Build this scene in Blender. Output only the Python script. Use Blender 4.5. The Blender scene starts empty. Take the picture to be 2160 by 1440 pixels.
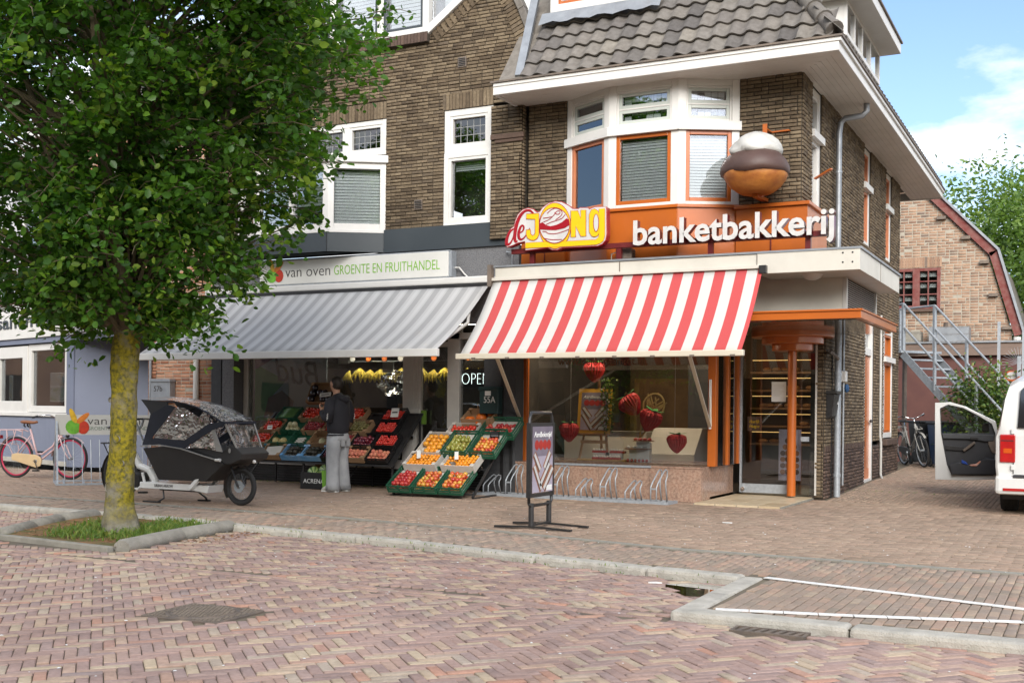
import bpy, math, random
import numpy as np
from mathutils import Vector, Matrix, Euler
random.seed(7); RNG = np.random.default_rng(11)
SC = bpy.context.scene
COL = SC.collection
R = math.radians
# ------------------------------------------------------------------ camera
CAM = Vector((4.932, -15.538, 1.3))
cd = bpy.data.cameras.new('camera'); cam = bpy.data.objects.new('camera', cd); COL.objects.link(cam)
cd.sensor_width = 36; cd.lens = 40; cd.shift_y = 142/2160; cd.clip_end = 2000; cd.clip_start = .05
cam.matrix_world = Matrix.Translation(CAM) @ Matrix.Rotation(R(27.1), 4, 'Z') @ Matrix.Rotation(R(90), 4, 'X') @ Matrix.Rotation(R(0.6), 4, 'Z')
SC.camera = cam
# ------------------------------------------------------------------ sky, sun, exposure
SUN_AZ, SUN_EL = R(152), R(29)      # clockwise from +Y
world = bpy.data.worlds.new('World'); SC.world = world; world.use_nodes = True
wn = world.node_tree; wn.nodes.clear()
def wnode(t, **k):
    n = wn.nodes.new(t)
    for a, b in k.items(): setattr(n, a, b)
    return n
def wl(a, b): wn.links.new(a, b)
def wmath(op, a, b=None):
    n = wnode('ShaderNodeMath', operation=op)
    for i, v in enumerate((a, b)):
        if v is None: continue
        if isinstance(v, (int, float)): n.inputs[i].default_value = v
        else: wl(v, n.inputs[i])
    return n.outputs[0]
wo = wnode('ShaderNodeOutputWorld'); wb = wnode('ShaderNodeBackground'); wb.inputs['Strength'].default_value = 0.13
sky = wnode('ShaderNodeTexSky', sky_type='NISHITA', sun_disc=False, sun_elevation=SUN_EL, sun_rotation=SUN_AZ, altitude=0, air_density=1.0, dust_density=1.2, ozone_density=1.0)
tc = wnode('ShaderNodeTexCoord'); sep = wnode('ShaderNodeSeparateXYZ'); wl(tc.outputs['Generated'], sep.inputs[0])
zz = wmath('ADD', wmath('MAXIMUM', sep.outputs[2], 0.0), 0.22)
cmb = wnode('ShaderNodeCombineXYZ'); wl(wmath('DIVIDE', sep.outputs[0], zz), cmb.inputs[0]); wl(wmath('DIVIDE', sep.outputs[1], zz), cmb.inputs[1]); cmb.inputs[2].default_value = 5.6
cn = wnode('ShaderNodeTexNoise'); cn.inputs['Scale'].default_value = 1.35; cn.inputs['Detail'].default_value = 9; cn.inputs['Roughness'].default_value = .55
wl(cmb.outputs[0], cn.inputs['Vector'])
cr = wnode('ShaderNodeValToRGB'); cr.color_ramp.elements[0].position = .43; cr.color_ramp.elements[1].position = .545
wl(cn.outputs['Fac'], cr.inputs[0])
cs = wnode('ShaderNodeTexNoise'); cs.inputs['Scale'].default_value = 3.2; cs.inputs['Detail'].default_value = 6; wl(cmb.outputs[0], cs.inputs['Vector'])
ccol = wnode('ShaderNodeMixRGB'); ccol.inputs[1].default_value = (4.4, 4.6, 4.95, 1); ccol.inputs[2].default_value = (6.4, 6.35, 6.3, 1); wl(cs.outputs['Fac'], ccol.inputs[0])
wm = wnode('ShaderNodeMixRGB'); wl(cr.outputs[0], wm.inputs[0]); skd = wnode('ShaderNodeMixRGB', blend_type='MULTIPLY'); skd.inputs[0].default_value = 1; skd.inputs[2].default_value = (.66, .70, .78, 1); wl(sky.outputs[0], skd.inputs[1]); wl(skd.outputs[0], wm.inputs[1]); wl(ccol.outputs[0], wm.inputs[2])
wl(wm.outputs[0], wb.inputs['Color']); wl(wb.outputs[0], wo.inputs['Surface'])
sl = bpy.data.lights.new('sun', 'SUN'); sun = bpy.data.objects.new('sun', sl); COL.objects.link(sun)
sl.energy = 2.0; sl.angle = R(34); sl.color = (1, .96, .9)
sd = Vector((math.sin(SUN_AZ)*math.cos(SUN_EL), math.cos(SUN_AZ)*math.cos(SUN_EL), math.sin(SUN_EL)))
sun.rotation_euler = (-sd).to_track_quat('-Z', 'Y').to_euler(); sun.location = sd*40
vs = SC.view_settings; vs.view_transform = 'Standard'; vs.look = 'None'; vs.gamma = 1; vs.exposure = 1.27; vs.use_curve_mapping = False
SC.display_settings.display_device = 'sRGB'
SC.render.engine = 'CYCLES'
cy = SC.cycles; cy.use_denoising = True; cy.max_bounces = 7; cy.diffuse_bounces = 4; cy.glossy_bounces = 3; cy.transparent_max_bounces = 10; cy.transmission_bounces = 4
cy.caustics_reflective = False; cy.caustics_refractive = False
try: cy.denoiser = 'OPENIMAGEDENOISE'
except Exception: pass

# ------------------------------------------------------------------ materials
def L4(c): return (c[0], c[1], c[2], 1)
def hx(s):
    v = [int(s[i:i+2], 16)/255 for i in (0, 2, 4)]
    return tuple(x/12.92 if x <= .04045 else ((x+.055)/1.055)**2.4 for x in v)
class MT:
    def __init__(s, name):
        s.m = bpy.data.materials.new(name); s.m.use_nodes = True; s.t = s.m.node_tree; s.t.nodes.clear()
        s.out = s.n('ShaderNodeOutputMaterial')
    def n(s, t, **k):
        x = s.t.nodes.new(t)
        for a, b in k.items(): setattr(x, a, b)
        return x
    def l(s, a, b): s.t.links.new(a, b)
    def val(s, sock, v):
        if hasattr(v, 'is_linked') or isinstance(v, bpy.types.NodeSocket): s.l(v, sock)
        elif isinstance(v, tuple) and len(v) == 3 and sock.type == 'RGBA': sock.default_value = L4(v)
        else: sock.default_value = v
    def math(s, op, a, b=0., c=None):
        x = s.n('ShaderNodeMath', operation=op); s.val(x.inputs[0], a); s.val(x.inputs[1], b)
        if c is not None: s.val(x.inputs[2], c)
        return x.outputs[0]
    def mix(s, f, a, b, mode='MIX'):
        x = s.n('ShaderNodeMixRGB', blend_type=mode); s.val(x.inputs[0], f); s.val(x.inputs[1], a); s.val(x.inputs[2], b); return x.outputs[0]
    def noise(s, scale, detail=4, rough=.55, vec=None, w=None):
        x = s.n('ShaderNodeTexNoise'); x.inputs['Scale'].default_value = scale; x.inputs['Detail'].default_value = detail; x.inputs['Roughness'].default_value = rough
        if w is not None: x.noise_dimensions = '4D'; s.l(w, x.inputs['W'])
        s.l(vec if vec is not None else s.obj(), x.inputs['Vector']); return x.outputs['Fac']
    def obj(s):
        if not hasattr(s, '_tc'): s._tc = s.n('ShaderNodeTexCoord')
        return s._tc.outputs['Object']
    def xyz(s):
        if not hasattr(s, '_sp'): s._sp = s.n('ShaderNodeSeparateXYZ'); s.l(s.obj(), s._sp.inputs[0])
        return s._sp.outputs
    def ramp(s, f, stops, interp='LINEAR'):
        x = s.n('ShaderNodeValToRGB'); x.color_ramp.interpolation = interp; e = x.color_ramp.elements
        while len(e) < len(stops): e.new(.5)
        for i, (p, c) in enumerate(stops): e[i].position = p; e[i].color = L4(c) if not isinstance(c, (int, float)) else (c, c, c, 1)
        s.val(x.inputs[0], f); return x.outputs[0]
    def rnd(s):
        if not hasattr(s, '_r'):
            a = s.n('ShaderNodeAttribute', attribute_name='rnd'); o = s.n('ShaderNodeObjectInfo')
            s._r = s.math('FRACT', s.math('ADD', a.outputs['Fac'], o.outputs['Random']))
        return s._r
    def bsdf(s, col, rough=.6, metal=0., spec=.5, coat=0., bump=None, bs=.3, bd=.01, emit=None, es=0., trans=None, alpha=None):
        b = s.n('ShaderNodeBsdfPrincipled'); s.val(b.inputs['Base Color'], col); s.val(b.inputs['Roughness'], rough); s.val(b.inputs['Metallic'], metal)
        b.inputs['Specular IOR Level'].default_value = spec; b.inputs['Coat Weight'].default_value = coat; b.inputs['Coat Roughness'].default_value = .08
        if bump is not None:
            x = s.n('ShaderNodeBump'); x.inputs['Strength'].default_value = bs; x.inputs['Distance'].default_value = bd; s.l(bump, x.inputs['Height']); s.l(x.outputs[0], b.inputs['Normal'])
        if emit is not None: s.val(b.inputs['Emission Color'], emit); b.inputs['Emission Strength'].default_value = es
        sh = b.outputs[0]
        if trans is not None:
            t = s.n('ShaderNodeBsdfTranslucent'); s.val(t.inputs[0], trans[0]); mx = s.n('ShaderNodeMixShader'); s.val(mx.inputs[0], trans[1]); s.l(sh, mx.inputs[1]); s.l(t.outputs[0], mx.inputs[2]); sh = mx.outputs[0]
        if alpha is not None:
            t = s.n('ShaderNodeBsdfTransparent'); mx = s.n('ShaderNodeMixShader'); s.val(mx.inputs[0], alpha); s.l(t.outputs[0], mx.inputs[1]); s.l(sh, mx.inputs[2]); sh = mx.outputs[0]
        s.l(sh, s.out.inputs['Surface']); return s.m
def mk(name, c1, c2=None, ns=5, rough=.6, metal=0., spec=.5, coat=0., bump=0., bsc=60, stain=0., rv=0.):
    t = MT(name)
    c2 = c2 or tuple(x*.82 for x in c1)
    nf = t.noise(ns, 5)
    col = t.mix(t.ramp(nf, [(.3, 0), (.7, 1)]), c1, c2)
    if stain:
        sf = t.noise(ns*.35+.6, 6, .65)
        col = t.mix(t.math('MULTIPLY', t.ramp(sf, [(.48, 0), (.7, 1)]), stain), col, tuple(x*.45 for x in c1))
    if rv: col = t.mix(t.math('MULTIPLY', t.rnd(), rv), col, tuple(x*.5 for x in c1))
    rg = t.math('ADD', t.math('MULTIPLY', t.math('SUBTRACT', nf, .5), .18), rough)
    return t.bsdf(col, rg, metal, spec, coat, t.noise(bsc, 4) if bump else None, bump, .01)
def mk_ramp(name, stops, rough=.8, bump=.4, bsc=55, ns=30, dirt=.35, spec=.3, wear=0., wcol=(.5, .48, .45), wsc=.55):
    t = MT(name); r = t.rnd()
    col = t.ramp(r, stops)
    w = t.math('MULTIPLY', r, 57.)
    f = t.noise(ns, 5, .6, None, w)
    col = t.mix(t.math('MULTIPLY', t.ramp(f, [(.35, 1), (.65, 0)]), dirt), col, t.mix(1., col, (.45, .43, .4), 'MULTIPLY'))
    if wear:
        ge = t.n('ShaderNodeNewGeometry'); f1 = t.noise(wsc, 6, .62, ge.outputs['Position']); f2 = t.noise(wsc*7, 5, .7, ge.outputs['Position'])
        ff = t.ramp(t.math('ADD', t.math('MULTIPLY', f1, .65), t.math('MULTIPLY', f2, .35)), [(.40, 0), (.62, 1)])
        col = t.mix(t.math('MULTIPLY', ff, wear), col, t.mix(1., col, wcol, 'MULTIPLY'))
    return t.bsdf(col, rough, 0, spec, 0, t.noise(bsc, 4, .6, None, w), bump, .006)
def mk_glass(name, tint=(.92, .95, .95), refl=1.0, base=.02, rough=.0):
    t = MT(name); g = t.n('ShaderNodeBsdfGlossy'); g.inputs['Roughness'].default_value = rough; g.inputs['Color'].default_value = (.95, .97, 1, 1)
    tr = t.n('ShaderNodeBsdfTransparent'); tr.inputs[0].default_value = L4(tint)
    fr = t.n('ShaderNodeFresnel'); fr.inputs['IOR'].default_value = 1.5
    bp = t.n('ShaderNodeBump'); bp.inputs['Strength'].default_value = .04; bp.inputs['Distance'].default_value = .02; t.l(t.noise(1.5, 2), bp.inputs['Height']); t.l(bp.outputs[0], g.inputs['Normal'])
    f = t.math('ADD', t.math('MULTIPLY', fr.outputs[0], refl*1.9), base)
    mx = t.n('ShaderNodeMixShader'); t.l(f, mx.inputs[0]); t.l(tr.outputs[0], mx.inputs[1]); t.l(g.outputs[0], mx.inputs[2]); t.l(mx.outputs[0], t.out.inputs['Surface'])
    return t.m
def mk_emit(name, c, s):
    t = MT(name); return t.bsdf(c, .5, emit=c, es=s)

# ------------------------------------------------------------------ mesh helpers
class MB:
    def __init__(s, xf=None): s.v = []; s.f = []; s.mi = []; s.cur = 0; s.xf = xf; s.rn = []
    def add(s, vs, fs, mi=None, rn=0.):
        b = len(s.v); m = s.cur if mi is None else mi
        if s.xf is not None: vs = [s.xf @ Vector(p) for p in vs]
        s.v += [tuple(p) for p in vs]
        for q in fs: s.f.append([b+i for i in q]); s.mi.append(m); s.rn.append(rn)
        return s
    def box(s, x0, x1, y0, y1, z0, z1, mi=None, rn=0.):
        vs = [(x, y, z) for z in (z0, z1) for y in (y0, y1) for x in (x0, x1)]
        return s.add(vs, [(0, 2, 3, 1), (4, 5, 7, 6), (0, 1, 5, 4), (2, 6, 7, 3), (0, 4, 6, 2), (1, 3, 7, 5)], mi, rn)
    def cbox(s, c, d, rot=None, mi=None):
        M = Matrix.Translation(c) @ (Euler(rot).to_matrix().to_4x4() if rot is not None else Matrix())
        vs = [M @ Vector((x*d[0]/2, y*d[1]/2, z*d[2]/2)) for z in (-1, 1) for y in (-1, 1) for x in (-1, 1)]
        return s.add(vs, [(0, 2, 3, 1), (4, 5, 7, 6), (0, 1, 5, 4), (2, 6, 7, 3), (0, 4, 6, 2), (1, 3, 7, 5)], mi)
    def beam(s, p, q, w, h, up=(0, 0, 1), mi=None):     # rectangular bar
        p = Vector(p); q = Vector(q); d = (q-p).normalized(); a = d.cross(Vector(up))
        if a.length < 1e-4: a = d.cross(Vector((1, 0, 0)))
        a.normalize(); b = a.cross(d)
        vs = [o + a*(i*w/2) + b*(j*h/2) for o in (p, q) for (i, j) in ((-1, -1), (1, -1), (1, 1), (-1, 1))]
        return s.add(vs, [(0, 1, 2, 3), (7, 6, 5, 4), (0, 4, 5, 1), (1, 5, 6, 2), (2, 6, 7, 3), (3, 7, 4, 0)], mi)
    def tube(s, pts, r, n=8, mi=None, closed=False, cap=True, ref=None):
        pts = [Vector(p) for p in pts]; N = len(pts); fr = None; vs = []; fs = []
        for i, p in enumerate(pts):
            a = pts[i-1] if (i > 0 or closed) else p; b = pts[(i+1) % N] if (i < N-1 or closed) else p
            d = (b-a).normalized()
            if fr is None:
                u = Vector(ref) if ref is not None else (Vector((0, 0, 1)) if abs(d.z) < .9 else Vector((1, 0, 0)))
                fr = (u - d*u.dot(d)).normalized()
            else:
                fr = (fr - d*fr.dot(d)).normalized()
            bn = d.cross(fr)
            rr = r[i] if isinstance(r, list) else r
            ra, rb = rr if isinstance(rr, (list, tuple)) else (rr, rr)
            for k in range(n):
                t = 2*math.pi*k/n; vs.append(p + fr*(ra*math.cos(t)) + bn*(rb*math.sin(t)))
        for i in range(N if closed else N-1):
            j = (i+1) % N
            for k in range(n): k2 = (k+1) % n; fs.append((i*n+k, i*n+k2, j*n+k2, j*n+k))
        if cap and not closed: fs.append(tuple(range(n))[::-1]); fs.append(tuple((N-1)*n+k for k in range(n)))
        return s.add(vs, fs, mi)
    def lathe(s, prof, n=20, c=(0, 0, 0), axis='z', mi=None, sx=1., sy=1.):
        vs = []; fs = []
        for (r, h) in prof:
            for k in range(n):
                t = 2*math.pi*k/n; a, b = r*math.cos(t)*sx, r*math.sin(t)*sy
                vs.append({'z': (c[0]+a, c[1]+b, c[2]+h), 'y': (c[0]+a, c[1]+h, c[2]+b), 'x': (c[0]+h, c[1]+a, c[2]+b)}[axis])
        for i in range(len(prof)-1):
            for k in range(n): k2 = (k+1) % n; fs.append((i*n+k, i*n+k2, (i+1)*n+k2, (i+1)*n+k))
        return s.add(vs, fs, mi)
    def prism(s, poly, d0, d1, plane='xz', mi=None):   # polygon in a plane extruded along the third axis
        f = {'xz': lambda a, b, d: (a, d, b), 'xy': lambda a, b, d: (a, b, d), 'yz': lambda a, b, d: (d, a, b)}[plane]
        n = len(poly); vs = [f(a, b, d0) for a, b in poly]+[f(a, b, d1) for a, b in poly]
        fs = [tuple(range(n)), tuple(range(2*n-1, n-1, -1))]+[(i, i+n, (i+1) % n+n, (i+1) % n) for i in range(n)]
        return s.add(vs, fs, mi)
    def ball(s, c, r, n=10, m=7, sc=(1, 1, 1), mi=None, dent=0.):
        vs = []; fs = []
        for i in range(m+1):
            ph = math.pi*i/m
            for k in range(n):
                t = 2*math.pi*k/n; rr = r*(1+dent*random.uniform(-1, 1))
                vs.append((c[0]+rr*sc[0]*math.sin(ph)*math.cos(t), c[1]+rr*sc[1]*math.sin(ph)*math.sin(t), c[2]+rr*sc[2]*math.cos(ph)))
        for i in range(m):
            for k in range(n): k2 = (k+1) % n; fs.append((i*n+k, (i+1)*n+k, (i+1)*n+k2, i*n+k2))
        return s.add(vs, fs, mi)
    def quad(s, a, b, c, d, mi=None): return s.add([a, b, c, d], [(0, 1, 2, 3)], mi)
    def build(s, name, mats, parent=None, smooth=False, bevel=0., weld=False):
        me = bpy.data.meshes.new(name); me.from_pydata(s.v, [], s.f)
        mats = mats if isinstance(mats, (list, tuple)) else [mats]
        for m in mats: me.materials.append(m)
        if len(mats) > 1: me.polygons.foreach_set('material_index', s.mi)
        if any(s.rn): a = me.attributes.new('rnd', 'FLOAT', 'FACE'); a.data.foreach_set('value', s.rn)
        me.validate(); me.update()
        if smooth:
            me.polygons.foreach_set('use_smooth', [True]*len(me.polygons))
            if smooth != 'all' and hasattr(me, 'set_sharp_from_angle'): me.set_sharp_from_angle(angle=R(smooth if smooth is not True else 40))
        return put(name, me, parent, bevel)
def put(name, me, parent=None, bevel=0.):
    o = bpy.data.objects.new(name, me); COL.objects.link(o)
    if parent is not None: o.parent = parent
    if bevel:
        b = o.modifiers.new('bevel', 'BEVEL'); b.width = bevel; b.segments = 2; b.limit_method = 'ANGLE'; b.angle_limit = R(40)
    return o
def tag(o, label=None, cat=None, group=None, kind=None):
    if label: o['label'] = label
    if cat: o['category'] = cat
    if group: o['group'] = group
    if kind: o['kind'] = kind
    return o
def thing(name, label, cat, loc=(0, 0, 0), rz=0., group=None, rot=None):
    o = bpy.data.objects.new(name, None); COL.objects.link(o); o.location = loc; o.rotation_euler = rot if rot is not None else (0, 0, rz); o.empty_display_size = .1
    return tag(o, label, cat, group)
def copy_tree(o, parent=None):
    c = o.copy(); COL.objects.link(c); c.parent = parent
    for ch in list(o.children): copy_tree(ch, c)
    return c
def rawmesh(name, V, Fq, mat, parent=None, rn=None, smooth=False, mats=None, mi=None):
    me = bpy.data.meshes.new(name); V = np.asarray(V, np.float32); Fq = np.asarray(Fq, np.int32)
    me.vertices.add(len(V)); me.vertices.foreach_set('co', V.ravel())
    k = Fq.shape[1]; me.loops.add(Fq.size); me.loops.foreach_set('vertex_index', Fq.ravel())
    me.polygons.add(len(Fq)); me.polygons.foreach_set('loop_start', np.arange(0, Fq.size, k, dtype=np.int32)); me.polygons.foreach_set('loop_total', np.full(len(Fq), k, np.int32))
    for m in (mats or [mat]): me.materials.append(m)
    if mi is not None: me.polygons.foreach_set('material_index', np.asarray(mi, np.int32))
    if rn is not None: a = me.attributes.new('rnd', 'FLOAT', 'FACE'); a.data.foreach_set('value', np.asarray(rn, np.float32))
    me.update(calc_edges=True)
    if smooth: me.polygons.foreach_set('use_smooth', np.ones(len(Fq), bool))
    return put(name, me, parent)
def text(name, body, size, mat, parent, M, extrude=.002, bold=0., shear=0., align='LEFT', spacing=1., mats=None, xs=1.):
    cu = bpy.data.curves.new(name, 'FONT'); cu.body = body; cu.size = size; cu.extrude = extrude; cu.offset = bold; cu.shear = shear; cu.align_x = align; cu.space_character = spacing; cu.resolution_u = 3
    t = bpy.data.objects.new('tmp', cu); COL.objects.link(t)
    me = bpy.data.meshes.new_from_object(t)
    bpy.data.objects.remove(t); me.name = name; me.transform(Matrix.Diagonal((xs, 1, 1, 1)))
    me.materials.clear()
    for m in (mats or [mat]): me.materials.append(m)
    me.polygons.foreach_set('material_index', [0]*len(me.polygons))
    if mats:
        me.polygons.foreach_set('material_index', [0 if p.normal.z > .5 else 1 for p in me.polygons])
    o = put(name, me, parent); o.matrix_local = M; return o
def frame(O, U, N):      # local (u, v up, w outward) -> world
    U = Vector(U).normalized(); N = Vector(N).normalized(); Z = Vector((0, 0, 1))
    return Matrix(((U.x, Z.x, N.x, O[0]), (U.y, Z.y, N.y, O[1]), (U.z, Z.z, N.z, O[2]), (0, 0, 0, 1)))
# ------------------------------------------------------------------ palette
M = {}
M['brick'] = mk_ramp('brown_brick', [(0, (.115, .085, .056)), (.3, (.175, .13, .083)), (.55, (.215, .163, .105)), (.85, (.26, .20, .13)), (1, (.15, .115, .08))], .9, .8, 70, 28, .6, wear=.6, wcol=(.5, .48, .46), wsc=.7)
M['brick_dark'] = mk_ramp('dark_plinth_brick', [(0, (.055, .036, .03)), (.5, (.10, .066, .052)), (1, (.15, .10, .075))], .85, .6, 70, 28, .4)
M['brick_red'] = mk_ramp('red_brick', [(0, (.30, .13, .075)), (.3, (.42, .20, .12)), (.6, (.50, .27, .17)), (.85, (.36, .17, .10)), (1, (.24, .12, .09))], .9, .5, 70, 28, .3)
M['brick_pink'] = mk_ramp('rear_brick', [(0, (.25, .15, .105)), (.3, (.36, .225, .15)), (.6, (.43, .28, .19)), (.85, (.31, .20, .14)), (1, (.20, .15, .12))], .9, .4, 60, 24, .3)
M['mortar'] = mk('mortar_dark', (.035, .028, .02), (.07, .055, .04), 14, .95, bump=.4, bsc=120)
M['mortar_pale'] = mk('mortar_pale', (.42, .38, .31), (.33, .29, .23), 10, .95, bump=.3, bsc=120)
M['paver'] = mk_ramp('road_paver', [(0, (.33, .24, .215)), (.22, (.43, .295, .25)), (.42, (.39, .29, .262)), (.60, (.47, .32, .258)), (.78, (.55, .44, .31)), (.90, (.45, .37, .30)), (.97, (.52, .29, .21)), (1, (.33, .26, .24))], .88, .7, 90, 30, .4, wear=.55, wcol=(.62, .58, .54), wsc=.5)
M['paver_walk'] = mk_ramp('pavement_paver', [(0, (.30, .225, .165)), (.3, (.37, .27, .20)), (.6, (.41, .29, .215)), (.85, (.34, .26, .195)), (1, (.43, .32, .235))], .9, .6, 90, 26, .35, wear=.5, wcol=(.62, .6, .57), wsc=.4)
M['paver_band'] = mk_ramp('band_paver', [(0, (.29, .24, .19)), (.3, (.38, .285, .22)), (.6, (.33, .265, .215)), (.85, (.44, .30, .225)), (1, (.40, .33, .25))], .9, .6, 90, 26, .3, wear=.5, wcol=(.62, .6, .57), wsc=.4)
M['joint'] = mk('sandy_joint', (.10, .08, .06), (.17, .14, .09), 3, .95, bump=.3, bsc=150)
M['concrete'] = mk('kerb_concrete', (.50, .47, .41), (.38, .355, .30), 9, .9, bump=.9, bsc=90, stain=.6)
M['strip'] = mk('strip_concrete', (.30, .28, .235), (.22, .205, .17), 8, .9, bump=.4, bsc=120, stain=.3)
M['iron'] = mk('cast_iron', (.13, .11, .095), (.22, .17, .13), 8, .6, .4, bump=.5, bsc=160)
M['paint'] = mk('road_paint', (.80, .80, .78), (.62, .61, .58), 14, .7, bump=.2, bsc=120)
M['white'] = mk('white_paint', (.68, .665, .63), (.62, .605, .57), 3, .42, bump=.06, bsc=30, stain=.10)
M['cream'] = mk('cream_panel', (.60, .57, .50), (.54, .51, .445), 2.5, .45, bump=.05, bsc=20, stain=.22)
M['soffit'] = mk('soffit_boards', (.68, .65, .60), (.62, .59, .54), 4, .4)
M['orange'] = mk('orange_lacquer', (.46, .115, .016), (.40, .098, .014), 3, .32, coat=.25, bump=.03, bsc=12)
M['orange_pale'] = mk('faded_orange', (.55, .20, .09), (.48, .16, .07), 5, .5)
M['anthracite'] = mk('anthracite_panel', (.036, .045, .052), (.046, .056, .063), 1.5, .45, bump=.03, bsc=15)
M['pebble'] = mk('pebbledash', (.10, .10, .105), (.20, .20, .205), 60, .95, bump=1., bsc=70)
M['zinc'] = mk('zinc', (.34, .36, .38), (.25, .265, .285), 5, .5, .55, bump=.1, bsc=30, stain=.3)
M['steel'] = mk('galvanised_steel', (.40, .43, .46), (.29, .315, .34), 22, .5, .35, bump=.08)
M['chrome'] = mk('chrome', (.75, .75, .75), None, 5, .15, 1.)
M['black'] = mk('black_metal', (.018, .018, .019), (.028, .027, .027), 12, .38)
M['rubber'] = mk('rubber', (.016, .016, .017), (.027, .026, .025), 20, .8, bump=.2, bsc=100)
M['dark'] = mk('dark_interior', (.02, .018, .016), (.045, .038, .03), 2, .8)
M['charcoal'] = mk('charcoal_render', (.05, .052, .056), (.07, .072, .075), 20, .8, bump=.3, bsc=90)
M['greyframe'] = mk('grey_white_frame', (.52, .50, .46), (.46, .44, .41), 5, .45)
M['glass'] = mk_glass('shop_glass', (.90, .92, .92), .75, .03)
M['glass_up'] = mk_glass('upper_glass', (.94, .96, .97), 1.0, .08)
M['granite'] = (lambda t: t.bsdf(t.mix(t.ramp(t.noise(26, 8, .75), [(.38, 0), (.62, 1)]), t.mix(t.ramp(t.noise(7, 6, .7), [(.4, 0), (.6, 1)]), (.30, .17, .12), (.19, .12, .095)), (.42, .29, .215)), .22, 0, .5, .1))(MT('red_granite'))
M['wood'] = mk('light_wood', (.46, .27, .13), (.38, .21, .09), 6, .5)
M['tile_roof'] = mk_ramp('grey_pantile', [(0, (.11, .10, .093)), (.3, (.17, .155, .14)), (.6, (.21, .19, .165)), (.85, (.145, .13, .12)), (1, (.25, .225, .19))], .8, .6, 40, 12, .55)
M['tile_floor'] = mk_ramp('beige_floor_tile', [(0, (.50, .40, .26)), (.5, (.58, .48, .33)), (1, (.44, .33, .20))], .45, .1, 20, 8, .3)
M['green_plastic'] = mk('green_crate', (.012, .085, .045), (.02, .11, .06), 8, .45)
M['black_plastic'] = mk('black_crate', (.012, .012, .013), (.02, .02, .02), 8, .4)
M['card'] = mk('brown_cardboard', (.33, .20, .105), (.27, .16, .085), 6, .85)
M['card_white'] = mk('white_cardboard', (.58, .55, .50), (.5, .47, .42), 6, .8)
M['card_blue'] = mk('blue_cardboard', (.06, .25, .50), (.30, .42, .55), 5, .7)
M['card_teal'] = mk('teal_cardboard', (.012, .10, .13), (.02, .14, .17), 6, .75)
M['paper'] = mk('white_paper', (.75, .75, .72), None, 3, .8)
M['blue_grey'] = mk('blue_grey_panel', (.165, .185, .25), (.15, .17, .23), 2, .5)
M['red_oxide'] = mk('flaking_red_paint', (.155, .022, .017), (.22, .10, .085), 7, .75, bump=.4, bsc=50)
M['maroon'] = mk('maroon_metal', (.10, .012, .014), (.14, .02, .02), 4, .35)
M['vanwhite'] = mk('white_car_paint', (.62, .62, .60), (.57, .57, .55), 2, .3, coat=.6, stain=.12)

# ------------------------------------------------------------------ ground and paving
def in_view(x, y, z=0., m=.06):
    v = Vector((x, y, z))-CAM; f = -v.x*.4555+v.y*.8902; r = v.x*.8902+v.y*.4555
    return f > .5 and abs(r/f) < .45+m and -(.24+m) < v.z/f < .36+m
def poly_contains(P, X, Y):
    c = np.zeros(len(X), bool); j = len(P)-1
    for i in range(len(P)):
        xi, yi = P[i]; xj, yj = P[j]
        if yi != yj: c ^= ((yi > Y) != (yj > Y)) & (X < (xj-xi)*(Y-yi)/(yj-yi)+xi)
        j = i
    return c
def herring(W, n, ang, box):
    x0, x1, y0, y1 = box; cx, cy = (x0+x1)/2, (y0+y1)/2; rad = math.hypot(x1-x0, y1-y0)/2; K = int(rad/W)+2*n; out = []
    k = np.arange(-K*2, K*2)
    for c in range(-K//(n)-2, K//(n)+3):
        for (ox, oy, a) in ((n/2, .5, 0.), (n+.5, 1-n/2, math.pi/2)):
            out.append(np.stack([(k+ox+2*n*c)*W, (k+oy)*W, np.full(len(k), a)], 1))
    P = np.concatenate(out); P = P[(np.abs(P[:, 0]) < rad*1.5) & (np.abs(P[:, 1]) < rad*1.5)]
    ca, sa = math.cos(ang), math.sin(ang)
    return np.stack([cx+P[:, 0]*ca-P[:, 1]*sa, cy+P[:, 0]*sa+P[:, 1]*ca, P[:, 2]+ang], 1)
def running(Lb, W, ang, box, jog=.5):
    x0, x1, y0, y1 = box; cx, cy = (x0+x1)/2, (y0+y1)/2; rad = math.hypot(x1-x0, y1-y0)/2; nx = int(rad/Lb)+2; ny = int(rad/W)+2
    i, j = np.meshgrid(np.arange(-nx, nx+1), np.arange(-ny, ny+1)); u = ((i+(j % 2)*jog)*Lb+RNG.normal(0, .006, j.shape)).ravel(); v = (j*W).ravel()
    ca, sa = math.cos(ang), math.sin(ang)
    return np.stack([cx+u*ca-v*sa, cy+u*sa+v*ca, np.full(len(u), ang)], 1)
BR_CACHE = {}
def paver_mesh(Lb, W, mat, h=.02):
    k = (Lb, W, mat.name)
    if k not in BR_CACHE:
        a, b, c = Lb/2, W/2, .006
        V = [(-a, -b, -h), (a, -b, -h), (a, b, -h), (-a, b, -h), (-a, -b, -.004), (a, -b, -.004), (a, b, -.004), (-a, b, -.004), (-a+c, -b+c, 0), (a-c, -b+c, 0), (a-c, b-c, 0), (-a+c, b-c, 0)]
        F = [(8, 9, 10, 11), (4, 5, 9, 8), (5, 6, 10, 9), (6, 7, 11, 10), (7, 4, 8, 11), (0, 1, 5, 4), (1, 2, 6, 5), (2, 3, 7, 6), (3, 0, 4, 7)]
        me = bpy.data.meshes.new('paver'); me.from_pydata(V, [], F); me.materials.append(mat); BR_CACHE[k] = me
    return BR_CACHE[k]
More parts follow.
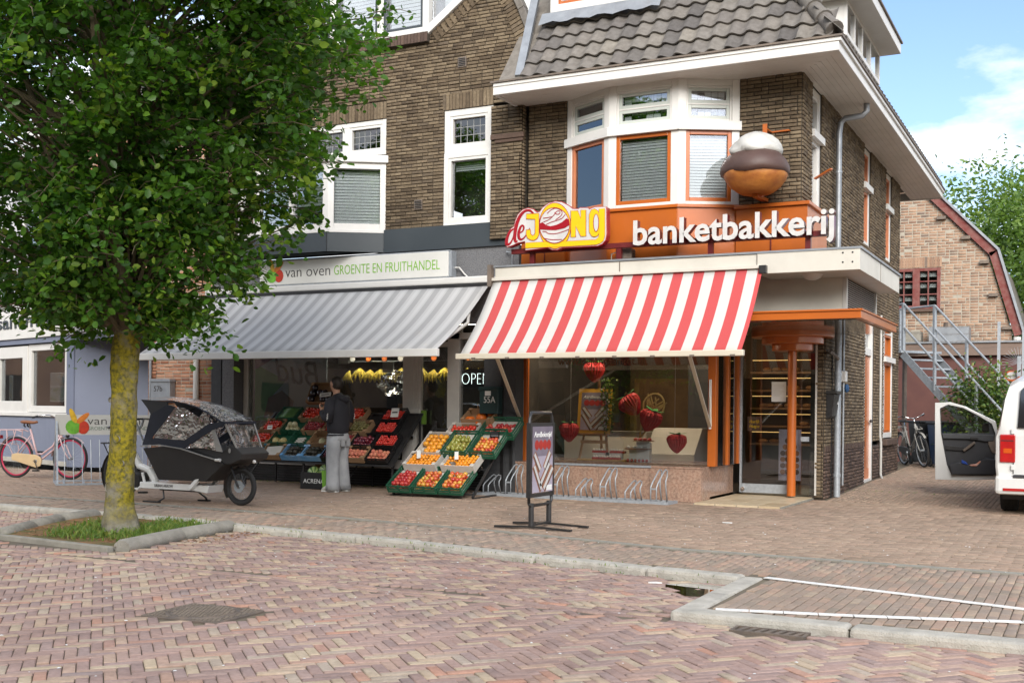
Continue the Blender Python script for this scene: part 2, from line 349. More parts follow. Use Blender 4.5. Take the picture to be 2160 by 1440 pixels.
def lay(parent, P, z, Lb, W, mat, n_ind=300, gap=.005, name='paver', zj=.002, wob=.6):
    """P: centres and angles; the nearest n_ind in view are objects of their own, the rest one mesh"""
    Lb -= gap; W -= gap
    d = np.hypot(P[:, 0]-CAM.x, P[:, 1]-CAM.y)
    vis = np.array([in_view(x, y, z, -.01) for x, y in P[:, :2]], bool)
    order = np.argsort(np.where(vis, d, 1e6)); ind = order[:n_ind] if n_ind else []
    if n_ind:
        me = paver_mesh(Lb, W, mat)
        for i in ind:
            o = bpy.data.objects.new(name, me); COL.objects.link(o); o.parent = parent
            o.location = (P[i, 0], P[i, 1], z+random.gauss(0, zj)); o.rotation_euler = (random.gauss(0, .01), random.gauss(0, .008), P[i, 2]+random.gauss(0, .008)+(math.pi if random.random() < .5 else 0))
    m = np.ones(len(P), bool); m[list(ind)] = False; Q = P[m]; n = len(Q)
    if n == 0: return
    a, b, c, h = Lb/2, W/2, .006, .02
    V0 = np.array([(-a, -b, -h), (a, -b, -h), (a, b, -h), (-a, b, -h), (-a, -b, -.004), (a, -b, -.004), (a, b, -.004), (-a, b, -.004), (-a+c, -b+c, 0), (a-c, -b+c, 0), (a-c, b-c, 0), (-a+c, b-c, 0)])
    F0 = np.array([(8, 9, 10, 11), (4, 5, 9, 8), (5, 6, 10, 9), (6, 7, 11, 10), (7, 4, 8, 11), (0, 1, 5, 4), (1, 2, 6, 5), (2, 3, 7, 6), (3, 0, 4, 7)])
    an = Q[:, 2]+RNG.normal(0, .008, n); ca, sa = np.cos(an)[:, None], np.sin(an)[:, None]
    sxy = 1+RNG.normal(0, .006, (n, 1))
    X = V0[None, :, 0]*sxy; Y = V0[None, :, 1]*sxy; tz = RNG.normal(0, .01, (n, 1))*X+RNG.normal(0, .012, (n, 1))*Y
    V = np.stack([Q[:, :1]+X*ca-Y*sa, Q[:, 1:2]+X*sa+Y*ca, z+V0[None, :, 2]+tz+RNG.normal(0, zj, (n, 1))], 2)
    F = (F0[None]+12*np.arange(n)[:, None, None]).reshape(-1, 4)
    o = rawmesh('pavers', V.reshape(-1, 3), F, mat, parent, np.repeat(RNG.random(n), 9)); o['kind'] = 'stuff'
    return o
def sheet(name, poly, z, mat, parent=None):
    m = MB(); m.add([(x, y, z) for x, y in poly], [tuple(range(len(poly)))]); return m.build(name, mat, parent)
ZR = -.05
g_ = tag(sheet('ground', [(-250, -250), (250, -250), (250, 250), (-250, 250)], -.14, M['joint']), kind='structure')
KB = [(-22, -5.3), (-7.7, -5.41), (-5.77, -5.46), (-4.0, -5.62), (-2.38, -5.84), (-.88, -6.04), (.58, -6.36), (1.69, -6.57), (2.5, -6.7)]   # back edge of the kerb
KF = [(x, y-.19) for x, y in KB]
road = tag(sheet('road', [(-22, -16), (14, -16), (14, -8.4), (2.5, -8.4), (2.45, -6.8)]+KF[::-1][1:], ZR-.011, M['joint']), kind='structure')
walk = tag(sheet('sidewalk', KB+[(2.5, -8.5), (14, -8.5), (14, 1.5), (1.3, 1.5), (1.3, .35), (-22, .35)], -.009, M['joint']), kind='structure')
alley = tag(sheet('alley_pavement', [(1.0, 1.5), (14, 1.5), (14, 16.5), (1.0, 16.5)], -.013, M['joint']), kind='structure')
# road: herringbone at 45 degrees
Wb, nb = .066, 3
P = herring(Wb, nb, R(45)+R(2), (-5.5, 6.2, -13.2, -8.35))
mh = [(-.53, -10.13), (-.55, -9.57), (.11, -9.57), (.08, -10.12)]
m = poly_contains([(-6, -13.4), (6.5, -13.4), (6.5, -8.62), (-4.6, -8.5), (-6, -8.25)], P[:, 0], P[:, 1]) & ~poly_contains(mh, P[:, 0], P[:, 1]) & ~poly_contains([(2.95, -8.75), (3.42, -8.75), (3.42, -8.4), (2.95, -8.4)], P[:, 0], P[:, 1])
lay(road, P[m], ZR, Wb*nb, Wb, M['paver'], 300)
# seam: three courses laid lengthwise along the old road edge
seam = []
for r_ in range(3):
    for i in range(66):
        x = -6.6+i*.2+r_*.07
        if x > 6.4: break
        y = -8.3-r_*.068-.06*max(0, min(1, (x+5)/4)); y = y if x < 2.45 else -8.56-r_*.068
        if x > 2.45 and r_ == 2 or (2.93 < x < 3.45): continue
        seam.append((x, y, 0))
lay(road, np.array(seam, float), ZR, .2, Wb, M['paver'], 0)
# parking strip between kerb and seam, herringbone the other way round
P = herring(Wb, nb, R(-45)+R(4), (-9.5, 2.6, -8.3, -5.4))
m = poly_contains([(x, y-.22) for x, y in KB[1:]]+[(2.42, -8.28), (-1, -8.26), (-4.5, -8.2), (-9.5, -8.2)], P[:, 0], P[:, 1]) & ~poly_contains([(-5.85, -5.4), (-3.4, -5.4), (-3.0, -7.95), (-5.15, -7.95)], P[:, 0], P[:, 1])
lay(road, P[m], ZR, Wb*nb, Wb, M['paver'], 0)
# sidewalk: running bond along the shopfronts, then a strip, then a band laid across
ST = [(-22, -4.35), (-6, -4.4), (-3.08, -4.53), (-.75, -4.83), (1.51, -5.3), (4.44, -5.38), (14, -5.5)]
def st_y(x): return float(np.interp(x, [p[0] for p in ST], [p[1] for p in ST]))
P = running(.205, .068, 0, (-16, 8, -5.6, 1.4))
sy = np.interp(P[:, 0], [p[0] for p in ST], [p[1] for p in ST])
m = (P[:, 1] > sy+.13) & ((P[:, 1] < .34) | ((P[:, 0] > 1.3) & (P[:, 1] < 1.5))) & ~((P[:, 0] > -.02) & (P[:, 0] < 1.16) & (P[:, 1] > -.32)) & ~((P[:, 0] > -3.2) & (P[:, 0] < 0.) & (P[:, 1] > -.02))
lay(walk, P[m], 0, .205, .068, M['paver_walk'], 0, .006)
P = running(.205, .068, R(90), (-16, 8, -8.5, -4.3))
sy = np.interp(P[:, 0], [p[0] for p in ST], [p[1] for p in ST]); ky = np.interp(P[:, 0], [p[0] for p in KB], [p[1] for p in KB])
ky = np.where(P[:, 0] > 2.66, -8.32, ky)
m = (P[:, 1] < sy-.1) & (P[:, 1] > ky+.06) & ((P[:, 0] < 2.5) | (P[:, 0] > 2.68) | (P[:, 1] > -6.6))
lay(walk, P[m], 0, .205, .068, M['paver_band'], 300, .006)
P = running(.205, .068, R(90), (1.3, 6.5, 1.5, 12.5))
m = (P[:, 0] > 1.42) & (P[:, 1] > 1.5)
lay(alley, P[m], -.004, .205, .068, M['paver_walk'], 0, .006)
# concrete strip in the pavement
for i in range(len(ST)-1):
    (xa, ya), (xb, yb) = ST[i], ST[i+1]; n = max(1, int((xb-xa)/1.0))
    for k in range(n):
        p = Vector((xa+(xb-xa)*k/n, ya+(yb-ya)*k/n, -.03)); q = Vector((xa+(xb-xa)*(k+1)/n-.006, ya+(yb-ya)*(k+1)/n, -.03))
        MB().beam(p, q, .12, .068).build('strip_stone', M['strip'], walk)
# kerbs: single stones
def kerb_run(pts, w, h0, h1, parent, name='kerb_stone', L_=1.0, off=0., bevel=.02, mat=None):
    for i in range(len(pts)-1):
        a, b = Vector((*pts[i], 0)), Vector((*pts[i+1], 0)); d = b-a; n = max(1, round(d.length/L_))
        for k in range(n):
            p = a+d*(k/n); q = a+d*((k+1)/n)-d.normalized()*.008; zc = (h0+h1)/2+random.gauss(0, .003)
            MB().beam((p.x, p.y, zc), (q.x, q.y, zc+random.gauss(0, .003)), w, h1-h0).build(name, mat or M['concrete'], parent, bevel=bevel)
kerb = tag(bpy.data.objects.new('kerb', None), kind='structure'); COL.objects.link(kerb)
kerb_run([(x, y-.095) for x, y in KB], .19, -.16, .012, kerb, bevel=.03)
kerb_run([(2.56, -6.72), (2.58, -8.36)], .17, -.16, .008, kerb)
kerb_run([(2.5, -8.43), (5.9, -8.44), (14, -8.44)], .2, -.16, .012, kerb, L_=1.15, bevel=.03)
# painted white courses on the build-out
def painted(nm, pts, lab):
    t = tag(bpy.data.objects.new(nm, None), kind='structure'); COL.objects.link(t)
    for i in range(len(pts)-1):
        a, b = Vector((*pts[i], .006)), Vector((*pts[i+1], .006)); d = b-a; n = max(1, round(d.length/.21))
        for k in range(n):
            p = a+d*(k/n); q = a+d*((k+1)/n)-d.normalized()*.006
            MB().beam(p, q, .066, .006).build('painted_brick', M['paint'], t)
painted('road_marking', [(2.66, -6.72), (3.71, -7.0), (4.55, -7.25), (7.5, -7.4)], '')
painted('road_marking', [(2.74, -8.3), (3.58, -8.08), (4.55, -7.76), (7.5, -7.6)], '')
# gully grate and manhole
t = thing('gully_grate', 'rusty slotted gully grate set against the kerb of the pavement build-out', 'drain grate', (3.18, -8.63, ZR+.004), R(-1))
MB().box(-.23, .23, -.085, .085, -.03, -.02).build('drain_pit', M['dark'], t)
m = MB(); m.box(-.23, .23, .065, .085, -.02, .008); m.box(-.23, .23, -.085, -.065, -.02, .008); m.box(-.23, -.21, -.065, .065, -.02, .008); m.box(.21, .23, -.065, .065, -.02, .008); m.build('grate_frame', M['iron'], t)
for i in range(7): MB().beam((-.18+i*.058, -.065, 0), (-.155+i*.058, .065, 0), .03, .016).build('slat', M['iron'], t)
t = thing('manhole_cover', 'square cast iron manhole cover with studded round lid in the road', 'manhole cover', (-.22, -9.85, ZR+.002), R(3))
m = MB(); m.box(-.3, .3, -.25, .25, -.03, .004); m.build('cover_frame', M['iron'], t, bevel=.006)
m = MB(); m.lathe([(.0, .01), (.2, .01), (.205, .006), (.215, .006), (.22, .011), (.235, .011), (.24, .004)], 36); m.build('round_lid', M['iron'], t)
m = MB()
for i in range(-9, 10):
    for j in range(-7, 8):
        x, y = i*.03+(j % 2)*.015, j*.032
        r = math.hypot(x, y)
        if r < .195: m.box(x-.009, x+.009, y-.007, y+.007, .009, .0145)
        elif r > .245 and abs(x) < .285 and abs(y) < .235: m.box(x-.009, x+.009, y-.007, y+.007, .003, .009)
m.build('studs', mk('worn_iron', (.30, .25, .2), (.2, .165, .13), 14, .6, .3), t)['kind'] = 'stuff'
# ------------------------------------------------------------------ brickwork, windows, roof tiles
BUD = {}
def brick_mesh(Lb, h, mat, d=.03):
    k = ('b', round(Lb, 3), round(h, 3), mat.name)
    if k not in BR_CACHE:
        a, b = Lb/2, h/2; c = .004; rr = lambda: random.uniform(-.0015, .0015)
        V = [(sx*a, sy*b, -d) for sx, sy in ((-1, -1), (1, -1), (1, 1), (-1, 1))]+[(sx*a, sy*b, -c) for sx, sy in ((-1, -1), (1, -1), (1, 1), (-1, 1))]+[(sx*(a-c)+rr(), sy*(b-c)+rr(), rr()) for sx, sy in ((-1, -1), (1, -1), (1, 1), (-1, 1))]
        F = [(8, 9, 10, 11)]+[(i+4, (i+1) % 4+4, (i+1) % 4+8, i+8) for i in range(4)]+[(i, (i+1) % 4, (i+1) % 4+4, i+4) for i in range(4)]
        me = bpy.data.meshes.new('brick'); me.from_pydata(V, [], F); me.materials.append(mat); BR_CACHE[k] = me
    return BR_CACHE[k]
def brickwork(house, nm, xf, v0, v1, free, mat, mortar, pitch=.054, Lb=.20, ind=0, proud=.016, thick=.2, back=True, hdr=.3, gap=.0125):
    """a wall part (mortar body) with its bricks; free(v) gives the open u intervals of a course"""
    rows = max(1, int(round((v1-v0)/pitch))); pitch = (v1-v0)/rows; m = MB(xf); bl = []
    for r_ in range(rows):
        v = v0+(r_+.5)*pitch; iv = free(v)
        for (a, b) in iv:
            if b-a < .02: continue
            if back: m.box(a, b, v-pitch/2, v+pitch/2, -thick, 0)
            u = a-(random.random()*.3*Lb if False else (.5*Lb if r_ % 2 else 0)); first = True
            while u < b-.01:
                l = Lb if random.random() > hdr*.5 else Lb*.5
                u0, u1 = max(a, u), min(b, u+l)
                if u1-u0 > .03: bl.append(((u0+u1)/2, v, u1-u0, pitch))
                u += l
    w = m.build(nm, mortar, house) if back else put(nm, None, house)
    place_bricks(w, xf, bl, mat, ind, proud, Lb, pitch, gap); return w
def place_bricks(w, xf, bl, mat, ind, proud, Lb, pitch, gap=.0125, ang=None):
    n = len(bl); B = np.array(bl, float); j = []
    if ind:
        pos = [xf @ Vector((b[0], b[1], 0)) for b in bl]; full = [i for i in range(n) if abs(bl[i][2]-Lb) < .002 and in_view(*pos[i], -.01)]
        full.sort(key=lambda i: (pos[i]-CAM).length); j = full[:ind]; me = brick_mesh(Lb-gap, pitch-gap, mat)
        for i in j:
            o = bpy.data.objects.new('brick', me); COL.objects.link(o); o.parent = w
            o.matrix_local = xf @ Matrix.Translation((bl[i][0], bl[i][1], proud+random.gauss(0, .0025))) @ Euler((random.gauss(0, .012), random.gauss(0, .008), random.gauss(0, .006)+(math.pi if random.random() < .5 else 0))).to_matrix().to_4x4()
    k = np.ones(n, bool); k[j] = False; B = B[k]; n = len(B)
    if n == 0: return
    a = (B[:, 2]-gap)/2; b = (B[:, 3]-gap)/2; c = .004
    sg = np.array([(-1, -1), (1, -1), (1, 1), (-1, 1)])
    rings = []
    for (ins, ww) in ((0, -.03), (0, -c), (c, 0.)):
        U = B[:, :1]+sg[None, :, 0]*(a[:, None]-ins); Vv = B[:, 1:2]+sg[None, :, 1]*(b[:, None]-ins)
        Wd = np.full_like(U, proud+ww)
        if ww > -.02: Wd = Wd+RNG.normal(0, .0025, (n, 1))+RNG.normal(0, .0008, (n, 4))
        rings.append(np.stack([U, Vv, Wd], 2))
    V = np.concatenate(rings, 1)
    F0 = np.array([(8, 9, 10, 11)]+[(i+4, (i+1) % 4+4, (i+1) % 4+8, i+8) for i in range(4)]+[(i, (i+1) % 4, (i+1) % 4+4, i+4) for i in range(4)])
    F = (F0[None]+12*np.arange(n)[:, None, None]).reshape(-1, 4)
    Mx = np.array(xf); Vw = V.reshape(-1, 3) @ Mx[:3, :3].T+Mx[:3, 3]
    o = rawmesh('bricks', Vw, F, mat, w, np.repeat(RNG.random(n), 9)); o['kind'] = 'stuff'
def soldier(house, nm, xf, u0, u1, v0, v1, mat, proud=.015, mortar=None):
    """a row of bricks on end"""
    t = MB(xf); t.box(u0, u1, v0, v1, -.1, proud-.01); w = t.build(nm, mortar or M['mortar'], house); n = max(1, round((u1-u0)/.062)); p = (u1-u0)/n
    for i in range(n): MB(xf).box(u0+i*p+.005, u0+(i+1)*p-.005, v0+.005, v1-.005, -.02, proud+random.uniform(-.003, .003), rn=random.random()+.001).build('brick', mat, w)
    return w
def holes_free(u0, u1, holes):
    def f(v):
        iv = [(u0(v) if callable(u0) else u0, u1(v) if callable(u1) else u1)]
        for (a, b, c, d) in holes:
            if c < v < d:
                nx = []
                for (p, q) in iv:
                    if b <= p or a >= q: nx.append((p, q)); continue
                    if a > p: nx.append((p, a))
                    if b < q: nx.append((b, q))
                iv = nx
        return iv
    return f
M['stain'] = [mk_glass('leaded_%d' % i, c, .8, .05) for i, c in enumerate([(.16, .06, .14), (.22, .22, .07), (.05, .06, .10), (.12, .03, .04), (.3, .28, .16)])]
M['lead'] = mk('lead_came', (.35, .35, .34), None, 8, .5, .4)
M['blind'] = mk('white_blind', (.82, .84, .83), (.76, .79, .78), 3, .6)
M['greenish'] = mk('pale_sash', (.50, .53, .49), (.46, .49, .45), 3, .45)
def window(house, xf, u0, u1, v0, v1, fm, pane, ft=.06, w=(-.12, -.03), bu=(), bv=(), bt=.04, sash=None, lead=None, blind=0, room=.45, nm='window', blind_v=None, sill=0., bm=None):
    m = MB(xf); a, b = w
    m.box(u0, u0+ft, v0, v1, a, b); m.box(u1-ft, u1, v0, v1, a, b); m.box(u0+ft, u1-ft, v1-ft, v1, a, b-.002); m.box(u0+ft, u1-ft, v0, v0+ft, a, b-.002)
    us = [u0+ft]+sorted(bu)+[u1-ft]; vs_ = [v0+ft]+sorted(bv)+[v1-ft]
    for x in bu: m.box(x-bt/2, x+bt/2, v0+ft, v1-ft, a+.01, b-.004)
    for y in bv: m.box(u0+ft, u1-ft, y-bt/2, y+bt/2, a+.012, b-.006)
    if sill: m.box(u0-.04, u1+.04, v0-.05, v0, a, b+sill)
    o = m.build(nm, fm, house, bevel=.005); wg = (a+b)/2-.01
    for i in range(len(us)-1):
        for k in range(len(vs_)-1):
            p, q = us[i]+(bt/2 if i else 0), us[i+1]-(bt/2 if i < len(us)-2 else 0); r_, s_ = vs_[k]+(bt/2 if k else 0), vs_[k+1]-(bt/2 if k < len(vs_)-2 else 0)
            if sash:
                s = MB(xf); st = .045; z0, z1 = a+.015, b-.012; s.box(p, p+st, r_, s_, z0, z1); s.box(q-st, q, r_, s_, z0, z1); s.box(p+st, q-st, s_-st, s_, z0, z1-.002); s.box(p+st, q-st, r_, r_+st, z0, z1-.002)
                s.build('sash', sash, o, bevel=.004); p += st; q -= st; r_ += st; s_ -= st
            if lead:
                nu, nv = lead; du, dv = (q-p)/nu, (s_-r_)/nv; lm = MB(xf)
                for x in range(1, nu): lm.box(p+x*du-.005, p+x*du+.005, r_, s_, wg-.004, wg+.008)
                for y in range(1, nv): lm.box(p, q, r_+y*dv-.005, r_+y*dv+.005, wg-.003, wg+.007)
                lm.build('lead_came', M['lead'], o)
                for x in range(nu):
                    for y in range(nv): MB(xf).box(p+x*du+.004, p+(x+1)*du-.004, r_+y*dv+.004, r_+(y+1)*dv-.004, wg-.002, wg+.003+random.uniform(0, .002)).build('pane', random.choice(M['stain']), o)
            else: MB(xf).box(p-.004, q+.004, r_-.004, s_+.004, wg-.003, wg+.003).build('pane', pane, o)
            if blind:
                bl = MB(xf); n = int((s_-r_)/blind)
                lo = r_ if blind_v is None else s_-(s_-r_)*blind_v
                y = s_-.02
                while y > lo: bl.add([(p, y, a-.05), (q, y, a-.05), (q, y-blind*.97, a-.032), (p, y-blind*.97, a-.032)], [(0, 1, 2, 3)]); y -= blind
                bl.build('blind', bm or M['blind'], o)
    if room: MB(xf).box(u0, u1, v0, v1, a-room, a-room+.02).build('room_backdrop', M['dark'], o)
    return o
def tile_geo(W=.235, Lt=.34, n=8):
    V = []; F = []
    for s, z in ((0, .045), (Lt, .0)):
        for i in range(n+1):
            t = i/n; V.append(((t-.5)*W*1.04, s, z+.024*math.cos(2*math.pi*(t-.18))))
    for i in range(n+1): t = i/n; V.append(((t-.5)*W*1.04, .002, .02+.024*math.cos(2*math.pi*(t-.18))))
    k = n+1
    for i in range(n): F.append((i, i+1, k+i+1, k+i)); F.append((2*k+i, 2*k+i+1, i+1, i))
    return V, F
def roof_tiles(parent, xf, cells, mat, ind=True, W=.235, Lt=.34):
    V0, F0 = tile_geo(W, Lt)
    if ind:
        me = bpy.data.meshes.new('tile'); me.from_pydata(V0, [], F0); me.materials.append(mat); me.polygons.foreach_set('use_smooth', [True]*len(F0)); me.set_sharp_from_angle(angle=R(50))
        for (u, s) in cells:
            o = bpy.data.objects.new('tile', me); COL.objects.link(o); o.parent = parent
            o.matrix_local = xf @ Matrix.Translation((u+random.gauss(0, .003), s+random.gauss(0, .005), random.gauss(0, .002))) @ Euler((random.gauss(0, .01), random.gauss(0, .012), random.gauss(0, .012))).to_matrix().to_4x4()
    else:
        n = len(cells); c = np.array(cells); V0 = np.array(V0); F0 = np.array(F0)
        V = V0[None]+np.concatenate([c, np.zeros((n, 1))], 1)[:, None, :]; Mx = np.array(xf)
        F = (F0[None]+len(V0)*np.arange(n)[:, None, None]).reshape(-1, 4)
        o = rawmesh('tiles', V.reshape(-1, 3) @ Mx[:3, :3].T+Mx[:3, 3], F, mat, parent, np.repeat(RNG.random(n), len(F0))); o['kind'] = 'stuff'
FR = lambda y=0., x=0., z=0.: frame((x, y, z), (1, 0, 0), (0, -1, 0))     # facing the street
SR = lambda x, y=0., z=0.: frame((x, y, z), (0, 1, 0), (1, 0, 0))           # facing the alley

# ================================================================== the bakery house
bak = thing('bakery_house', 'corner house of brown brick with orange bay window and grey pantile roof', 'house')
bw = 1.36
brickwork(bak, 'front_wall', FR(0), 3.3, 5.93, holes_free(-2.78, bw, [(-2.14, .5, 3, 7)]), M['brick'], M['mortar'], ind=170)
brickwork(bak, 'party_pilaster', FR(-.1), 3.9, 5.95, holes_free(-3.38, -2.84, []), M['brick'], M['mortar'], ind=20)
brickwork(bak, 'pilaster_return', SR(-2.84, -.1), 3.9, 5.93, holes_free(0, .1, []), M['brick'], M['mortar'], thick=.1)
m = MB(); m.box(-3.37, -2.8, -.15, -.1, 5.42, 5.5); m.box(-3.3, -2.82, -.13, -.1, 5.37, 5.42); m.build('corbel_ledge', M['brick_dark'], bak, bevel=.01)
SW = [(.6, 1.24, 4.1, 6), (4.64, 5.32, 4.2, 6), (6.95, 7.66, 4.2, 6)]
brickwork(bak, 'side_wall_upper', SR(bw), 3.2, 5.93, holes_free(0.012, 8.7, SW), M['brick'], M['mortar'], ind=50)
SL = [(4.9, 5.82, -.1, 2.88), (6.85, 7.98, .80, 2.92)]
brickwork(bak, 'side_wall_lower', SR(bw), .78, 3.2, holes_free(1.612, 8.7, SL), M['brick'], M['mortar'], ind=60)
soldier(bak, 'plinth_course', SR(bw), 1.62, 4.9, .70, .80, M['brick_dark'], .02)
brickwork(bak, 'side_plinth', SR(bw), 0, .70, holes_free(1.612, 8.7, SL), M['brick_dark'], M['mortar'], proud=.016)
brickwork(bak, 'corner_wall', FR(1.6), 0.02, 3.1, holes_free(1.23, bw, []), M['brick'], M['mortar'], hdr=1.5, thick=.1)
for (p, q) in ((1.42, 1.5), (5.5, 5.56)):   # slim pilaster strips on the side wall
    pass
m = MB(); m.box(1.2, 1.35, 0., 8.7, 3.02, 3.2); m.build('floor_edge', M['mortar'], bak)
MB().box(-3.2, 1.15, 8.69, 8.7, 0, 6).build('rear_wall', M['mortar'], bak)
# side windows, upper
for (a, b, c, d) in SW:
    window(bak, SR(bw), a, b, c, 5.9, M['white'], M['glass_up'], .09, (-.13, -.02), bv=[5.22], bt=.12, sash=M['orange_pale'] if a > 1 else M['white'], room=.5)
    MB(SR(bw)).box(a-.03, b+.03, 5.17, 5.27, -.02, .05).build('crossbar', M['white'], bak)
# alley door and window
window(bak, SR(bw), 4.92, 5.8, .02, 2.86, M['white'], M['glass'], .1, (-.14, -.01), bv=[2.38], bt=.13, room=.5, nm='alley_door')
o = MB(SR(bw)).box(5.02, 5.7, .3, 2.3, -.09, -.05).build('door_leaf', M['orange'], bak, bevel=.006); MB(SR(bw)).box(5.02, 5.7, .1, .3, -.085, -.045).build('kick_board', M['orange_pale'], o)
MB(SR(bw)).ball((5.62, 1.15, .0), .03).build('door_knob', M['black'], o)
window(bak, SR(bw), 6.87, 7.96, .82, 2.9, M['white'], M['glass_up'], .1, (-.12, -.0), bv=[2.32], bt=.12, sash=M['orange'], room=.5)
m = MB(SR(bw)); m.box(6.8, 8.05, .68, .8, -.1, .1); m.build('brick_sill', M['brick_dark'], bak, bevel=.015)
MB(SR(bw)).box(6.83, 8.0, 2.27, 2.37, -.02, .06).build('crossbar', M['white'], bak)
# bay window
BP = [(-2.14, 0.), (-1.29, -.42), (-.25, -.42), (.5, 0.)]
for i in range(3):
    a, b = Vector((*BP[i], 0)), Vector((*BP[i+1], 0)); U = (b-a).normalized(); N = U.cross(Vector((0, 0, 1))); xf = frame(a, U, N); Lf = (b-a).length; pw = .11
    m = MB(xf); m.box(0, pw, 4.17, 5.93, -.1, 0); m.box(Lf-pw, Lf, 4.17, 5.93, -.1, 0); m.box(pw, Lf-pw, 5.20, 5.34, -.1, -.004); m.box(pw, Lf-pw, 5.83, 5.93, -.1, -.004); m.box(pw, Lf-pw, 4.17, 4.215, -.1, -.003)
    m.box(-.02, Lf+.02, 5.2, 5.33, -.02, .045)
    o = m.build('bay_frame', M['white'], bak, bevel=.006)
    window(bak, xf, pw, Lf-pw, 4.215, 5.20, M['orange'] if i else M['orange_pale'], M['glass_up'], .055, (-.07, -.012), blind=.042, room=.35, nm='lower_window', bm=mk('grey_blind', (.20, .23, .25), None, 4, .6) if i == 0 else None)
    window(bak, xf, pw, Lf-pw, 5.34, 5.83, M['white'], M['glass_up'], .03, (-.08, -.02), bv=[5.575], bt=.025, sash=M['greenish'], room=0, nm='upper_light')
    lm = MB(xf); x = pw+.08
    nx = max(3, int(Lf/.16))
    for k in range(nx):
        for r_ in range(4):
            u0 = pw+.08+k*(Lf-2*pw-.16)/nx; u1 = pw+.08+(k+1)*(Lf-2*pw-.16)/nx; v0 = 5.40+r_*.095
            MB(xf).box(u0+.004, u1-.004, v0+.004, v0+.091, -.12, -.116).build('inner_leaded_pane', M['blind'] if random.random() < .6 else M['stain'][random.choice((1, 2, 4))], o)
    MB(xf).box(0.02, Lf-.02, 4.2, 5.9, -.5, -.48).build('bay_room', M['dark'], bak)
    # orange cladding below the bay, down to the canopy roof
    MB(xf).box(-.012, Lf+.012, 3.38, 4.12, -.1, .018).build('orange_panel', M['orange'], bak)
    MB(xf).box(-.012, Lf+.02, 4.12, 4.165, -.1, .05).build('orange_cornice', M['orange'], bak, bevel=.006)
m = MB(); m.box(.49, 1.47, -.1, 0, 3.38, 4.09); m.box(1.36, 1.47, 0, 1.15, 3.38, 4.09); m.build('orange_panel', M['orange'], bak)
m = MB(); m.box(.47, 1.51, -.14, 0, 4.09, 4.14); m.box(1.36, 1.51, 0, 1.17, 4.09, 4.14); m.build('orange_cornice', M['orange'], bak, bevel=.006)
m = MB(); m.box(-2.84, -2.12, -.09, 0, 3.38, 3.9); m.build('orange_panel', M['orange'], bak)
for x in (-2.45, -1.77, -.05, .98): MB().box(x-.006, x+.006, -.125 if x > .5 else -.1, -.09, 3.38, 3.7).build('panel_seam', M['maroon'], bak)
# canopy over the shop front
m = MB(); m.box(-2.91, .98, -.8, -.02, 3.19, 3.36); m.box(.98, 2.29, -.81, -.02, 3.10, 3.365); m.box(1.36, 2.288, -.02, 2.43, 3.105, 3.362); m.build('canopy', M['cream'], bak, bevel=.004)
m = MB(); m.box(-2.93, 2.31, -.82, -.7, 3.365, 3.392); m.box(2.2, 2.31, -.7, 2.45, 3.365, 3.392); m.box(-2.9, 2.2, -.7, 0, 3.362, 3.38); m.build('canopy_flashing', M['zinc'], bak)
for x in (-.95, .98): MB().box(x-.004, x+.004, -.815, -.79, 3.2, 3.36).build('fascia_joint', M['iron'], bak)
MB().box(2.285, 2.293, .75, .757, 3.11, 3.36).build('fascia_joint', M['iron'], bak)
m = MB()
for x, z in ((2.08, 3.32), (2.2, 3.32), (2.08, 3.2), (2.2, 3.2)): m.lathe([(0, -.006), (.012, -.004), (.012, 0)], 8, (x, -.81, z), 'y')
m.build('screw_heads', M['black'], bak)
o = MB().lathe([(0, -.07), (.05, -.068), (.1, -.045), (.13, -.01), (.14, 0)], 20, (1.62, -.45, 3.10)).build('soffit_lamp', M['white'], bak, smooth=True)
# transom box above the entrance, louvre on its side
m = MB(); m.box(-2.9, 1.97, -.02, 0.06, 2.61, 3.19); m.build('transom_panel', M['cream'], bak)
MB().box(1.3, 1.955, .06, 2.3, 2.61, 3.1).build('louvre_box', M['dark'], bak)
m = MB(); m.box(1.93, 1.985, -.03, .04, 2.61, 3.1); m.box(1.93, 1.985, 2.26, 2.32, 2.61, 3.1); m.build('louvre_frame', M['greyframe'], bak)
for i in range(16): MB(Matrix.Translation((1.965, 0, 2.635+i*.029)) @ Matrix.Rotation(R(35), 4, 'Y')).box(-.016, .016, .04, 2.26, -.0025, .0025).build('louvre_slat', M['greyframe'], bak)
# orange lower canopy with shiny underside
m = MB(); m.box(-.2, 2.31, -.8, -.72, 2.49, 2.585); m.box(2.23, 2.31, -.72, 2.07, 2.49, 2.585); m.box(-.2, 2.33, -.82, -.7, 2.585, 2.61); m.box(2.2, 2.33, -.7, 2.08, 2.585, 2.61); m.build('orange_fascia', M['orange'], bak, bevel=.004)
M['mirror_soffit'] = mk('polished_soffit', (.42, .40, .36), None, 2, .06, .75)
MB().box(-.2, 2.23, -.72, 2.07, 2.475, 2.5).build('polished_soffit', M['mirror_soffit'], bak)
cc = (.93, 1.42)
MB().lathe([(.065, .05), (.065, 2.21)], 24, (*cc, 0)).build('column', M['orange'], bak, smooth=True)
for (r_, z0, z1) in ((.30, 2.2, 2.3), (.45, 2.3, 2.395), (.60, 2.395, 2.475)):
    MB().lathe([(0, z0), (r_-.012, z0), (r_, z0+.008), (r_, z1), (0, z1)], 48, (*cc, 0)).build('column_ring', M['orange'], bak, smooth=30)
MB().lathe([(0, -.05), (.05, -.048), (.085, -.03), (.1, 0)], 18, (.62, -.2, 2.475)).build('soffit_lamp', M['white'], bak, smooth=True)
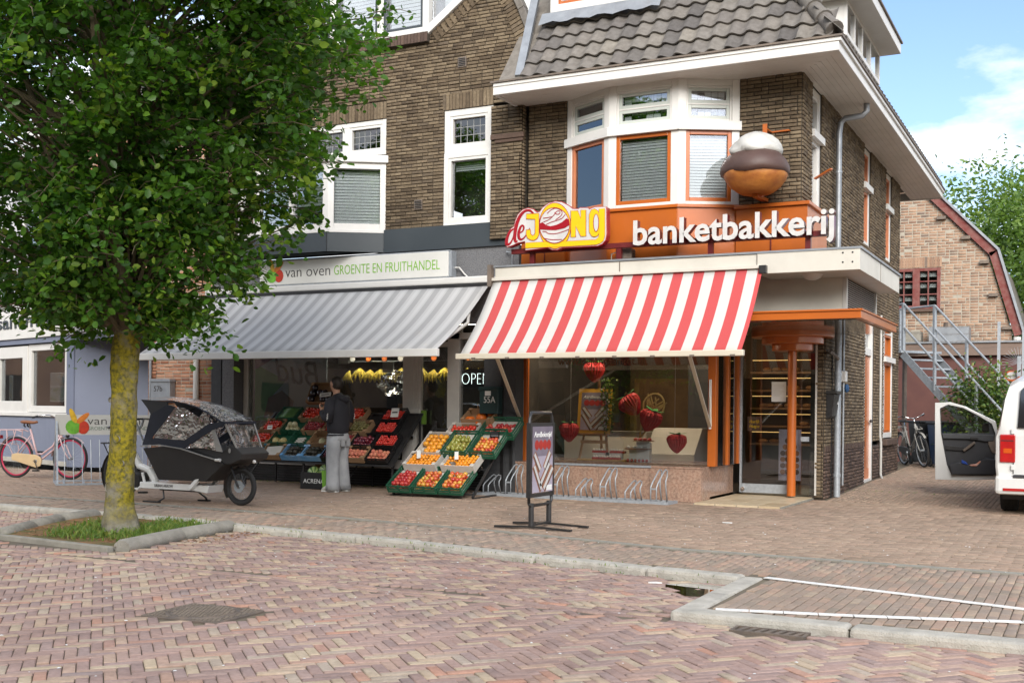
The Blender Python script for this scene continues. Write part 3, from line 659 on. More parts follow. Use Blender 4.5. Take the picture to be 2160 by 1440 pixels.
# shop window: granite plinth, posts, glass
for i in range(4):
    a, b = -3.18+i*.8, min(0, -3.18+(i+1)*.8); MB().box(a+.002, b-.002, 0, .05, .0, .475).build('granite_slab', M['granite'], bak)
    MB().box(a+.002, b-.002, -.012, .4, .475, .5).build('granite_cap', M['granite'], bak)
MB().box(-.05, 0, .05, 1.58, 0, .475).build('granite_slab', M['granite'], bak); MB().box(-.3, .012, .4, 1.58, .475, .5).build('granite_cap', M['granite'], bak)
MB().box(-2.6, -.75, -.02, -.012, .47, .5).build('steel_edge', M['steel'], bak)
for (x0, x1, y0, y1) in ((-3.03, -2.94, .33, .43), (-.02, .1, .32, .44), (.03, .1, .95, 1.05), (.02, .1, 1.52, 1.62)): MB().box(x0, x1, y0, y1, .5, 2.6).build('orange_post', M['orange'], bak, bevel=.006)
MB().box(-2.94, -.02, .37, .382, .5, 2.6).build('shop_pane', M['glass'], bak); MB().box(.05, .062, .44, .95, .5, 2.6).build('shop_pane', M['glass'], bak); MB().box(.05, .062, 1.05, 1.52, .5, 2.6).build('shop_pane', M['glass'], bak)
MB().box(-3.2, .02, .1, .36, 2.6, 2.64).build('window_head', M['orange'], bak)
M['web'] = mk('brown_lettering', (.12, .05, .02), None, 4, .6)
# entrance: tiles, glass door
fl = MB().box(.0, 1.22, -.35, 4.6, -.03, .018).build('entrance_floor', M['strip'], bak)
for i in range(4):
    for k in range(7):
        MB().box(.012+i*.3, .302+i*.3-.004, -.36+k*.3, -.07+k*.3, -.02, .028, rn=random.random()+.001).build('tile', M['tile_floor'], fl, bevel=.002)
dm = MB(FR(1.6)); dm.box(.1, .92, .065, .2, -.03, .02); dm.box(.1, .13, .2, 2.2, -.03, .02); dm.build('entrance_door', M['steel'], bak)
MB(FR(1.6)).box(.12, .92, .2, 2.2, -.008, 0).build('door_pane', M['glass'], bak); MB(FR(1.6)).box(.98, 1.25, .06, 2.47, -.008, 0).build('side_pane', M['glass'], bak); MB(FR(1.6)).box(.1, .98, 2.2, 2.47, -.008, 0).build('transom_pane', M['glass'], bak)
MB(FR(1.6)).box(1.235, 1.262, .06, 2.47, -.03, .02).build('side_frame', M['greyframe'], bak)
MB(FR(1.6)).lathe([(0, .03), (.03, .03), (.035, .0)], 12, (.16, .12, 0.02)).build('door_pivot', M['chrome'], bak)
MB(FR(1.6)).box(1.03, 1.15, .86, .93, 0, .03).build('letter_slot', M['steel'], bak)
# interior of the bakery
M['cream_wall'] = mk('shop_wall', (.10, .07, .04), (.15, .11, .065), 1.2, .8)
m = MB(); m.box(-3.1, 1.2, 5.2, 5.3, 0, 3.1); m.build('shop_back_wall', M['cream_wall'], bak)
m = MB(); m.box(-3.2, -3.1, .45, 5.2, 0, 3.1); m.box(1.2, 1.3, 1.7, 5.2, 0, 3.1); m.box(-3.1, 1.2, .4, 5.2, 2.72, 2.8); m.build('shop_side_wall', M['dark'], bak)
MB().box(-3.1, -.0, .4, 5.2, .02, .06).build('shop_floor', M['dark'], bak)
MB().box(-3.0, -.05, .4, 1.35, .44, .52).build('display_shelf', M['granite'], bak)
M['warm'] = mk_emit('warm_lamp', (1, .78, .54), 420); M['warm_back'] = mk_emit('warm_lamp_back', (1, .7, .4), 40); M['warm_dim'] = mk_emit('warm_shelf_light', (1, .6, .2), .55)
for i in range(5):
    MB().box(-.6, 1.15, 4.7, 5.1, .7+i*.32, .73+i*.32).build('bread_shelf', M['wood'], bak)
    MB().box(-.55, 1.1, 4.66, 4.69, .93+i*.32, .94+i*.32).build('shelf_light', M['warm_dim'], bak)
for i in range(30): tag(MB().ball((random.uniform(-.5, 1.05), random.uniform(4.75, 4.95), .77+.32*random.randrange(5)), .06, 8, 5, (1.5, 1, .7)).build('bread_loaf', M['wood'], None, smooth='all'), 'brown loaf on the lit shelves behind the bakery door', 'bread', 'loaves on the bakery shelves')
for (x, y) in ((-2.3, 2.6), (-1.2, 3.2), (-.2, 2.4), (.6, 3.0), (-2.7, 4.0), (-2.5, .75), (-1.7, .75), (-.9, .75)): MB().lathe([(0, -.04), (.035, -.03), (.04, 0)], 10, (x, y, 2.7)).build('ceiling_spot', M['warm'] if y < 1 else M['warm_back'], bak)  # front row is added fill to brighten the window display; the rest are shop spots
m = MB(); m.prism([(.0, .06), (.0, 1.02), (.35, 1.02), (.75, .62), (.75, .06)], -1.35, -.55, 'yz'); 
for i in range(len(m.v)): m.v[i] = (m.v[i][0], 2.1-m.v[i][1]+.0, m.v[i][2])
m.build('counter', M['cream'], bak); MB().box(-2.95, -1.5, 1.8, 2.4, .06, .95).build('counter', M['cream'], bak); MB().box(-2.93, -1.55, 1.75, 1.8, .95, 1.25).build('counter_glass', M['glass'], bak)
MB().box(-2.9, -1.6, 4.9, 5.19, .9, 1.9).build('wall_panel', mk('ochre_panel', (.26, .15, .05), (.14, .08, .03), 3, .7), bak)
MB().box(-1.4, -.6, 3.6, 4.1, .06, 2.1).build('cabinet', mk('grey_cabinet', (.08, .08, .085), None, 3, .5), bak)
# eave: fascia, soffit boards, gutter edge
ev = MB(); ev.box(-2.98, 2.0, -.8, -.74, 5.9, 6.07); ev.box(1.94, 2.0, -.74, 10.4, 5.9, 6.07); ev.box(-2.98, -2.92, -.74, -.02, 5.9, 6.07); ev.box(-2.98, 2.0, 10.34, 10.4, 5.9, 6.07); eave = ev.build('eave', M['white'], bak, bevel=.008)
m = MB(); m.box(-3.01, 2.05, -.84, -.72, 6.07, 6.095); m.box(1.93, 2.05, -.72, 10.43, 6.07, 6.095); m.box(-3.01, -2.9, -.72, -.1, 6.07, 6.095); m.build('gutter_edge', M['iron'], eave)
m = MB(); m.box(-2.97, 2.03, -.815, -.8, 6.02, 6.07); m.box(2.0, 2.03, -.8, 10.41, 6.02, 6.07); m.build('fascia_moulding', M['white'], eave, bevel=.004)
for k in range(8):
    y0 = -.74+k*.093; x1 = 1.94-(y0+.74)*(.58/.74)
    MB().box(-2.92, x1, y0+.002, y0+.09, 5.915, 5.93).build('soffit_board', M['soffit'], eave)
for k in range(7):
    x0 = 1.94-(k+1)*.085; MB().box(x0+.002, x0+.083, -.74+(1.94-x0)*(.74/.58)-.05, 10.34, 5.914, 5.93).build('soffit_board', M['soffit'], eave)
# roof
PT = R(52); ct, st_ = math.cos(PT), math.sin(PT)
roof = MB(); H7 = 2.3/math.tan(PT)
roof.add([(-2.95, -.73, 6.08), (1.97, -.73, 6.08), (1.97-1.9, -.73+1.9, 6.08+1.9*math.tan(PT)), (-2.95, 1.17, 6.08+1.9*math.tan(PT)), (1.97, 10.35, 6.08), (.07, 10.35, 6.08+1.9*math.tan(PT)), (-2.95, 10.35, 6.08), (-2.95, 10.35, 8.5)],
         [(0, 1, 2, 3), (1, 4, 5, 2), (3, 2, 5, 7), (4, 6, 7, 5), (0, 3, 7, 6), (0, 6, 4, 1)])
rf = roof.build('roof', M['tile_roof'], bak)
fx_ = Matrix(((1, 0, 0, 0), (0, ct, -st_, -.76), (0, st_, ct, 6.10), (0, 0, 0, 1)))
cells = []
for r_ in range(8):
    s = r_*.30; umax = 2.02-s*ct
    for c in range(22):
        u = -2.55+c*.235+.12
        y, z = -.76+s*ct, 6.1+s*st_
        vl = -2.62+ (0.02*r_)
        if u < vl or u > umax-.02: continue
        if -2.5 < u < -.6 and z > 7.1: continue
        cells.append((u, s))
roof_tiles(rf, fx_, cells, M['tile_roof'])
sx_ = Matrix(((0, -ct, st_, 2.0-.0), (1, 0, 0, 0), (0, st_, ct, 6.10), (0, 0, 0, 1)))
cells = []
for r_ in range(6):
    s = r_*.30
    for c in range(46):
        u = -.7+c*.235
        if u < -.74+s*ct or (u > 1.9 and u < 5.4 and s > .75): continue
        cells.append((u, s))
roof_tiles(rf, sx_, cells, M['tile_roof'], ind=False)
for k in range(7):     # hip ridge tiles
    a = Vector((1.95, -.74, 6.16))+Vector((-1, 1, math.tan(PT)))*(.17*k+.02); b = a+Vector((-1, 1, math.tan(PT)))*.185
    MB().tube([a, a+(b-a)*.12, a+(b-a)*.16, b], [.125, .125, .105, .10], 12).build('ridge_tile', M['tile_roof'], rf, smooth=True)
# front dormer with orange sashes
dx0, dx1, dy = -2.45, -.72, .02
m = MB(); m.box(dx0+.06, dx1-.06, dy+.1, 1.5, 7.3, 8.4); m.build('dormer_cheek', M['zinc'], bak)
window(bak, FR(dy), dx0, dx1, 7.27, 8.3, M['white'], M['glass_up'], .13, (-.1, .0), bu=[-1.7, -1.1], bt=.07, sash=M['orange'], room=.0, nm='dormer_window')
m = MB()
for k in range(16):
    x = dx0-.12+k*.12; m.add([(x, dy-.03, 7.28), (x+.12, dy-.03, 7.28), (x+.12, dy-.17, 7.08+.02*math.sin(k*1.9)), (x, dy-.17, 7.08+.02*math.sin((k-1)*1.9))], [(0, 1, 2, 3)])
m.build('lead_flashing', M['zinc'], bak)
# valley gutter against the greengrocer's gable
m = MB(); m.beam((-2.62, -.66, 6.17), (-2.8, .25, 7.7), .12, .07); m.build('valley_gutter', M['zinc'], bak)
m = MB(); m.prism([(-3.1, 6.09), (-2.5, 6.09), (-2.55, 6.5), (-2.7, 6.32), (-3.08, 6.24)], -.1, -.04); m.build('zinc_upstand', M['zinc'], bak)
# side dormer
m = MB(); m.box(.4, 1.46, 2.2, 5.2, 6.6, 7.62); m.build('dormer_cheek', M['white'], bak)
window(bak, SR(1.5), 2.2, 5.2, 7.05, 7.62, M['white'], M['glass_up'], .07, (-.04, .02), bu=[2.9, 3.55, 4.3], bt=.09, room=0, nm='dormer_window')
m = MB(); m.box(.2, 1.85, 1.9, 5.35, 7.6, 7.78); m.build('dormer_roof', M['white'], bak, bevel=.01); MB().box(.18, 1.88, 1.88, 5.38, 7.78, 7.81).build('dormer_flashing', M['iron'], bak)
# rain pipes on the side wall
pp = [(1.86, 2.0, 5.93), (1.86, 2.0, 5.8), (1.8, 2.0, 5.74), (1.55, 1.98, 5.72), (1.49, 1.97, 5.66), (1.47, 1.96, 5.5), (1.47, 1.96, 3.3)]
MB().tube(pp, .045, 12).build('rain_pipe', M['zinc'], bak, smooth=True)
MB().tube([(1.47, 2.06, 3.1), (1.47, 2.06, .02)], .05, 12).build('rain_pipe', M['steel'], bak, smooth=True)
m = MB(); m.tube([(1.47, 2.06, 1.86), (1.47, 2.06, 1.9)], .058, 12); m.tube([(1.47, 2.06, .32), (1.47, 2.06, .37)], .058, 12); m.tube([(1.47, 1.96, 4.9), (1.47, 1.96, 4.93)], .052, 12); m.build('pipe_collar', M['steel'], bak)
MB().tube([(1.40, 2.85, 3.1), (1.40, 2.85, .15)], .018, 8).build('thin_pipe', M['zinc'], bak, smooth=True)
MB().tube([(1.40, 6.35, 3.1), (1.40, 6.35, .9), (1.41, 6.4, .75), (1.41, 6.4, .15), (1.5, 6.1, .06)], .022, 8).build('thin_pipe', M['greyframe'], bak, smooth=True)
MB().tube([(1.40, 1.85, 2.2), (1.46, 1.5, 2.2), (1.5, 1.7, 2.14), (1.5, 1.9, 2.1)], .025, 8).build('pipe_branch', M['iron'], bak, smooth=True)
MB().tube([(1.38, 2.06, 2.2), (1.38, 2.06, .0)], .012, 6).build('cable', M['black'], bak)
m = MB(); m.box(1.37, 1.45, 2.78, 2.92, 1.78, 1.95); m.build('socket_box', M['white'], bak, bevel=.01); MB().ball((1.44, 2.9, 1.68), .07, 8, 6, (.6, .8, 1)).build('blue_bag', mk('blue_cloth', (.03, .09, .2), None, 8, .8), bak)
m = MB(); m.box(1.38, 1.6, 2.55, 2.75, 2.85, 3.05); m.build('alarm_box', M['white'], bak, bevel=.01)
MB().box(2.0, 2.03, .0, .02, 2.62, 2.9)
# ================================================================== the greengrocer's house
gro = thing('greengrocer_house', 'brown brick gabled house with white windows above the grey awning', 'house')
def gr(v):   # right outline of the gable
    return float(np.interp(v, [4.0, 6.04, 6.05, 6.58, 7.0, 7.57, 8.0, 8.4], [-3.39, -3.39, -2.72, -2.70, -2.78, -3.02, -3.3, -3.7]))
def gl(v): return float(np.interp(v, [4.0, 6.05, 6.06, 6.6, 7.57, 8.4], [-9.0, -9.0, -8.4, -8.4, -8.0, -7.4]))
GH = [(-4.27, -3.40, 4.1, 6.25), (-8.5, -5.37, 4.1, 6.27), (-7.3, -4.58, 7.28, 9)]
def gfree(v):
    iv = holes_free(gl, gr, GH)(v)
    if v > 7.28: s = -4.58+(v-7.24)*1.43; iv = [(max(a, s), b) for a, b in iv if b > s] 
    return iv
brickwork(gro, 'front_wall', FR(0), 4.18, 8.4, gfree, M['brick'], M['mortar'], ind=230)
soldier(gro, 'lintel', FR(0), -4.3, -3.39, 6.0, 6.26, M['brick'], .02); soldier(gro, 'lintel', FR(0), -8.52, -5.36, 6.0, 6.28, M['brick'], .02)
soldier(gro, 'brick_sill', FR(0), -7.35, -4.55, 7.12, 7.28, M['brick_dark'], .1)
# curved band of bricks along the gable edge, slate verge outside it
band = MB(); bl = []
vs_ = np.arange(6.3, 8.4, .062)
for v in vs_:
    a = Vector((gr(v), 0, v)); b = Vector((gr(v+.03), 0, v+.03)); d = (b-a).normalized(); n = Vector((-d.z, 0, d.x))
    xfb = Matrix(((d.x, n.x, 0, a.x), (0, 0, -1, 0), (d.z, n.z, 0, a.z), (0, 0, 0, 1)))
    MB(xfb).box(-.026, .026, .02, .23, -.02, .026, rn=random.random()+.001).build('arch_brick', M['brick'], gro)
    if int(v*50) % 5 == 0 or True:
        pass
for v in np.arange(6.3, 8.4, .2):
    a = Vector((gr(v), 0, v)); b = Vector((gr(v+.1), 0, v+.1)); d = (b-a).normalized(); n = Vector((d.z, 0, -d.x))
    xfb = Matrix(((d.x, n.x, 0, a.x), (0, 0, -1, 0), (d.z, n.z, 0, a.z), (0, 0, 0, 1)))
    MB(xfb).box(-.115, .115, -.02, .09, -.1, .05+random.uniform(0, .02)).build('verge_slate', M['tile_roof'], gro, bevel=.01)
for s_ in (0, 1):   # slanted bricks along the dormer edge
    for k in range(16):
        v = 7.3+k*.055; x = -4.58+(v-7.24)*1.43; d = Vector((1.43, 0, 1)).normalized(); n = Vector((d.z, 0, -d.x))
        if s_ == 0: xfb = Matrix(((d.x, n.x, 0, x), (0, 0, -1, 0), (d.z, n.z, 0, v), (0, 0, 0, 1))); MB(xfb).box(-.03, .03, .0, .2, -.02, .03, rn=random.random()+.001).build('arch_brick', M['brick'], gro)
m = MB(); m.beam((-4.62, -.03, 7.27), (-3.5, -.03, 8.05), .1, .12); m.build('barge_board', M['white'], gro, bevel=.006)
window(gro, FR(0), -7.3, -4.58, 7.28, 8.7, M['white'], M['glass_up'], .11, (-.12, .02), bu=[-6.45, -5.5], bt=.12, sash=M['anthracite'], room=.3, bm=M['blind'], blind=.06)
m = MB(); m.prism([(-4.58, 7.4), (-4.58, 8.3), (-3.6, 8.3), (-3.6, 8.1)], .1, .13); m.build('dormer_side_pane', M['glass_up'], gro)
MB().box(-4.58, -3.0, .5, .52, 7.2, 8.7).build('dormer_room', M['blind'], gro)
# narrow window
xf = FR(0)
window(gro, xf, -4.27, -3.40, 5.32, 6.0, M['white'], None, .1, (-.12, .0), lead=(5, 3), sash=M['white'], room=.4)
window(gro, xf, -4.27, -3.40, 4.18, 5.32, M['white'], M['glass_up'], .08, (-.12, .012), sash=M['white'], room=.5, blind=.03, blind_v=.14, sill=.04)
# leaded lights over the box bay
window(gro, xf, -8.5, -5.37, 5.42, 6.0, M['white'], None, .08, (-.12, .0), bu=[-7.72, -6.93, -6.15], bt=.1, lead=(5, 3), sash=M['white'], room=.5)
GB = [(-8.45, 0.), (-7.65, -.5), (-6.16, -.5), (-5.36, 0.)]
for i in range(3):
    a, b = Vector((*GB[i], 0)), Vector((*GB[i+1], 0)); U = (b-a).normalized(); N = U.cross(Vector((0, 0, 1))); xf = frame(a, U, N); Lf = (b-a).length
    window(gro, xf, 0, Lf, 4.18, 5.27, M['white'], M['glass_up'], .1, (-.1, .0), bu=[Lf/2] if i == 1 else [], bt=.09, room=.4, blind=.05, blind_v=1. if i != 1 else .6, nm='bay_window', sill=.02)
    MB(xf).box(-.03, Lf+.03, 5.27, 5.39, -.12, .05).build('bay_cornice', M['white'], gro, bevel=.01)
    MB(xf).box(-.006, Lf+.006, 3.82, 4.175, -.12, .012).build('anthracite_panel', M['anthracite'], gro)
    if i < 2: MB(xf).box(Lf-.004, Lf+.004, 3.83, 4.17, 0, .02).build('panel_joint', M['black'], gro)
m = MB(); m.add([(*p, 5.39) for p in GB], [(0, 1, 2, 3)]); m.add([(*p, 3.82) for p in GB], [(3, 2, 1, 0)]); m.build('bay_roof', M['anthracite'], gro)
MB().box(-5.36, -3.06, -.06, 0, 3.81, 4.178).build('anthracite_panel', M['anthracite'], gro); MB().box(-9.0, -8.44, -.06, 0, 3.81, 4.178).build('anthracite_panel', M['anthracite'], gro)
m = MB(); m.box(-9.0, -2.92, -.02, .1, 2.62, 3.81); m.build('pebbledash_wall', M['pebble'], gro)
MB().tube([(-3.1, -.05, 3.72), (-3.1, -.08, 3.7), (-3.0, -.08, 3.68), (-3.0, -.08, 3.4)], .015, 6).build('cable_hook', M['zinc'], gro)
for (x, z) in ((-3.95, 6.73), (-4.73, 4.55)): 
    o = MB(FR(0)).box(x-.075, x+.075, z-.08, z+.08, 0, .03).build('air_vent', M['iron'], gro)
    for k in range(5): MB(FR(0)).box(x-.06, x+.06, z-.06+k*.027, z-.05+k*.027, .03, .04).build('vent_slat', M['black'], o)
# ground floor: pilasters, window, door
MB().box(-9.0, -8.78, -.02, .25, 0, 2.62).build('charcoal_pilaster', M['charcoal'], gro); MB().box(-8.76, -8.5, -.01, .25, 0, 2.62).build('charcoal_pilaster', M['pebble'], gro); MB().box(-3.5, -2.95, -.02, .25, 0, 2.62).build('charcoal_pilaster', M['charcoal'], gro)
MB().box(-3.2, -3.15, -.03, -.02, 0, 2.62).build('pilaster_joint', M['black'], gro)
YF = .2; fr = FR(YF)
m = MB(fr); m.box(-8.46, -8.36, .3, 2.62, -.08, .0); m.box(-5.12, -4.84, .28, 2.62, -.1, .02); m.box(-4.96, -4.9, .28, 2.62, .02, .03); m.box(-8.36, -5.12, .3, .44, -.1, .04); m.box(-8.36, -5.12, 2.5, 2.62, -.08, 0)
m.box(-4.84, -4.78, .02, 2.4, -.06, .01); m.box(-4.28, -4.06, .02, 2.62, -.1, .02); m.box(-4.78, -4.28, 2.28, 2.36, -.06, .01); m.box(-4.84, -3.5, 2.4, 2.5, -.1, .02); m.box(-3.52, -3.47, .02, 2.4, -.06, .01); m.box(-4.78, -4.28, .02, .12, -.06, .01)
m.build('shopfront_frame', M['greyframe'], gro, bevel=.006)
MB(fr).box(-8.36, -5.12, .44, 2.5, -.05, -.042).build('shop_pane', M['glass'], gro); MB(fr).box(-4.78, -4.28, .12, 2.28, -.04, -.032).build('door_pane', M['glass'], gro); MB(fr).box(-4.06, -3.52, .3, 2.4, -.05, -.042).build('side_pane', M['glass'], gro)
o = MB(fr).box(-4.95, -4.75, 1.02, 1.28, .03, .1).build('door_lock_box', M['greyframe'], gro, bevel=.01); MB(fr).box(-4.74, -4.66, 1.04, 1.26, .02, .06).build('green_tag', mk('green_tag', (.13, .25, .03), None, 4, .6), gro)
MB(fr).lathe([(0, .04), (.025, .04), (.03, 0.)], 10, (-4.9, .82, .03)).build('key_cylinder', M['chrome'], gro)
for k in range(7): MB(fr).box(-8.46, -3.5, .012+k*.043, .05+k*.043, -.05, -.005+random.uniform(0, .006)).build('plinth_slat', M['black'], gro)
# interior
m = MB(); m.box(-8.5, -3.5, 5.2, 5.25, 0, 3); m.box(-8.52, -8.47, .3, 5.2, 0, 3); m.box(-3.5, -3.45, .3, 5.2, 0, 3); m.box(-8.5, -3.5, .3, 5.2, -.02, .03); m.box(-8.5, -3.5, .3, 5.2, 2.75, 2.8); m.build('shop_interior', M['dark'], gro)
MB().box(-5.0, -3.9, 2.9, 3.6, .05, 1.05).build('counter', M['anthracite'], gro); MB().box(-4.95, -3.9, 2.86, 2.89, 1.0, 1.03).build('counter_light', M['warm_dim'], gro)
MB().tube([(-7.2, 1.4, 2.12), (-3.8, 1.4, 2.12)], .012, 6).build('rail', M['chrome'], gro)
for (x, z) in ((-5.5, 1.9), (-6.4, 2.05)): MB().box(x-.11, x+.11, .32, .325, z-.02, z+.16).build('price_card', M['paper'], gro)
M['tube'] = mk_emit('shop_tube', (1, .88, .7), 30)
M['bill'] = mk_ramp('poster_print', [(0, (.30, .42, .50)), (1, (.30, .42, .50))], .5, 0, 5, 5, 0)
for x in (-6.9, -6.2, -5.0, -4.4): MB().box(x-.4, x+.4, 1.0, 1.06, 2.70, 2.74).build('ceiling_lamp', M['tube'], gro)  # glowing strips added to brighten the shop interior
pst = MB(FR(.34)); pst.box(-8.3, -6.75, 1.05, 2.42, 0, .012); bill = pst.build('window_poster', mk('poster_blue', (.48, .60, .68), (.66, .72, .76), 1.2, .6), gro)
m = MB(FR(.34)); m.prism([(-8.3, 1.05), (-7.55, 1.05), (-7.9, 1.5), (-7.62, 1.75), (-8.3, 2.05)], .014, .016, 'xy'); m.build('poster_green_shape', mk('poster_green', (.10, .40, .08), (.2, .5, .1), 2, .6), bill)
m = MB(FR(.34)); m.prism([(-8.3, 1.95), (-7.75, 2.2), (-7.95, 2.42), (-8.3, 2.42)], .018, .02, 'xy'); m.build('poster_pink_shape', mk('poster_pink', (.45, .2, .28), None, 3, .6), bill)
m = MB(FR(.34)); m.prism([(-8.1, 1.1), (-7.5, 1.1), (-7.45, 1.4), (-7.7, 1.58), (-8.0, 1.45)], .018, .02, 'xy'); m.build('poster_dark_shape', M['card'], bill)
text('poster_script', 'Bud', .62, M['black'], bill, FR(.32) @ Matrix.Translation((-6.85, 1.62, .004)) @ Matrix.Scale(-1, 4, (1, 0, 0)) @ Matrix.Rotation(R(8), 4, 'Z'), .001, 0, .35)
# roof mass behind
m = MB(); m.add([(-9, .1, 6.1), (-2.75, .1, 6.1), (-3.7, .1, 8.4), (-7.4, .1, 8.4), (-9, 9, 6.1), (-2.75, 9, 6.1), (-3.7, 9, 8.4), (-7.4, 9, 8.4)], [(1, 5, 6, 2), (2, 6, 7, 3), (3, 7, 4, 0), (5, 4, 7, 6)]); m.build('roof', M['tile_roof'], gro)

# ================================================================== neighbour with the red brick front (57b)
nb_ = thing('red_brick_house', 'red brick house front with grey letterbox and white rain pipe beside the greengrocer', 'house')
brickwork(nb_, 'front_wall', FR(0), 0, 3.1, holes_free(-10.52, -9.01, []), M['brick_red'], M['mortar_pale'], pitch=.062, ind=0, proud=.006)
brickwork(nb_, 'side_wall', frame((-10.52, 3, 0), (0, -1, 0), (-1, 0, 0)), 0, 3.1, holes_free(0, 3, []), M['brick_red'], M['mortar_pale'], pitch=.062, proud=.006)
brickwork(nb_, 'upper_wall', FR(.02), 3.1, 6.4, holes_free(-13.4, -9.01, [(-12.9, -11.2, 4.2, 5.7), (-10.6, -9.5, 4.2, 5.7)]), M['brick_red'], M['mortar_pale'], pitch=.062, proud=.006)
window(nb_, FR(.02), -12.9, -11.2, 4.2, 5.7, M['white'], M['glass_up'], .09, bu=[-12.05], room=.4); window(nb_, FR(.02), -10.6, -9.5, 4.2, 5.7, M['white'], M['glass_up'], .09, room=.4)
m = MB(); m.box(-13.4, -9.0, -.35, .02, 6.4, 6.6); m.build('eave', M['white'], nb_); m = MB(); m.add([(-13.4, -.35, 6.6), (-9, -.35, 6.6), (-9, 4, 9.8), (-13.4, 4, 9.8)], [(0, 1, 2, 3)]); m.build('roof', M['tile_roof'], nb_)
MB().tube([(-9.31, -.07, 3.3), (-9.31, -.07, .3)], .05, 10).build('rain_pipe', M['white'], nb_, smooth=True); MB().tube([(-10.42, -.05, 3.1), (-10.42, -.05, .0)], .025, 8).build('thin_pipe', M['zinc'], nb_)
MB().box(-10.5, -9.02, .2, .25, 3.0, 3.1).build('beam', M['white'], nb_)

# ================================================================== shop on the left, its front turned away a little
est = thing('estate_agent_shop', 'blue grey shop with white fascia, white windows and corrugated panel below', 'shop')
eu = Vector((math.cos(R(-17)), math.sin(R(-17)), 0)); en = Vector((eu.y, -eu.x, 0)); ex = frame((-13.85, 1.3, 0), eu, en)   # u runs back to the left as negative
M['glass_est'] = mk_glass('estate_glass', (.95, .96, .96), .4, .01)
window(est, ex, -2.28, -.34, 1.12, 2.6, M['white'], M['glass_est'], .14, (-.1, .0), room=0, nm='shop_window'); window(est, ex, -4.1, -2.3, 1.1, 2.58, M['white'], M['glass_est'], .26, (-.1, .02), room=0, nm='shop_window'); window(est, ex, -6, -4.12, 1.1, 2.58, M['white'], M['glass_est'], .14, (-.1, .0), room=0, nm='shop_window')
m = MB(ex); m.box(-6, -.3, 1.03, 1.11, -.1, .06); m.build('window_sill', M['white'], est, bevel=.005)
m = MB(ex); n = 90
for k in range(n): u = -6+k*.0635; m.add([(u, .1, -.01), (u, 1.03, -.01), (u+.02, 1.03, .018), (u+.02, .1, .018), (u+.044, 1.03, .018), (u+.044, .1, .018), (u+.0635, 1.03, -.01), (u+.0635, .1, -.01)], [(0, 1, 2, 3), (3, 2, 4, 5), (5, 4, 6, 7)])
m.build('corrugated_panel', M['blue_grey'], est); MB(ex).box(-6, -.3, .0, .1, -.2, .03).build('base_strip', M['concrete'], est)
m = MB(ex); m.box(-.33, .0, 0, 2.62, -.3, .03); m.box(-6, 2.2, 2.62, 2.74, -.4, .06); m.build('blue_grey_frame', M['blue_grey'], est)
m = MB(ex); m.add([(.0, 0, 0), (1.6, 0, -1.5), (1.6, 2.66, -1.5), (.0, 2.66, 0)], [(0, 1, 2, 3)]); m.build('porch_wall', M['blue_grey'], est)
m = MB(ex); m.box(1.6, 2.4, 0, 2.66, -1.6, -1.5); m.box(-6, 2.6, 2.66, 2.7, -1.6, -.4); m.build('porch_back', M['anthracite'], est)
window(est, ex, 1.65, 2.35, .1, 2.3, M['white'], M['glass'], .06, (-1.5, -1.44), bv=[.9, 1.4], room=0, nm='porch_window')
m = MB(ex); m.box(-6, 2.6, 2.74, 3.42, -.2, .1); fas = m.build('fascia', M['white'], est)
EST_TXT = 1
window(est, ex, -6, 2.6, 3.46, 4.05, M['white'], M['glass_up'], .07, (-.15, .0), bu=[-1.0, 1.2], blind=.045, room=.3, nm='strip_window')
m = MB(ex); m.box(-6, 2.6, 4.05, 7.2, -.4, -.02); m.build('upper_wall', mk('white_render', (.60, .60, .60), (.52, .52, .53), 3, .8), est)
window(est, ex, -2.6, -.6, 4.7, 6.2, M['white'], M['glass_up'], .08, (-.02, .04), bu=[-1.6], room=0); window(est, ex, .3, 1.9, 4.7, 6.2, M['white'], M['glass_up'], .08, (-.02, .04), bu=[1.1], room=0)
MB(ex).box(-16, 1.6, .0, 2.62, -3.0, -2.9).build('shop_back', mk('brown_wall', (.07, .05, .045), (.12, .09, .08), 1, .8), est)
MB(ex).box(-16, .0, 2.6, 2.64, -3, -.1).build('shop_ceiling', M['dark'], est)
M['photo_print'] = [mk('listing_print_%d' % i, a, b, 9, .6) for i, (a, b) in enumerate([((.30, .38, .42), (.45, .36, .22)), ((.18, .26, .10), (.42, .48, .55)), ((.35, .30, .26), (.15, .15, .17))])]
lst = [(-1.62, 1.68, .68, .30), (-1.62, 1.35, .68, .32), (-.76, 1.68, .28, .3), (-.76, 1.35, .28, .32), (-2.95, 1.68, .34, .3), (-2.95, 1.35, .34, .32), (-3.8, 1.35, .2, .6)]
for i, (u, v, w_, h_) in enumerate(lst):
    o = MB(ex).box(u, u+w_, v, v+h_, -.2, -.195).build('listing_card', M['paper'], est); MB(ex).box(u+.015, u+w_-.015, v+.015, v+h_-.015, -.195, -.192).build('listing_photo', M['photo_print'][i % 3], o)

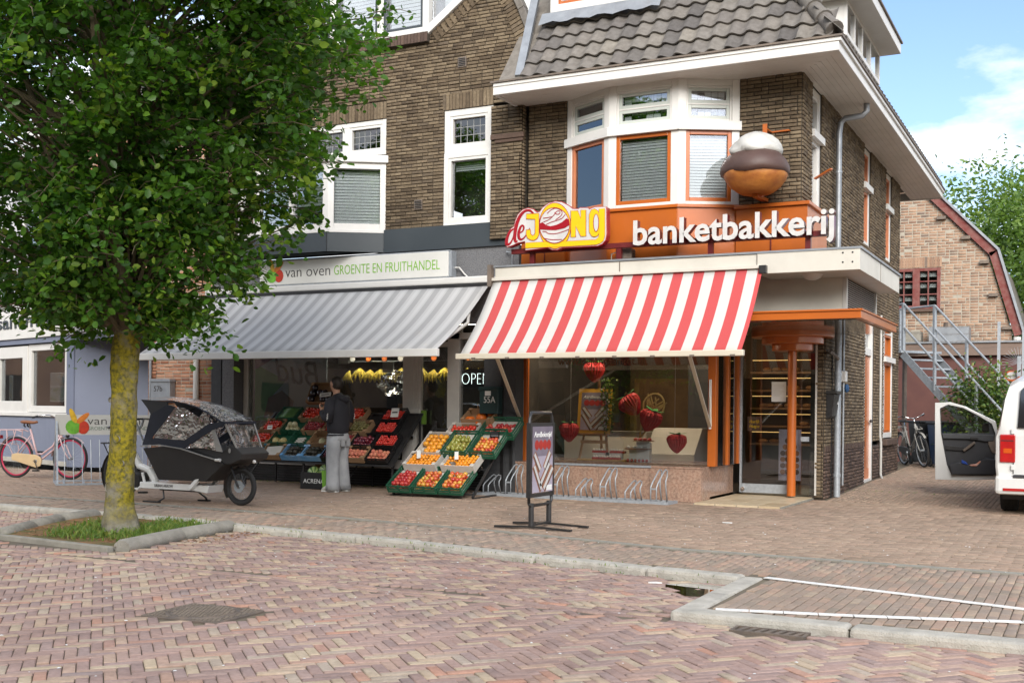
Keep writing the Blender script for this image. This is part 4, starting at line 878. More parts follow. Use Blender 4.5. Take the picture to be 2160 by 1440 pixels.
# ================================================================== behind: gambrel house, annex
rear = thing('gambrel_house', 'pinkish brick house gable with flaking red bargeboards at the back of the alley', 'house')
YG = 16.
def rr_(v): return float(np.interp(v, [0, 3.3, 3.38, 5.43, 6.97, 8.8], [3.05, 3.05, 3.05, 2.45, .98, -.75]))
brickwork(rear, 'gable_wall', FR(YG), 2.6, 8.8, holes_free(-4.2, rr_, [(.1, 1.33, 4.02, 5.12)]), M['brick_pink'], M['mortar_pale'], pitch=.074, Lb=.205, proud=.004, gap=.018)
MB().box(-4.2, 3.05, YG, YG+.2, 0, 2.6).build('lower_wall', M['mortar'], rear)
soldier(rear, 'lintel', FR(YG), .02, 1.36, 5.12, 5.4, M['brick_pink'], .012, M['mortar_pale'])
window(rear, FR(YG), .1, .72, 4.04, 5.12, M['red_oxide'], M['glass'], .09, (-.1, .0), bu=[.41], bv=[4.42, 4.76], bt=.03, blind=.04, blind_v=.45, room=.5)
window(rear, FR(YG), .72, 1.33, 4.04, 5.12, M['red_oxide'], M['glass'], .09, (-.1, .0), bu=[1.02], bv=[4.42, 4.76], bt=.03, blind=.04, blind_v=.45, room=.5)
MB(FR(YG)).box(.05, 1.4, 3.96, 4.03, 0, .1).build('window_sill', M['brick_dark'], rear)
for (a, b) in (((3.22, 3.3), (2.6, 5.45)), ((2.63, 5.4), (1.06, 7.05)), ((1.1, 7.0), (-.7, 8.9))):
    m = MB(); p, q = Vector((a[0], YG-.06, a[1])), Vector((b[0], YG-.06, b[1])); m.beam(p, q, .22, .1, (0, 1, 0)); m.build('barge_board', M['red_oxide'], rear)
    d = (q-p).normalized(); n = Vector((d.z, 0, -d.x)); MB().beam(p+n*.13+Vector((0, -.02, 0)), q+n*.13+Vector((0, -.02, 0)), .06, .2, (0, 1, 0)).build('verge_cap', M['zinc'], rear)
for (x, z) in ((1.35, 6.4), (1.95, 5.85), (2.4, 5.2), (2.62, 4.35), (2.95, 3.5)): MB().box(x-.12, x+.1, YG-.12, YG, z-.05, z+.03).build('purlin_end', M['iron'], rear)
m = MB(); m.add([(3.3, YG-.02, 3.25), (2.62, YG-.02, 5.5), (1.0, YG-.02, 7.15), (-.8, YG-.02, 8.95), (-4.2, YG-.02, 5), (3.3, YG+8, 3.25), (2.62, YG+8, 5.5), (1.0, YG+8, 7.15), (-.8, YG+8, 8.95), (-4.2, YG+8, 5)], [(0, 5, 6, 1), (1, 6, 7, 2), (2, 7, 8, 3), (3, 8, 9, 4)]); m.build('roof', M['tile_roof'], rear)
MB().tube([(3.18, YG-.1, 3.25), (3.18, YG-.1, 2.9)], .09, 8).build('rain_pipe', M['white'], rear)
anx = thing('flat_annex', 'low flat roofed annex with brown fascia behind the shrub', 'annex')
MB().box(-1.5, 9, 15, 15.9, 0, 2.75).build('annex_wall', mk('maroon_wall', (.09, .035, .03), (.12, .05, .04), 3, .8), anx); MB().box(-1.6, 9.2, 14.85, 15.88, 2.75, 3.06).build('annex_fascia', mk('brown_fascia', (.16, .11, .085), (.2, .14, .11), 2, .7), anx); MB().box(-1.65, 9.3, 14.8, 15.86, 3.06, 3.1).build('roof_edge', M['zinc'], anx)
o = MB().box(1.15, 2.1, 15.2, 15.8, 3.1, 3.5).build('roof_box', M['zinc'], anx); MB().lathe([(.0, .12), (.12, .12), (.13, 0)], 12, (1.6, 15.4, 3.5)).build('roof_vent', M['iron'], anx); MB().box(.2, .95, 15.2, 15.7, 3.1, 3.4).build('roof_box', M['strip'], anx)
brickwork(anx, 'yard_wall', FR(12.6), 0, 2.2, holes_free(2.9, 9, []), M['brick'], M['mortar'], pitch=.07)
# ================================================================== awnings
def stripes(name, per, cols, ph=0., rough=.85):
    t = MT(name); f = t.math('FRACT', t.math('ADD', t.math('DIVIDE', t.xyz()[0], per), 100+ph))
    col = t.ramp(f, cols, 'CONSTANT'); nz = t.noise(3, 5); col = t.mix(t.math('MULTIPLY', nz, .22), col, t.mix(1., col, (.72, .7, .68), 'MULTIPLY'))
    return t.bsdf(col, rough, 0, .2, 0, t.noise(250, 2), .15, .003, trans=(col, .22))
def awning(nm, label, X0, X1, yt, zt, yf, zf, mat, barm, bar_h, arms, capz=None):
    t = thing(nm, label, 'awning'); m = MB(); nx, ny = 40, 8
    V = []; F = []
    for j in range(ny+1):
        for i in range(nx+1):
            u, s = i/nx, j/ny; x = X0+(X1-X0)*u
            V.append((x, yt+(yf-yt)*s, zt+(zf-zt)*s-.065*math.sin(math.pi*s)-.016*math.sin(u*9)*math.sin(math.pi*s)-.004*math.sin(u*61+s*3)*s))
    for j in range(ny):
        for i in range(nx): a = j*(nx+1)+i; F.append((a, a+nx+1, a+nx+2, a+1))
    m.add(V, F); o = m.build('fabric', mat, t, smooth='all'); sm = o.modifiers.new('solid', 'SOLIDIFY'); sm.thickness = .004
    MB().box(X0-.04, X1+.04, yf-.06, yf+.02, zf-bar_h, zf+.006).build('front_bar', barm, t, bevel=.01)
    return t
M['red_stripe'] = stripes('red_white_canvas', .2905, [(0, (.60, .10, .10)), (.5, (.67, .655, .615))], .55)
M['grey_stripe'] = stripes('grey_canvas', .246, [(0, (.43, .425, .42)), (.40, (.565, .56, .55)), (.62, (.62, .615, .605)), (.86, (.565, .56, .55))], .2)
M['beige'] = mk('beige_alu', (.60, .54, .43), (.55, .5, .4), 4, .45)
aw = awning('awning', 'red and white striped awning sloping steeply over the bakery window', -2.92, 1.06, -.82, 3.17, -1.8, 2.05, M['red_stripe'], M['beige'], .07, [])
for (xb, xp) in ((-2.35, -2.985), (.39, .03)):
    MB().beam((xb, -1.77, 1.99), (xp, .27, 1.08), .045, .03).build('arm', M['beige'], aw); MB().beam((xp, .28, 1.04), (xp, .28, 1.75), .03, .03).build('arm_rail', M['white'], aw); MB().beam((xp+.02, .25, 1.08), (xp, .27, 1.5), .02, .02).build('arm_strut', M['beige'], aw)
for k in range(8): MB().box(-2.7+k*.52, -2.64+k*.52, -1.87, -1.85, 1.975, 2.0).build('bar_clip', M['iron'], aw)
m = MB(); m.box(-2.95, 1.02, -.87, -.81, 3.165, 3.21); m.build('roller_cover', M['cream'], aw, bevel=.006); MB().box(1.03, 1.12, -.9, -.8, 3.1, 3.2).build('end_bracket', M['black'], aw); MB().box(-2.99, -2.93, -.9, -.8, 3.08, 3.4).build('end_bracket', M['iron'], aw)
ag = awning('awning', 'wide grey striped awning with white front bar over the fruit stands', -8.94, -3.3, -.2, 3.24, -1.8, 2.13, M['grey_stripe'], M['white'], .105, [])
MB().box(-8.95, -3.27, -.27, -.05, 3.22, 3.33).build('cassette', M['white'], ag, bevel=.02); MB().box(-8.94, -3.3, -.3, -.25, 3.17, 3.22).build('cassette_lip', M['black'], ag)
for x in (-8.3, -6.1, -3.6): MB().tube([(x, -.25, 3.16), (x+.35, -1.0, 2.55), (x+.1, -1.75, 2.08)], .025, 8).build('arm', M['greyframe'], ag)

# ================================================================== signs on the greengrocer
sg = thing('light_box_sign', 'long cream light box sign lettered van oven above the grey awning', 'sign')
MB().box(-7.77, -4.05, -.22, -.06, 3.355, 3.75).build('sign_box', mk('sign_face', (.72, .71, .66), None, 1, .35), sg, bevel=.006)
m = MB(); m.box(-7.79, -4.03, -.215, -.05, 3.75, 3.765); m.box(-7.79, -4.03, -.215, -.05, 3.34, 3.355); m.box(-4.05, -4.0, -.2, -.05, 3.35, 3.755); m.build('sign_rim', M['steel'], sg)
M['ink'] = mk('dark_ink', (.045, .04, .038), None, 4, .6); M['lime'] = mk('lime_ink', (.20, .46, .03), None, 4, .5)
def fit_text(nm, body, x0, x1, z0, H, mat, par, y, ext=.002, bold=0., shear=0., mats=None, N=None):
    o = text(nm, body, 1., mat, par, Matrix(), ext, bold, shear, mats=mats); xs = [v.co.x for v in o.data.vertices]; a, b = min(xs), max(xs); s = (x1-x0)/(b-a)
    o.matrix_local = (N if N is not None else FR(y)) @ Matrix.Translation((x0-a*s, z0, 0)) @ Matrix.Diagonal((s, H, 1, 1)); return o
fit_text('lettering', 'van oven', -7.22, -6.30, 3.47, .26, M['ink'], sg, -.222, bold=-.012); fit_text('lettering', 'GROENTE EN FRUITHANDEL', -6.22, -4.2, 3.47, .225, M['lime'], sg, -.222, bold=-.008)
def fruit_logo(par, xf, s):
    for (nm, c, r_, sc, rot, col) in (('logo_banana', (-.02, .2), .16, (.35, 1.2), 20, 'ly'), ('logo_carrot', (.15, .17), .16, (.35, 1.1), -48, 'lo'), ('logo_apple', (-.02, 0), .15, (1, 1), 0, 'lg'), ('logo_tomato', (.17, -.01), .13, (.9, 1.05), 0, 'lr')):
        MB(xf @ Matrix.Translation((c[0]*s, c[1]*s, .003)) @ Matrix.Rotation(R(rot), 4, 'Z') @ Matrix.Diagonal((s, s, .02, 1))).ball((0, 0, 0), r_, 14, 8, (sc[0], sc[1], .5)).build(nm, M[col], par)
for k, c in (('ly', (.75, .45, .02)), ('lo', (.75, .22, .02)), ('lg', (.16, .45, .03)), ('lr', (.60, .04, .01))): M[k] = mk('print_'+k, c, tuple(x*.6 for x in c), 12, .5)
fruit_logo(sg, FR(-.222) @ Matrix.Translation((-7.49, 3.51, .002)), .8)
MB().tube([(-4.0, -.1, 3.5), (-3.93, -.08, 3.5), (-3.85, -.06, 3.4), (-3.78, -.06, 3.34)], .012, 6).build('cable', M['white'], sg)
neon = thing('neon_sign', 'white neon OPEN sign hanging in the dark side window', 'neon sign'); MB(FR(.28)).box(-4.12, -3.55, 1.62, 1.93, 0, .01).build('backing', M['black'], neon)
fit_text('neon_letters', 'OPEN', -4.06, -3.56, 1.68, .27, mk_emit('neon_white', (.8, .95, .9), 1.6), neon, .27, bold=-.035)
for (nm, lab, x0, x1, z0, z1, mt, txt, y, colr) in (('letterbox', 'grey metal letterbox with number 57b on the red brick wall', -10.3, -9.84, 1.38, 1.74, 'zinc', '57b', -.02, 'ink'), ('letterbox', 'dark green letterbox with number 55A beside the OPEN sign', -3.5, -3.17, 1.22, 1.6, 'ltb', '55A', -.03, 'paper')):
    M['ltb'] = mk('dark_green_metal', (.02, .045, .045), None, 4, .4)
    t = thing(nm, lab, 'letterbox'); MB(FR(y)).box(x0, x1, z0, z1, 0, .14).build('box', M[mt], t, bevel=.01)
    MB(FR(y)).prism([(x0-.015, z1-.02), (x1+.015, z1-.02), (x1, z1+.035), (x0, z1+.035)], 0, .16, 'xy').build('lid', M[mt], t, bevel=.006)
    fit_text('number', txt, x0+.08, x0+.08+.2, z0+.17, .14, M[colr], t, y-.142)
    if txt == '55A': MB(FR(y)).box(x0+.1, x0+.2, z1-.1, z1-.03, .14, .145).build('name_plate', M['paper'], t)
t = thing('letterbox', 'black wedge shaped letterbox on the alley corner wall', 'letterbox'); m = MB(SR(1.37)); m.add([(1.68, 1.2, 0), (2.0, 1.2, 0), (2.0, 1.6, 0), (1.68, 1.6, 0), (1.68, 1.24, .1), (2.0, 1.24, .1), (2.0, 1.56, .14), (1.68, 1.56, .14)], [(0, 3, 2, 1), (4, 5, 6, 7), (0, 1, 5, 4), (1, 2, 6, 5), (2, 3, 7, 6), (3, 0, 4, 7)]); m.build('box', M['black'], t, bevel=.01)
MB(SR(1.37)).box(1.66, 2.02, 1.57, 1.62, -.0, .17).build('lid', M['black'], t, bevel=.008)
fit_text('number', '53', 1.9, 1.99, 1.42, .1, M['paper'], t, 0, N=SR(1.37+.125))

# ================================================================== de JONG sign, letters, choux
def bil(c):
    (a, b), (e, f), (g, h), (i, j) = c
    return lambda x, y: (a*(1-x)*(1-y)+e*x*(1-y)+g*(1-x)*y+i*x*y, b*(1-x)*(1-y)+f*x*(1-y)+h*(1-x)*y+j*x*y)
_j = bil([(-2.802, 4.433), (-1.015, 4.296), (-2.789, 3.323), (-1.003, 3.24)])
J = lambda p: [_j(x/2160, y/1440) for x, y in p]
M['sign_red'] = mk('sign_red', (.33, .012, .02), None, 4, .3); M['sign_yellow'] = mk('sign_yellow', (.80, .50, .012), (.76, .46, .01), 4, .35); M['sign_white'] = mk('sign_white', (.60, .59, .57), None, 4, .35)
js = thing('bakery_logo_sign', 'yellow and dark red de JONG logo sign standing on the bakery canopy', 'sign')
body = [(90, 960), (100, 860), (150, 740), (210, 660), (265, 625), (290, 520), (340, 400), (430, 310), (540, 275), (640, 300), (710, 360), (760, 350), (830, 260), (930, 190), (1060, 150), (1180, 160), (1300, 220), (1390, 290), (1500, 290), (1520, 270), (1680, 270), (1690, 300), (1800, 255), (2005, 250), (2010, 780), (1990, 880), (1930, 950), (1850, 985), (1190, 1020), (1100, 1060), (1000, 1060), (920, 1020), (490, 1070), (480, 900), (330, 930), (250, 970), (130, 1010)]
from mathutils.geometry import tessellate_polygon
def plate(par, nm, poly, y0, y1, mat, side=None):
    P2 = J(poly); n = len(P2); m = MB(); tri = tessellate_polygon([[Vector((a, b, 0)) for a, b in P2]])
    vs = [(a, y0, b) for a, b in P2]+[(a, y1, b) for a, b in P2]; area = sum(P2[i][0]*P2[(i+1) % n][1]-P2[(i+1) % n][0]*P2[i][1] for i in range(n))
    fs = []
    for t_ in tri:
        a, b, c = t_; q = (P2[b][0]-P2[a][0])*(P2[c][1]-P2[a][1])-(P2[b][1]-P2[a][1])*(P2[c][0]-P2[a][0])
        fs.append((a, b, c) if q > 0 else (a, c, b))
    m.add(vs, fs, 0); m.add(vs, [tuple(x+n for x in reversed(f)) for f in fs], 1 if side else 0)
    m.add(vs, [((i, i+n, (i+1) % n+n, (i+1) % n) if area > 0 else (i, (i+1) % n, (i+1) % n+n, i+n)) for i in range(n)], 1 if side else 0)
    return m.build(nm, [mat, side] if side else mat, par)
def stroke(par, nm, pts, r_, mat, y, closed=False, flat=.25):
    P2 = J(pts); m = MB(); q = []
    for i in range(len(P2)-(0 if closed else 1)):
        a, b = Vector(P2[i]), Vector(P2[(i+1) % len(P2)]); k = 3 if not closed else 1
        q += [a+(b-a)*(s/k) for s in range(k)]
    if not closed: q.append(Vector(P2[-1]))
    if not closed:
        for _ in range(2): q = [q[0]]+[(q[i-1]+q[i]*2+q[i+1])/4 for i in range(1, len(q)-1)]+[q[-1]]
    n = len(q); rs = r_ if isinstance(r_, (int, float)) else None
    rad = [((rs if rs else np.interp(i/(n-1), np.linspace(0, 1, len(r_)), r_))*flat, rs if rs else float(np.interp(i/(n-1), np.linspace(0, 1, len(r_)), r_))) for i in range(n)]
    m.tube([(p.x, y, p.y) for p in q], rad, 6, closed=closed, ref=(0, 1, 0)); return m.build(nm, mat, par)
plate(js, 'sign_body', body, -.86, -.72, M['sign_white'], M['sign_red']); stroke(js, 'sign_rim', body, .011, M['sign_red'], -.85, True, 1.)
ell = lambda cx, cy, rx, ry, n=40: [(cx+rx*math.cos(2*math.pi*i/n), cy+ry*math.sin(2*math.pi*i/n)) for i in range(n)]
yl = {'letter_j': [(510, 385), (755, 375), (755, 780), (720, 850), (660, 885), (590, 880), (530, 840), (505, 770), (510, 685), (590, 680), (595, 760), (630, 795), (665, 780), (680, 740), (680, 485), (510, 480)],
      'letter_o': ell(1058, 610, 300, 432), 'letter_n': [(1360, 325), (1490, 325), (1545, 470), (1545, 315), (1640, 310), (1640, 805), (1545, 810), (1450, 610), (1450, 820), (1360, 825)],
      'letter_g': [(1700, 400), (1740, 310), (1800, 290), (1860, 330), (1885, 400), (1885, 740), (1850, 800), (1790, 820), (1740, 800), (1700, 720)],
      'base_bar': [(495, 935), (860, 915), (1250, 905), (1820, 875), (1870, 830), (1880, 760), (1880, 290), (1985, 285), (1985, 790), (1960, 890), (1900, 940), (1830, 965), (1180, 1005), (930, 1012), (495, 1032)]}
for i, (k, p) in enumerate(yl.items()): plate(js, k, p, -.868-.0006*i, -.858, M['sign_yellow']); stroke(js, 'letter_outline', p, .005, M['sign_red'], -.868, True, .5)
plate(js, 'pastry_disc', ell(1056, 605, 285, 335), -.878, -.86, M['sign_white']); stroke(js, 'pastry_outline', ell(1056, 605, 285, 335), .006, M['sign_red'], -.878, True, .5)
plate(js, 'letter_g_counter', ell(1830, 555, 48, 165, 24), -.876, -.86, M['sign_white']); stroke(js, 'letter_outline', ell(1830, 555, 48, 165, 24), .005, M['sign_red'], -.876, True, .5)
plate(js, 'pastry_glaze', [(775, 570), (830, 545), (900, 600), (980, 622), (1100, 595), (1200, 545), (1290, 470), (1325, 500), (1338, 600), (1250, 655), (1080, 695), (920, 690), (778, 680)], -.884, -.87, M['sign_red'])
for p in ([(850, 540), (960, 500), (1060, 400), (1100, 330), (1170, 330), (1160, 390), (1100, 400), (1060, 360)], [(900, 590), (1000, 540), (1080, 520), (1200, 480), (1260, 400)], [(920, 380), (1000, 300), (1100, 270), (1210, 330), (1200, 420), (1080, 500)], [(840, 470), (930, 460), (1010, 440)], [(830, 720), (910, 725), (920, 760), (1100, 770), (1330, 680)], [(860, 850), (1000, 880), (1200, 870)]): stroke(js, 'pastry_line', p, .006, M['sign_red'], -.882)
stroke(js, 'script_d', [(265, 665), (190, 705), (130, 830), (110, 950), (160, 975), (225, 900), (275, 760)], [.012, .02, .026, .03, .02, .014, .012], M['sign_red'], -.862)
stroke(js, 'script_d', [(650, 385), (580, 310), (480, 320), (380, 420), (310, 590), (275, 800), (290, 930), (335, 890)], [.014, .02, .022, .03, .032, .03, .022, .012], M['sign_red'], -.862)
stroke(js, 'script_e', [(365, 745), (430, 725), (465, 650), (445, 592), (395, 620), (352, 745), (360, 850), (420, 880), (500, 800), (575, 650)], [.01, .012, .016, .014, .02, .026, .024, .016, .01, .006], M['sign_red'], -.863)
m = MB(); m.box(-2.68, 1.85, -.74, -.66, 3.56, 3.63); m.build('support_rail', M['maroon'], js)
for x in (-2.35, -1.0, .32, 1.62): MB().box(x-.035, x+.035, -.73, -.67, 3.38, 3.56).build('support_post', M['maroon'], js)
lt = thing('channel_letters', 'white raised banketbakkerij letters with dark red sides on the canopy rail', 'sign')
word = 'banketbakkerij'
full = text('tmp', word, 1., M['white'], None, Matrix(), 0, .022); xs = [v.co.x for v in full.data.vertices]; Wt = max(xs)-min(xs); bpy.data.objects.remove(full); sc = 2.72/Wt; H_ = .47
for i, chh in enumerate(word):
    a = text('tmp', word[:i+1], 1., M['white'], None, Matrix(), 0, .022); e = max(v.co.x for v in a.data.vertices); bpy.data.objects.remove(a)
    o = text('letter', chh, 1., None, lt, Matrix(), .055, .022, mats=[M['sign_white'], M['maroon']]); ex_ = max(v.co.x for v in o.data.vertices)
    o.matrix_local = FR(-.79) @ Matrix.Translation((-.76+(e-ex_)*sc, 3.575, 0)) @ Matrix.Diagonal((sc, H_, 1, 1))
fl_ = thing('floodlight', 'small dark floodlight lying on the bakery canopy below the logo sign', 'floodlight', (-.98, -.5, 3.4)); MB().box(-.12, .12, -.1, .06, .02, .17).build('housing', M['iron'], fl_, bevel=.01); MB().tube([(-.2, -.05, .0), (-.18, -.1, .1), (-.1, -.1, .12)], .008, 6).build('cable', M['white'], fl_)
for k in range(3): MB().box(.13, .135, -.06, .02, .05+k*.035, .065+k*.035).build('cooling_fin', M['black'], fl_)
ch = thing('choux_sculpture', 'giant cream puff sculpture with chocolate glaze bracketed to the brick wall', 'sculpture', (.88, -.55, .36)); ch.scale = (1, 1, .93)
def blob(nm, prof, mat, amp, seed, f=None, n=40):
    random.seed(seed); m = MB(); V = []; k = len(prof)
    for (r_, z) in prof:
        for i in range(n):
            t = 2*math.pi*i/n; q = r_*(1+amp*math.sin(3*t+seed)*.6+amp*math.sin(5*t+seed*2)*.4)*(f(t, z) if f else 1); V.append((q*math.cos(t), q*math.sin(t), z+amp*.5*(math.sin(4*t+seed)+.6*math.sin(7*t+2*seed))*r_+random.gauss(0, .0015)))
    m.add(V, [(a*n+i, a*n+(i+1) % n, (a+1)*n+(i+1) % n, (a+1)*n+i) for a in range(k-1) for i in range(n)]); return m.build(nm, mat, ch, smooth='all')
M['bun'] = mk('painted_bun', (.50, .20, .035), (.30, .095, .018), 5, .55, bump=.9, bsc=9); M['choc'] = mk('painted_chocolate', (.085, .045, .035), (.065, .035, .028), 4, .55, bump=.25, bsc=6); M['cream_paint'] = mk('painted_cream', (.54, .53, .50), (.46, .45, .415), 5, .5, bump=.35, bsc=9)
fit_text('fascia_letters', 'sanen', -3.75, -1.85, 2.98, .42, M['anthracite'], est, 0, .012, .012, N=ex @ Matrix.Translation((0, 0, .104))); fit_text('fascia_letters', 'makelaardij', -1.66, 2.5, 2.98, .42, M['anthracite'], est, 0, .012, .012, N=ex @ Matrix.Translation((0, 0, .104)))
blob('bun', [(.0, 4.13), (.2, 4.13), (.24, 4.15), (.33, 4.22), (.40, 4.32), (.43, 4.41), (.40, 4.47), (0, 4.48)], M['bun'], .03, 2)
blob('glaze', [(.39, 4.38), (.445, 4.40), (.46, 4.45), (.45, 4.53), (.41, 4.61), (.35, 4.68), (.26, 4.73), (0, 4.75)], M['choc'], .045, 5)
blob('cream', [(.28, 4.66), (.325, 4.70), (.325, 4.75), (.30, 4.81), (.265, 4.87), (.21, 4.93), (.13, 4.98), (.06, 5.01), (0, 5.015)], M['cream_paint'], .02, 1, lambda t, z: 1+.2*abs(math.sin(3*t+(z-4.75)*11))-.08)
m = MB(); m.beam((0, .55, 4.13), (0, -.02, 4.1), .07, .05); m.beam((0, .15, 4.12), (.12, .55, 4.3), .05, .05); m.beam((0, 0, 4.1), (0, 0, 4.16), .06, .06, (0, 1, 0)); m.beam((.06, .55, 5.13), (.32, .52, 5.13), .06, .02); m.beam((.04, .3, 5.0), (.04, .3, 5.2), .06, .02, (0, 1, 0)); m.beam((.04, .3, 5.13), (.06, .55, 5.13), .05, .02); m.build('bracket', M['orange'], ch)
t = thing('wall_bracket', 'small orange steel bracket sticking out of the alley side wall', 'bracket', (1.38, .75, 4.6)); MB().beam((0, 0, 0), (.25, -.1, .1), .05, .02).build('bracket_arm', M['orange'], t)
alley.rotation_euler = (math.atan(.022), 0, 0); alley.location = (0, 0, -.033)
AZ = lambda y: .022*(y-1.5)-.004
# ================================================================== vegetation
def leaf_mat(name, cols, tr=.35, spec=.35, tcol=None):
    t = MT(name); col = t.ramp(t.rnd(), cols); nz = t.noise(40, 2); col = t.mix(t.math('MULTIPLY', nz, .25), col, t.mix(1., col, (.6, .7, .5), 'MULTIPLY'))
    return t.bsdf(col, .42, 0, spec, 0, None, trans=(t.mix(1., col, tcol or (1.6, 1.7, .6), 'MULTIPLY'), tr))
def leaves(parent, nm, C, D, size, mat, asp=.62, rn=None, up=.75, spread=.7):
    """C leaf bases, D twig directions: two-sided folded blades"""
    n = len(C); rd = RNG.normal(0, 1, (n, 3)); nrm = np.array([0, 0, up])+spread*rd; nrm /= np.linalg.norm(nrm, axis=1, keepdims=True)
    ax = D+RNG.normal(0, .75, (n, 3)); ax -= nrm*np.sum(ax*nrm, 1, keepdims=True); ax /= np.linalg.norm(ax, axis=1, keepdims=True); sd = np.cross(nrm, ax)
    s = (size*RNG.uniform(.55, 1.28, (n, 1))); w = s*asp*.5
    pts = [C, C+ax*s*.3+sd*w*.9+nrm*s*.06, C+ax*s*.68+sd*w*.85+nrm*s*.03, C+ax*s-nrm*s*.08, C+ax*s*.68-sd*w*.85+nrm*s*.03, C+ax*s*.3-sd*w*.9+nrm*s*.06, C+ax*s*.5-nrm*s*.03]
    V = np.stack(pts, 1); F0 = np.array([(0, 1, 6, 6), (1, 2, 3, 6), (0, 6, 5, 5), (6, 3, 4, 5)])
    T = np.array([(0, 1, 6), (1, 2, 6), (2, 3, 6), (3, 4, 6), (4, 5, 6), (5, 0, 6)])
    F = (T[None]+7*np.arange(n)[:, None, None]).reshape(-1, 3)
    return rawmesh(nm, V.reshape(-1, 3), F, mat, parent, np.repeat(rn if rn is not None else RNG.random(n), 6), smooth=False)
M['bark'] = (lambda t: t.bsdf(t.mix(t.math('MULTIPLY', t.ramp(t.noise(3.2, 8, .68), [(.36, 0), (.52, 1)]), t.math('MULTIPLY', t.ramp(t.xyz()[2], [(.05, 0), (.30, 1)]), t.ramp(t.math('DIVIDE', t.xyz()[2], 4.), [(.5, 1), (.62, .05)]))), t.mix(t.ramp(t.noise(9, 6), [(.4, 0), (.6, 1)]), (.13, .115, .085), (.21, .195, .155)), t.mix(t.ramp(t.noise(28, 5), [(.35, 0), (.6, 1)]), (.085, .08, .018), (.28, .225, .018))), .95, 0, .2, 0, t.noise(26, 7, .7), .9, .02))(MT('mossy_bark'))
M['twig'] = mk('twig_bark', (.09, .07, .045), (.14, .11, .06), 12, .9)
M['leaf'] = leaf_mat('beech_leaf', [(0, (.03, .085, .013)), (.3, (.058, .145, .018)), (.62, (.105, .215, .025)), (.9, (.15, .265, .032)), (1, (.20, .29, .045))], .45, .35)
tree = thing('street_tree', 'leafy street tree with mossy yellow trunk in the kerbed bed', 'tree', (-4.04, -6.88, 0))
path = [(.0, 0, -.1), (0, 0, .0), (-.02, 0, .25), (.0, .01, .8), (.03, 0, 1.4), (.04, 0, 1.85), (.08, .02, 2.2)]; rad = [.25, .20, .145, .13, .124, .145, .122]
zz_ = np.linspace(-.1, 2.2, 70); px_ = [p[2] for p in path]
m = MB(); m.tube([(float(np.interp(q, px_, [p[0] for p in path])), float(np.interp(q, px_, [p[1] for p in path])), float(q)) for q in zz_], [float(np.interp(q, px_, rad)) for q in zz_], 36); 
lm_ = MB()
for (a, r_) in ((.7, .11), (2.3, .10), (3.7, .10), (5.2, .09), (1.5, .085)):
    d = Vector((math.cos(a), math.sin(a), 0)); p0 = Vector((.06, .01, 1.95)); lm_.tube([p0, p0+d*.14+Vector((0, 0, .35)), p0+d*.4+Vector((0, 0, .95)), p0+d*.8+Vector((0, 0, 1.9)), p0+d*1.2+Vector((0, 0, 3.2))], [r_, r_*.9, r_*.7, r_*.45, r_*.2], 9)
tk = m.build('trunk', M['bark'], tree, smooth='all'); lm_.build('limbs', M['twig'], tree, smooth='all')
for v in tk.data.vertices:
    th_ = math.atan2(v.co.y, v.co.x); n_ = math.sin(v.co.z*5+3*th_)*.007+math.sin(v.co.z*13-5*th_+1)*.005+math.sin(v.co.z*31+9*th_)*.003+.012*max(0, math.sin(4*th_+.6))*max(0, 1-v.co.z*3)+random.gauss(0, .0012); r0 = math.hypot(v.co.x, v.co.y)
    if r0 > .01 and v.co.z < 2: v.co.x *= 1+n_/r0; v.co.y *= 1+n_/r0
for (x, z, r_) in ((-.17, 1.35, .03), (.06, .95, .035), (-.05, .45, .05), (.1, .7, .03)):
    yy = -math.sqrt(max(.0, .15**2-min(x*x, .0224))); MB().lathe([(r_, 0), (r_*.9, .02), (r_*.5, .022), (0, .012)], 10, (x, yy+.012, z), 'y').build('branch_scar', M['strip'], tree).data.transform(Matrix.Identity(4))
zs = [1.95, 2.15, 2.4, 2.8, 3.3, 3.8, 4.3, 5.0, 5.8, 6.6, 7.3, 7.7]; rs = [.2, .6, 1.05, 1.5, 1.8, 2.05, 2.45, 2.65, 2.6, 2.2, 1.4, .4]
NP = 285; cen = []; dirs = []; k_ = 0
def crown_r(a, z):
    lob = 1+.15*math.sin(3*a+z*1.7)+.12*math.sin(5*a-z*2.9+1)+.10*math.sin(9*a+z*5)
    if math.cos(a) > .2: lob *= .76 if z < 3.6 else (.82 if z < 4.2 else .83)
    if math.cos(a) < -.2 and z > 3.2: lob *= 1.12
    return float(np.interp(z, zs, rs))*lob
while k_ < NP:      # boughs, each a cloud of twigs, with gaps between them
    z = random.uniform(2.05, 7.5); r0 = float(np.interp(z, zs, rs))
    if random.random() > (r0/2.65)+.1: continue
    a = random.uniform(0, 2*math.pi); q = random.random()**.4; r_ = crown_r(a, z)*q; k_ += 1
    c = Vector((.05+r_*math.cos(a), r_*math.sin(a), z)); sz = random.uniform(.22, .36)
    for _ in range(random.randint(7, 10)):
        p = c+Vector((random.gauss(0, sz), random.gauss(0, sz), random.gauss(0, sz*.62)))
        if p.z < 2.0: continue
        aa = math.atan2(p.y, p.x); rm = crown_r(aa, p.z)*1.08; rp = math.hypot(p.x, p.y)
        if rp > rm: p.x *= rm/rp; p.y *= rm/rp
        cen.append(p); dirs.append(Vector((math.cos(aa)+random.gauss(0, .3), math.sin(aa)+random.gauss(0, .3), random.uniform(-.4, .5))).normalized())
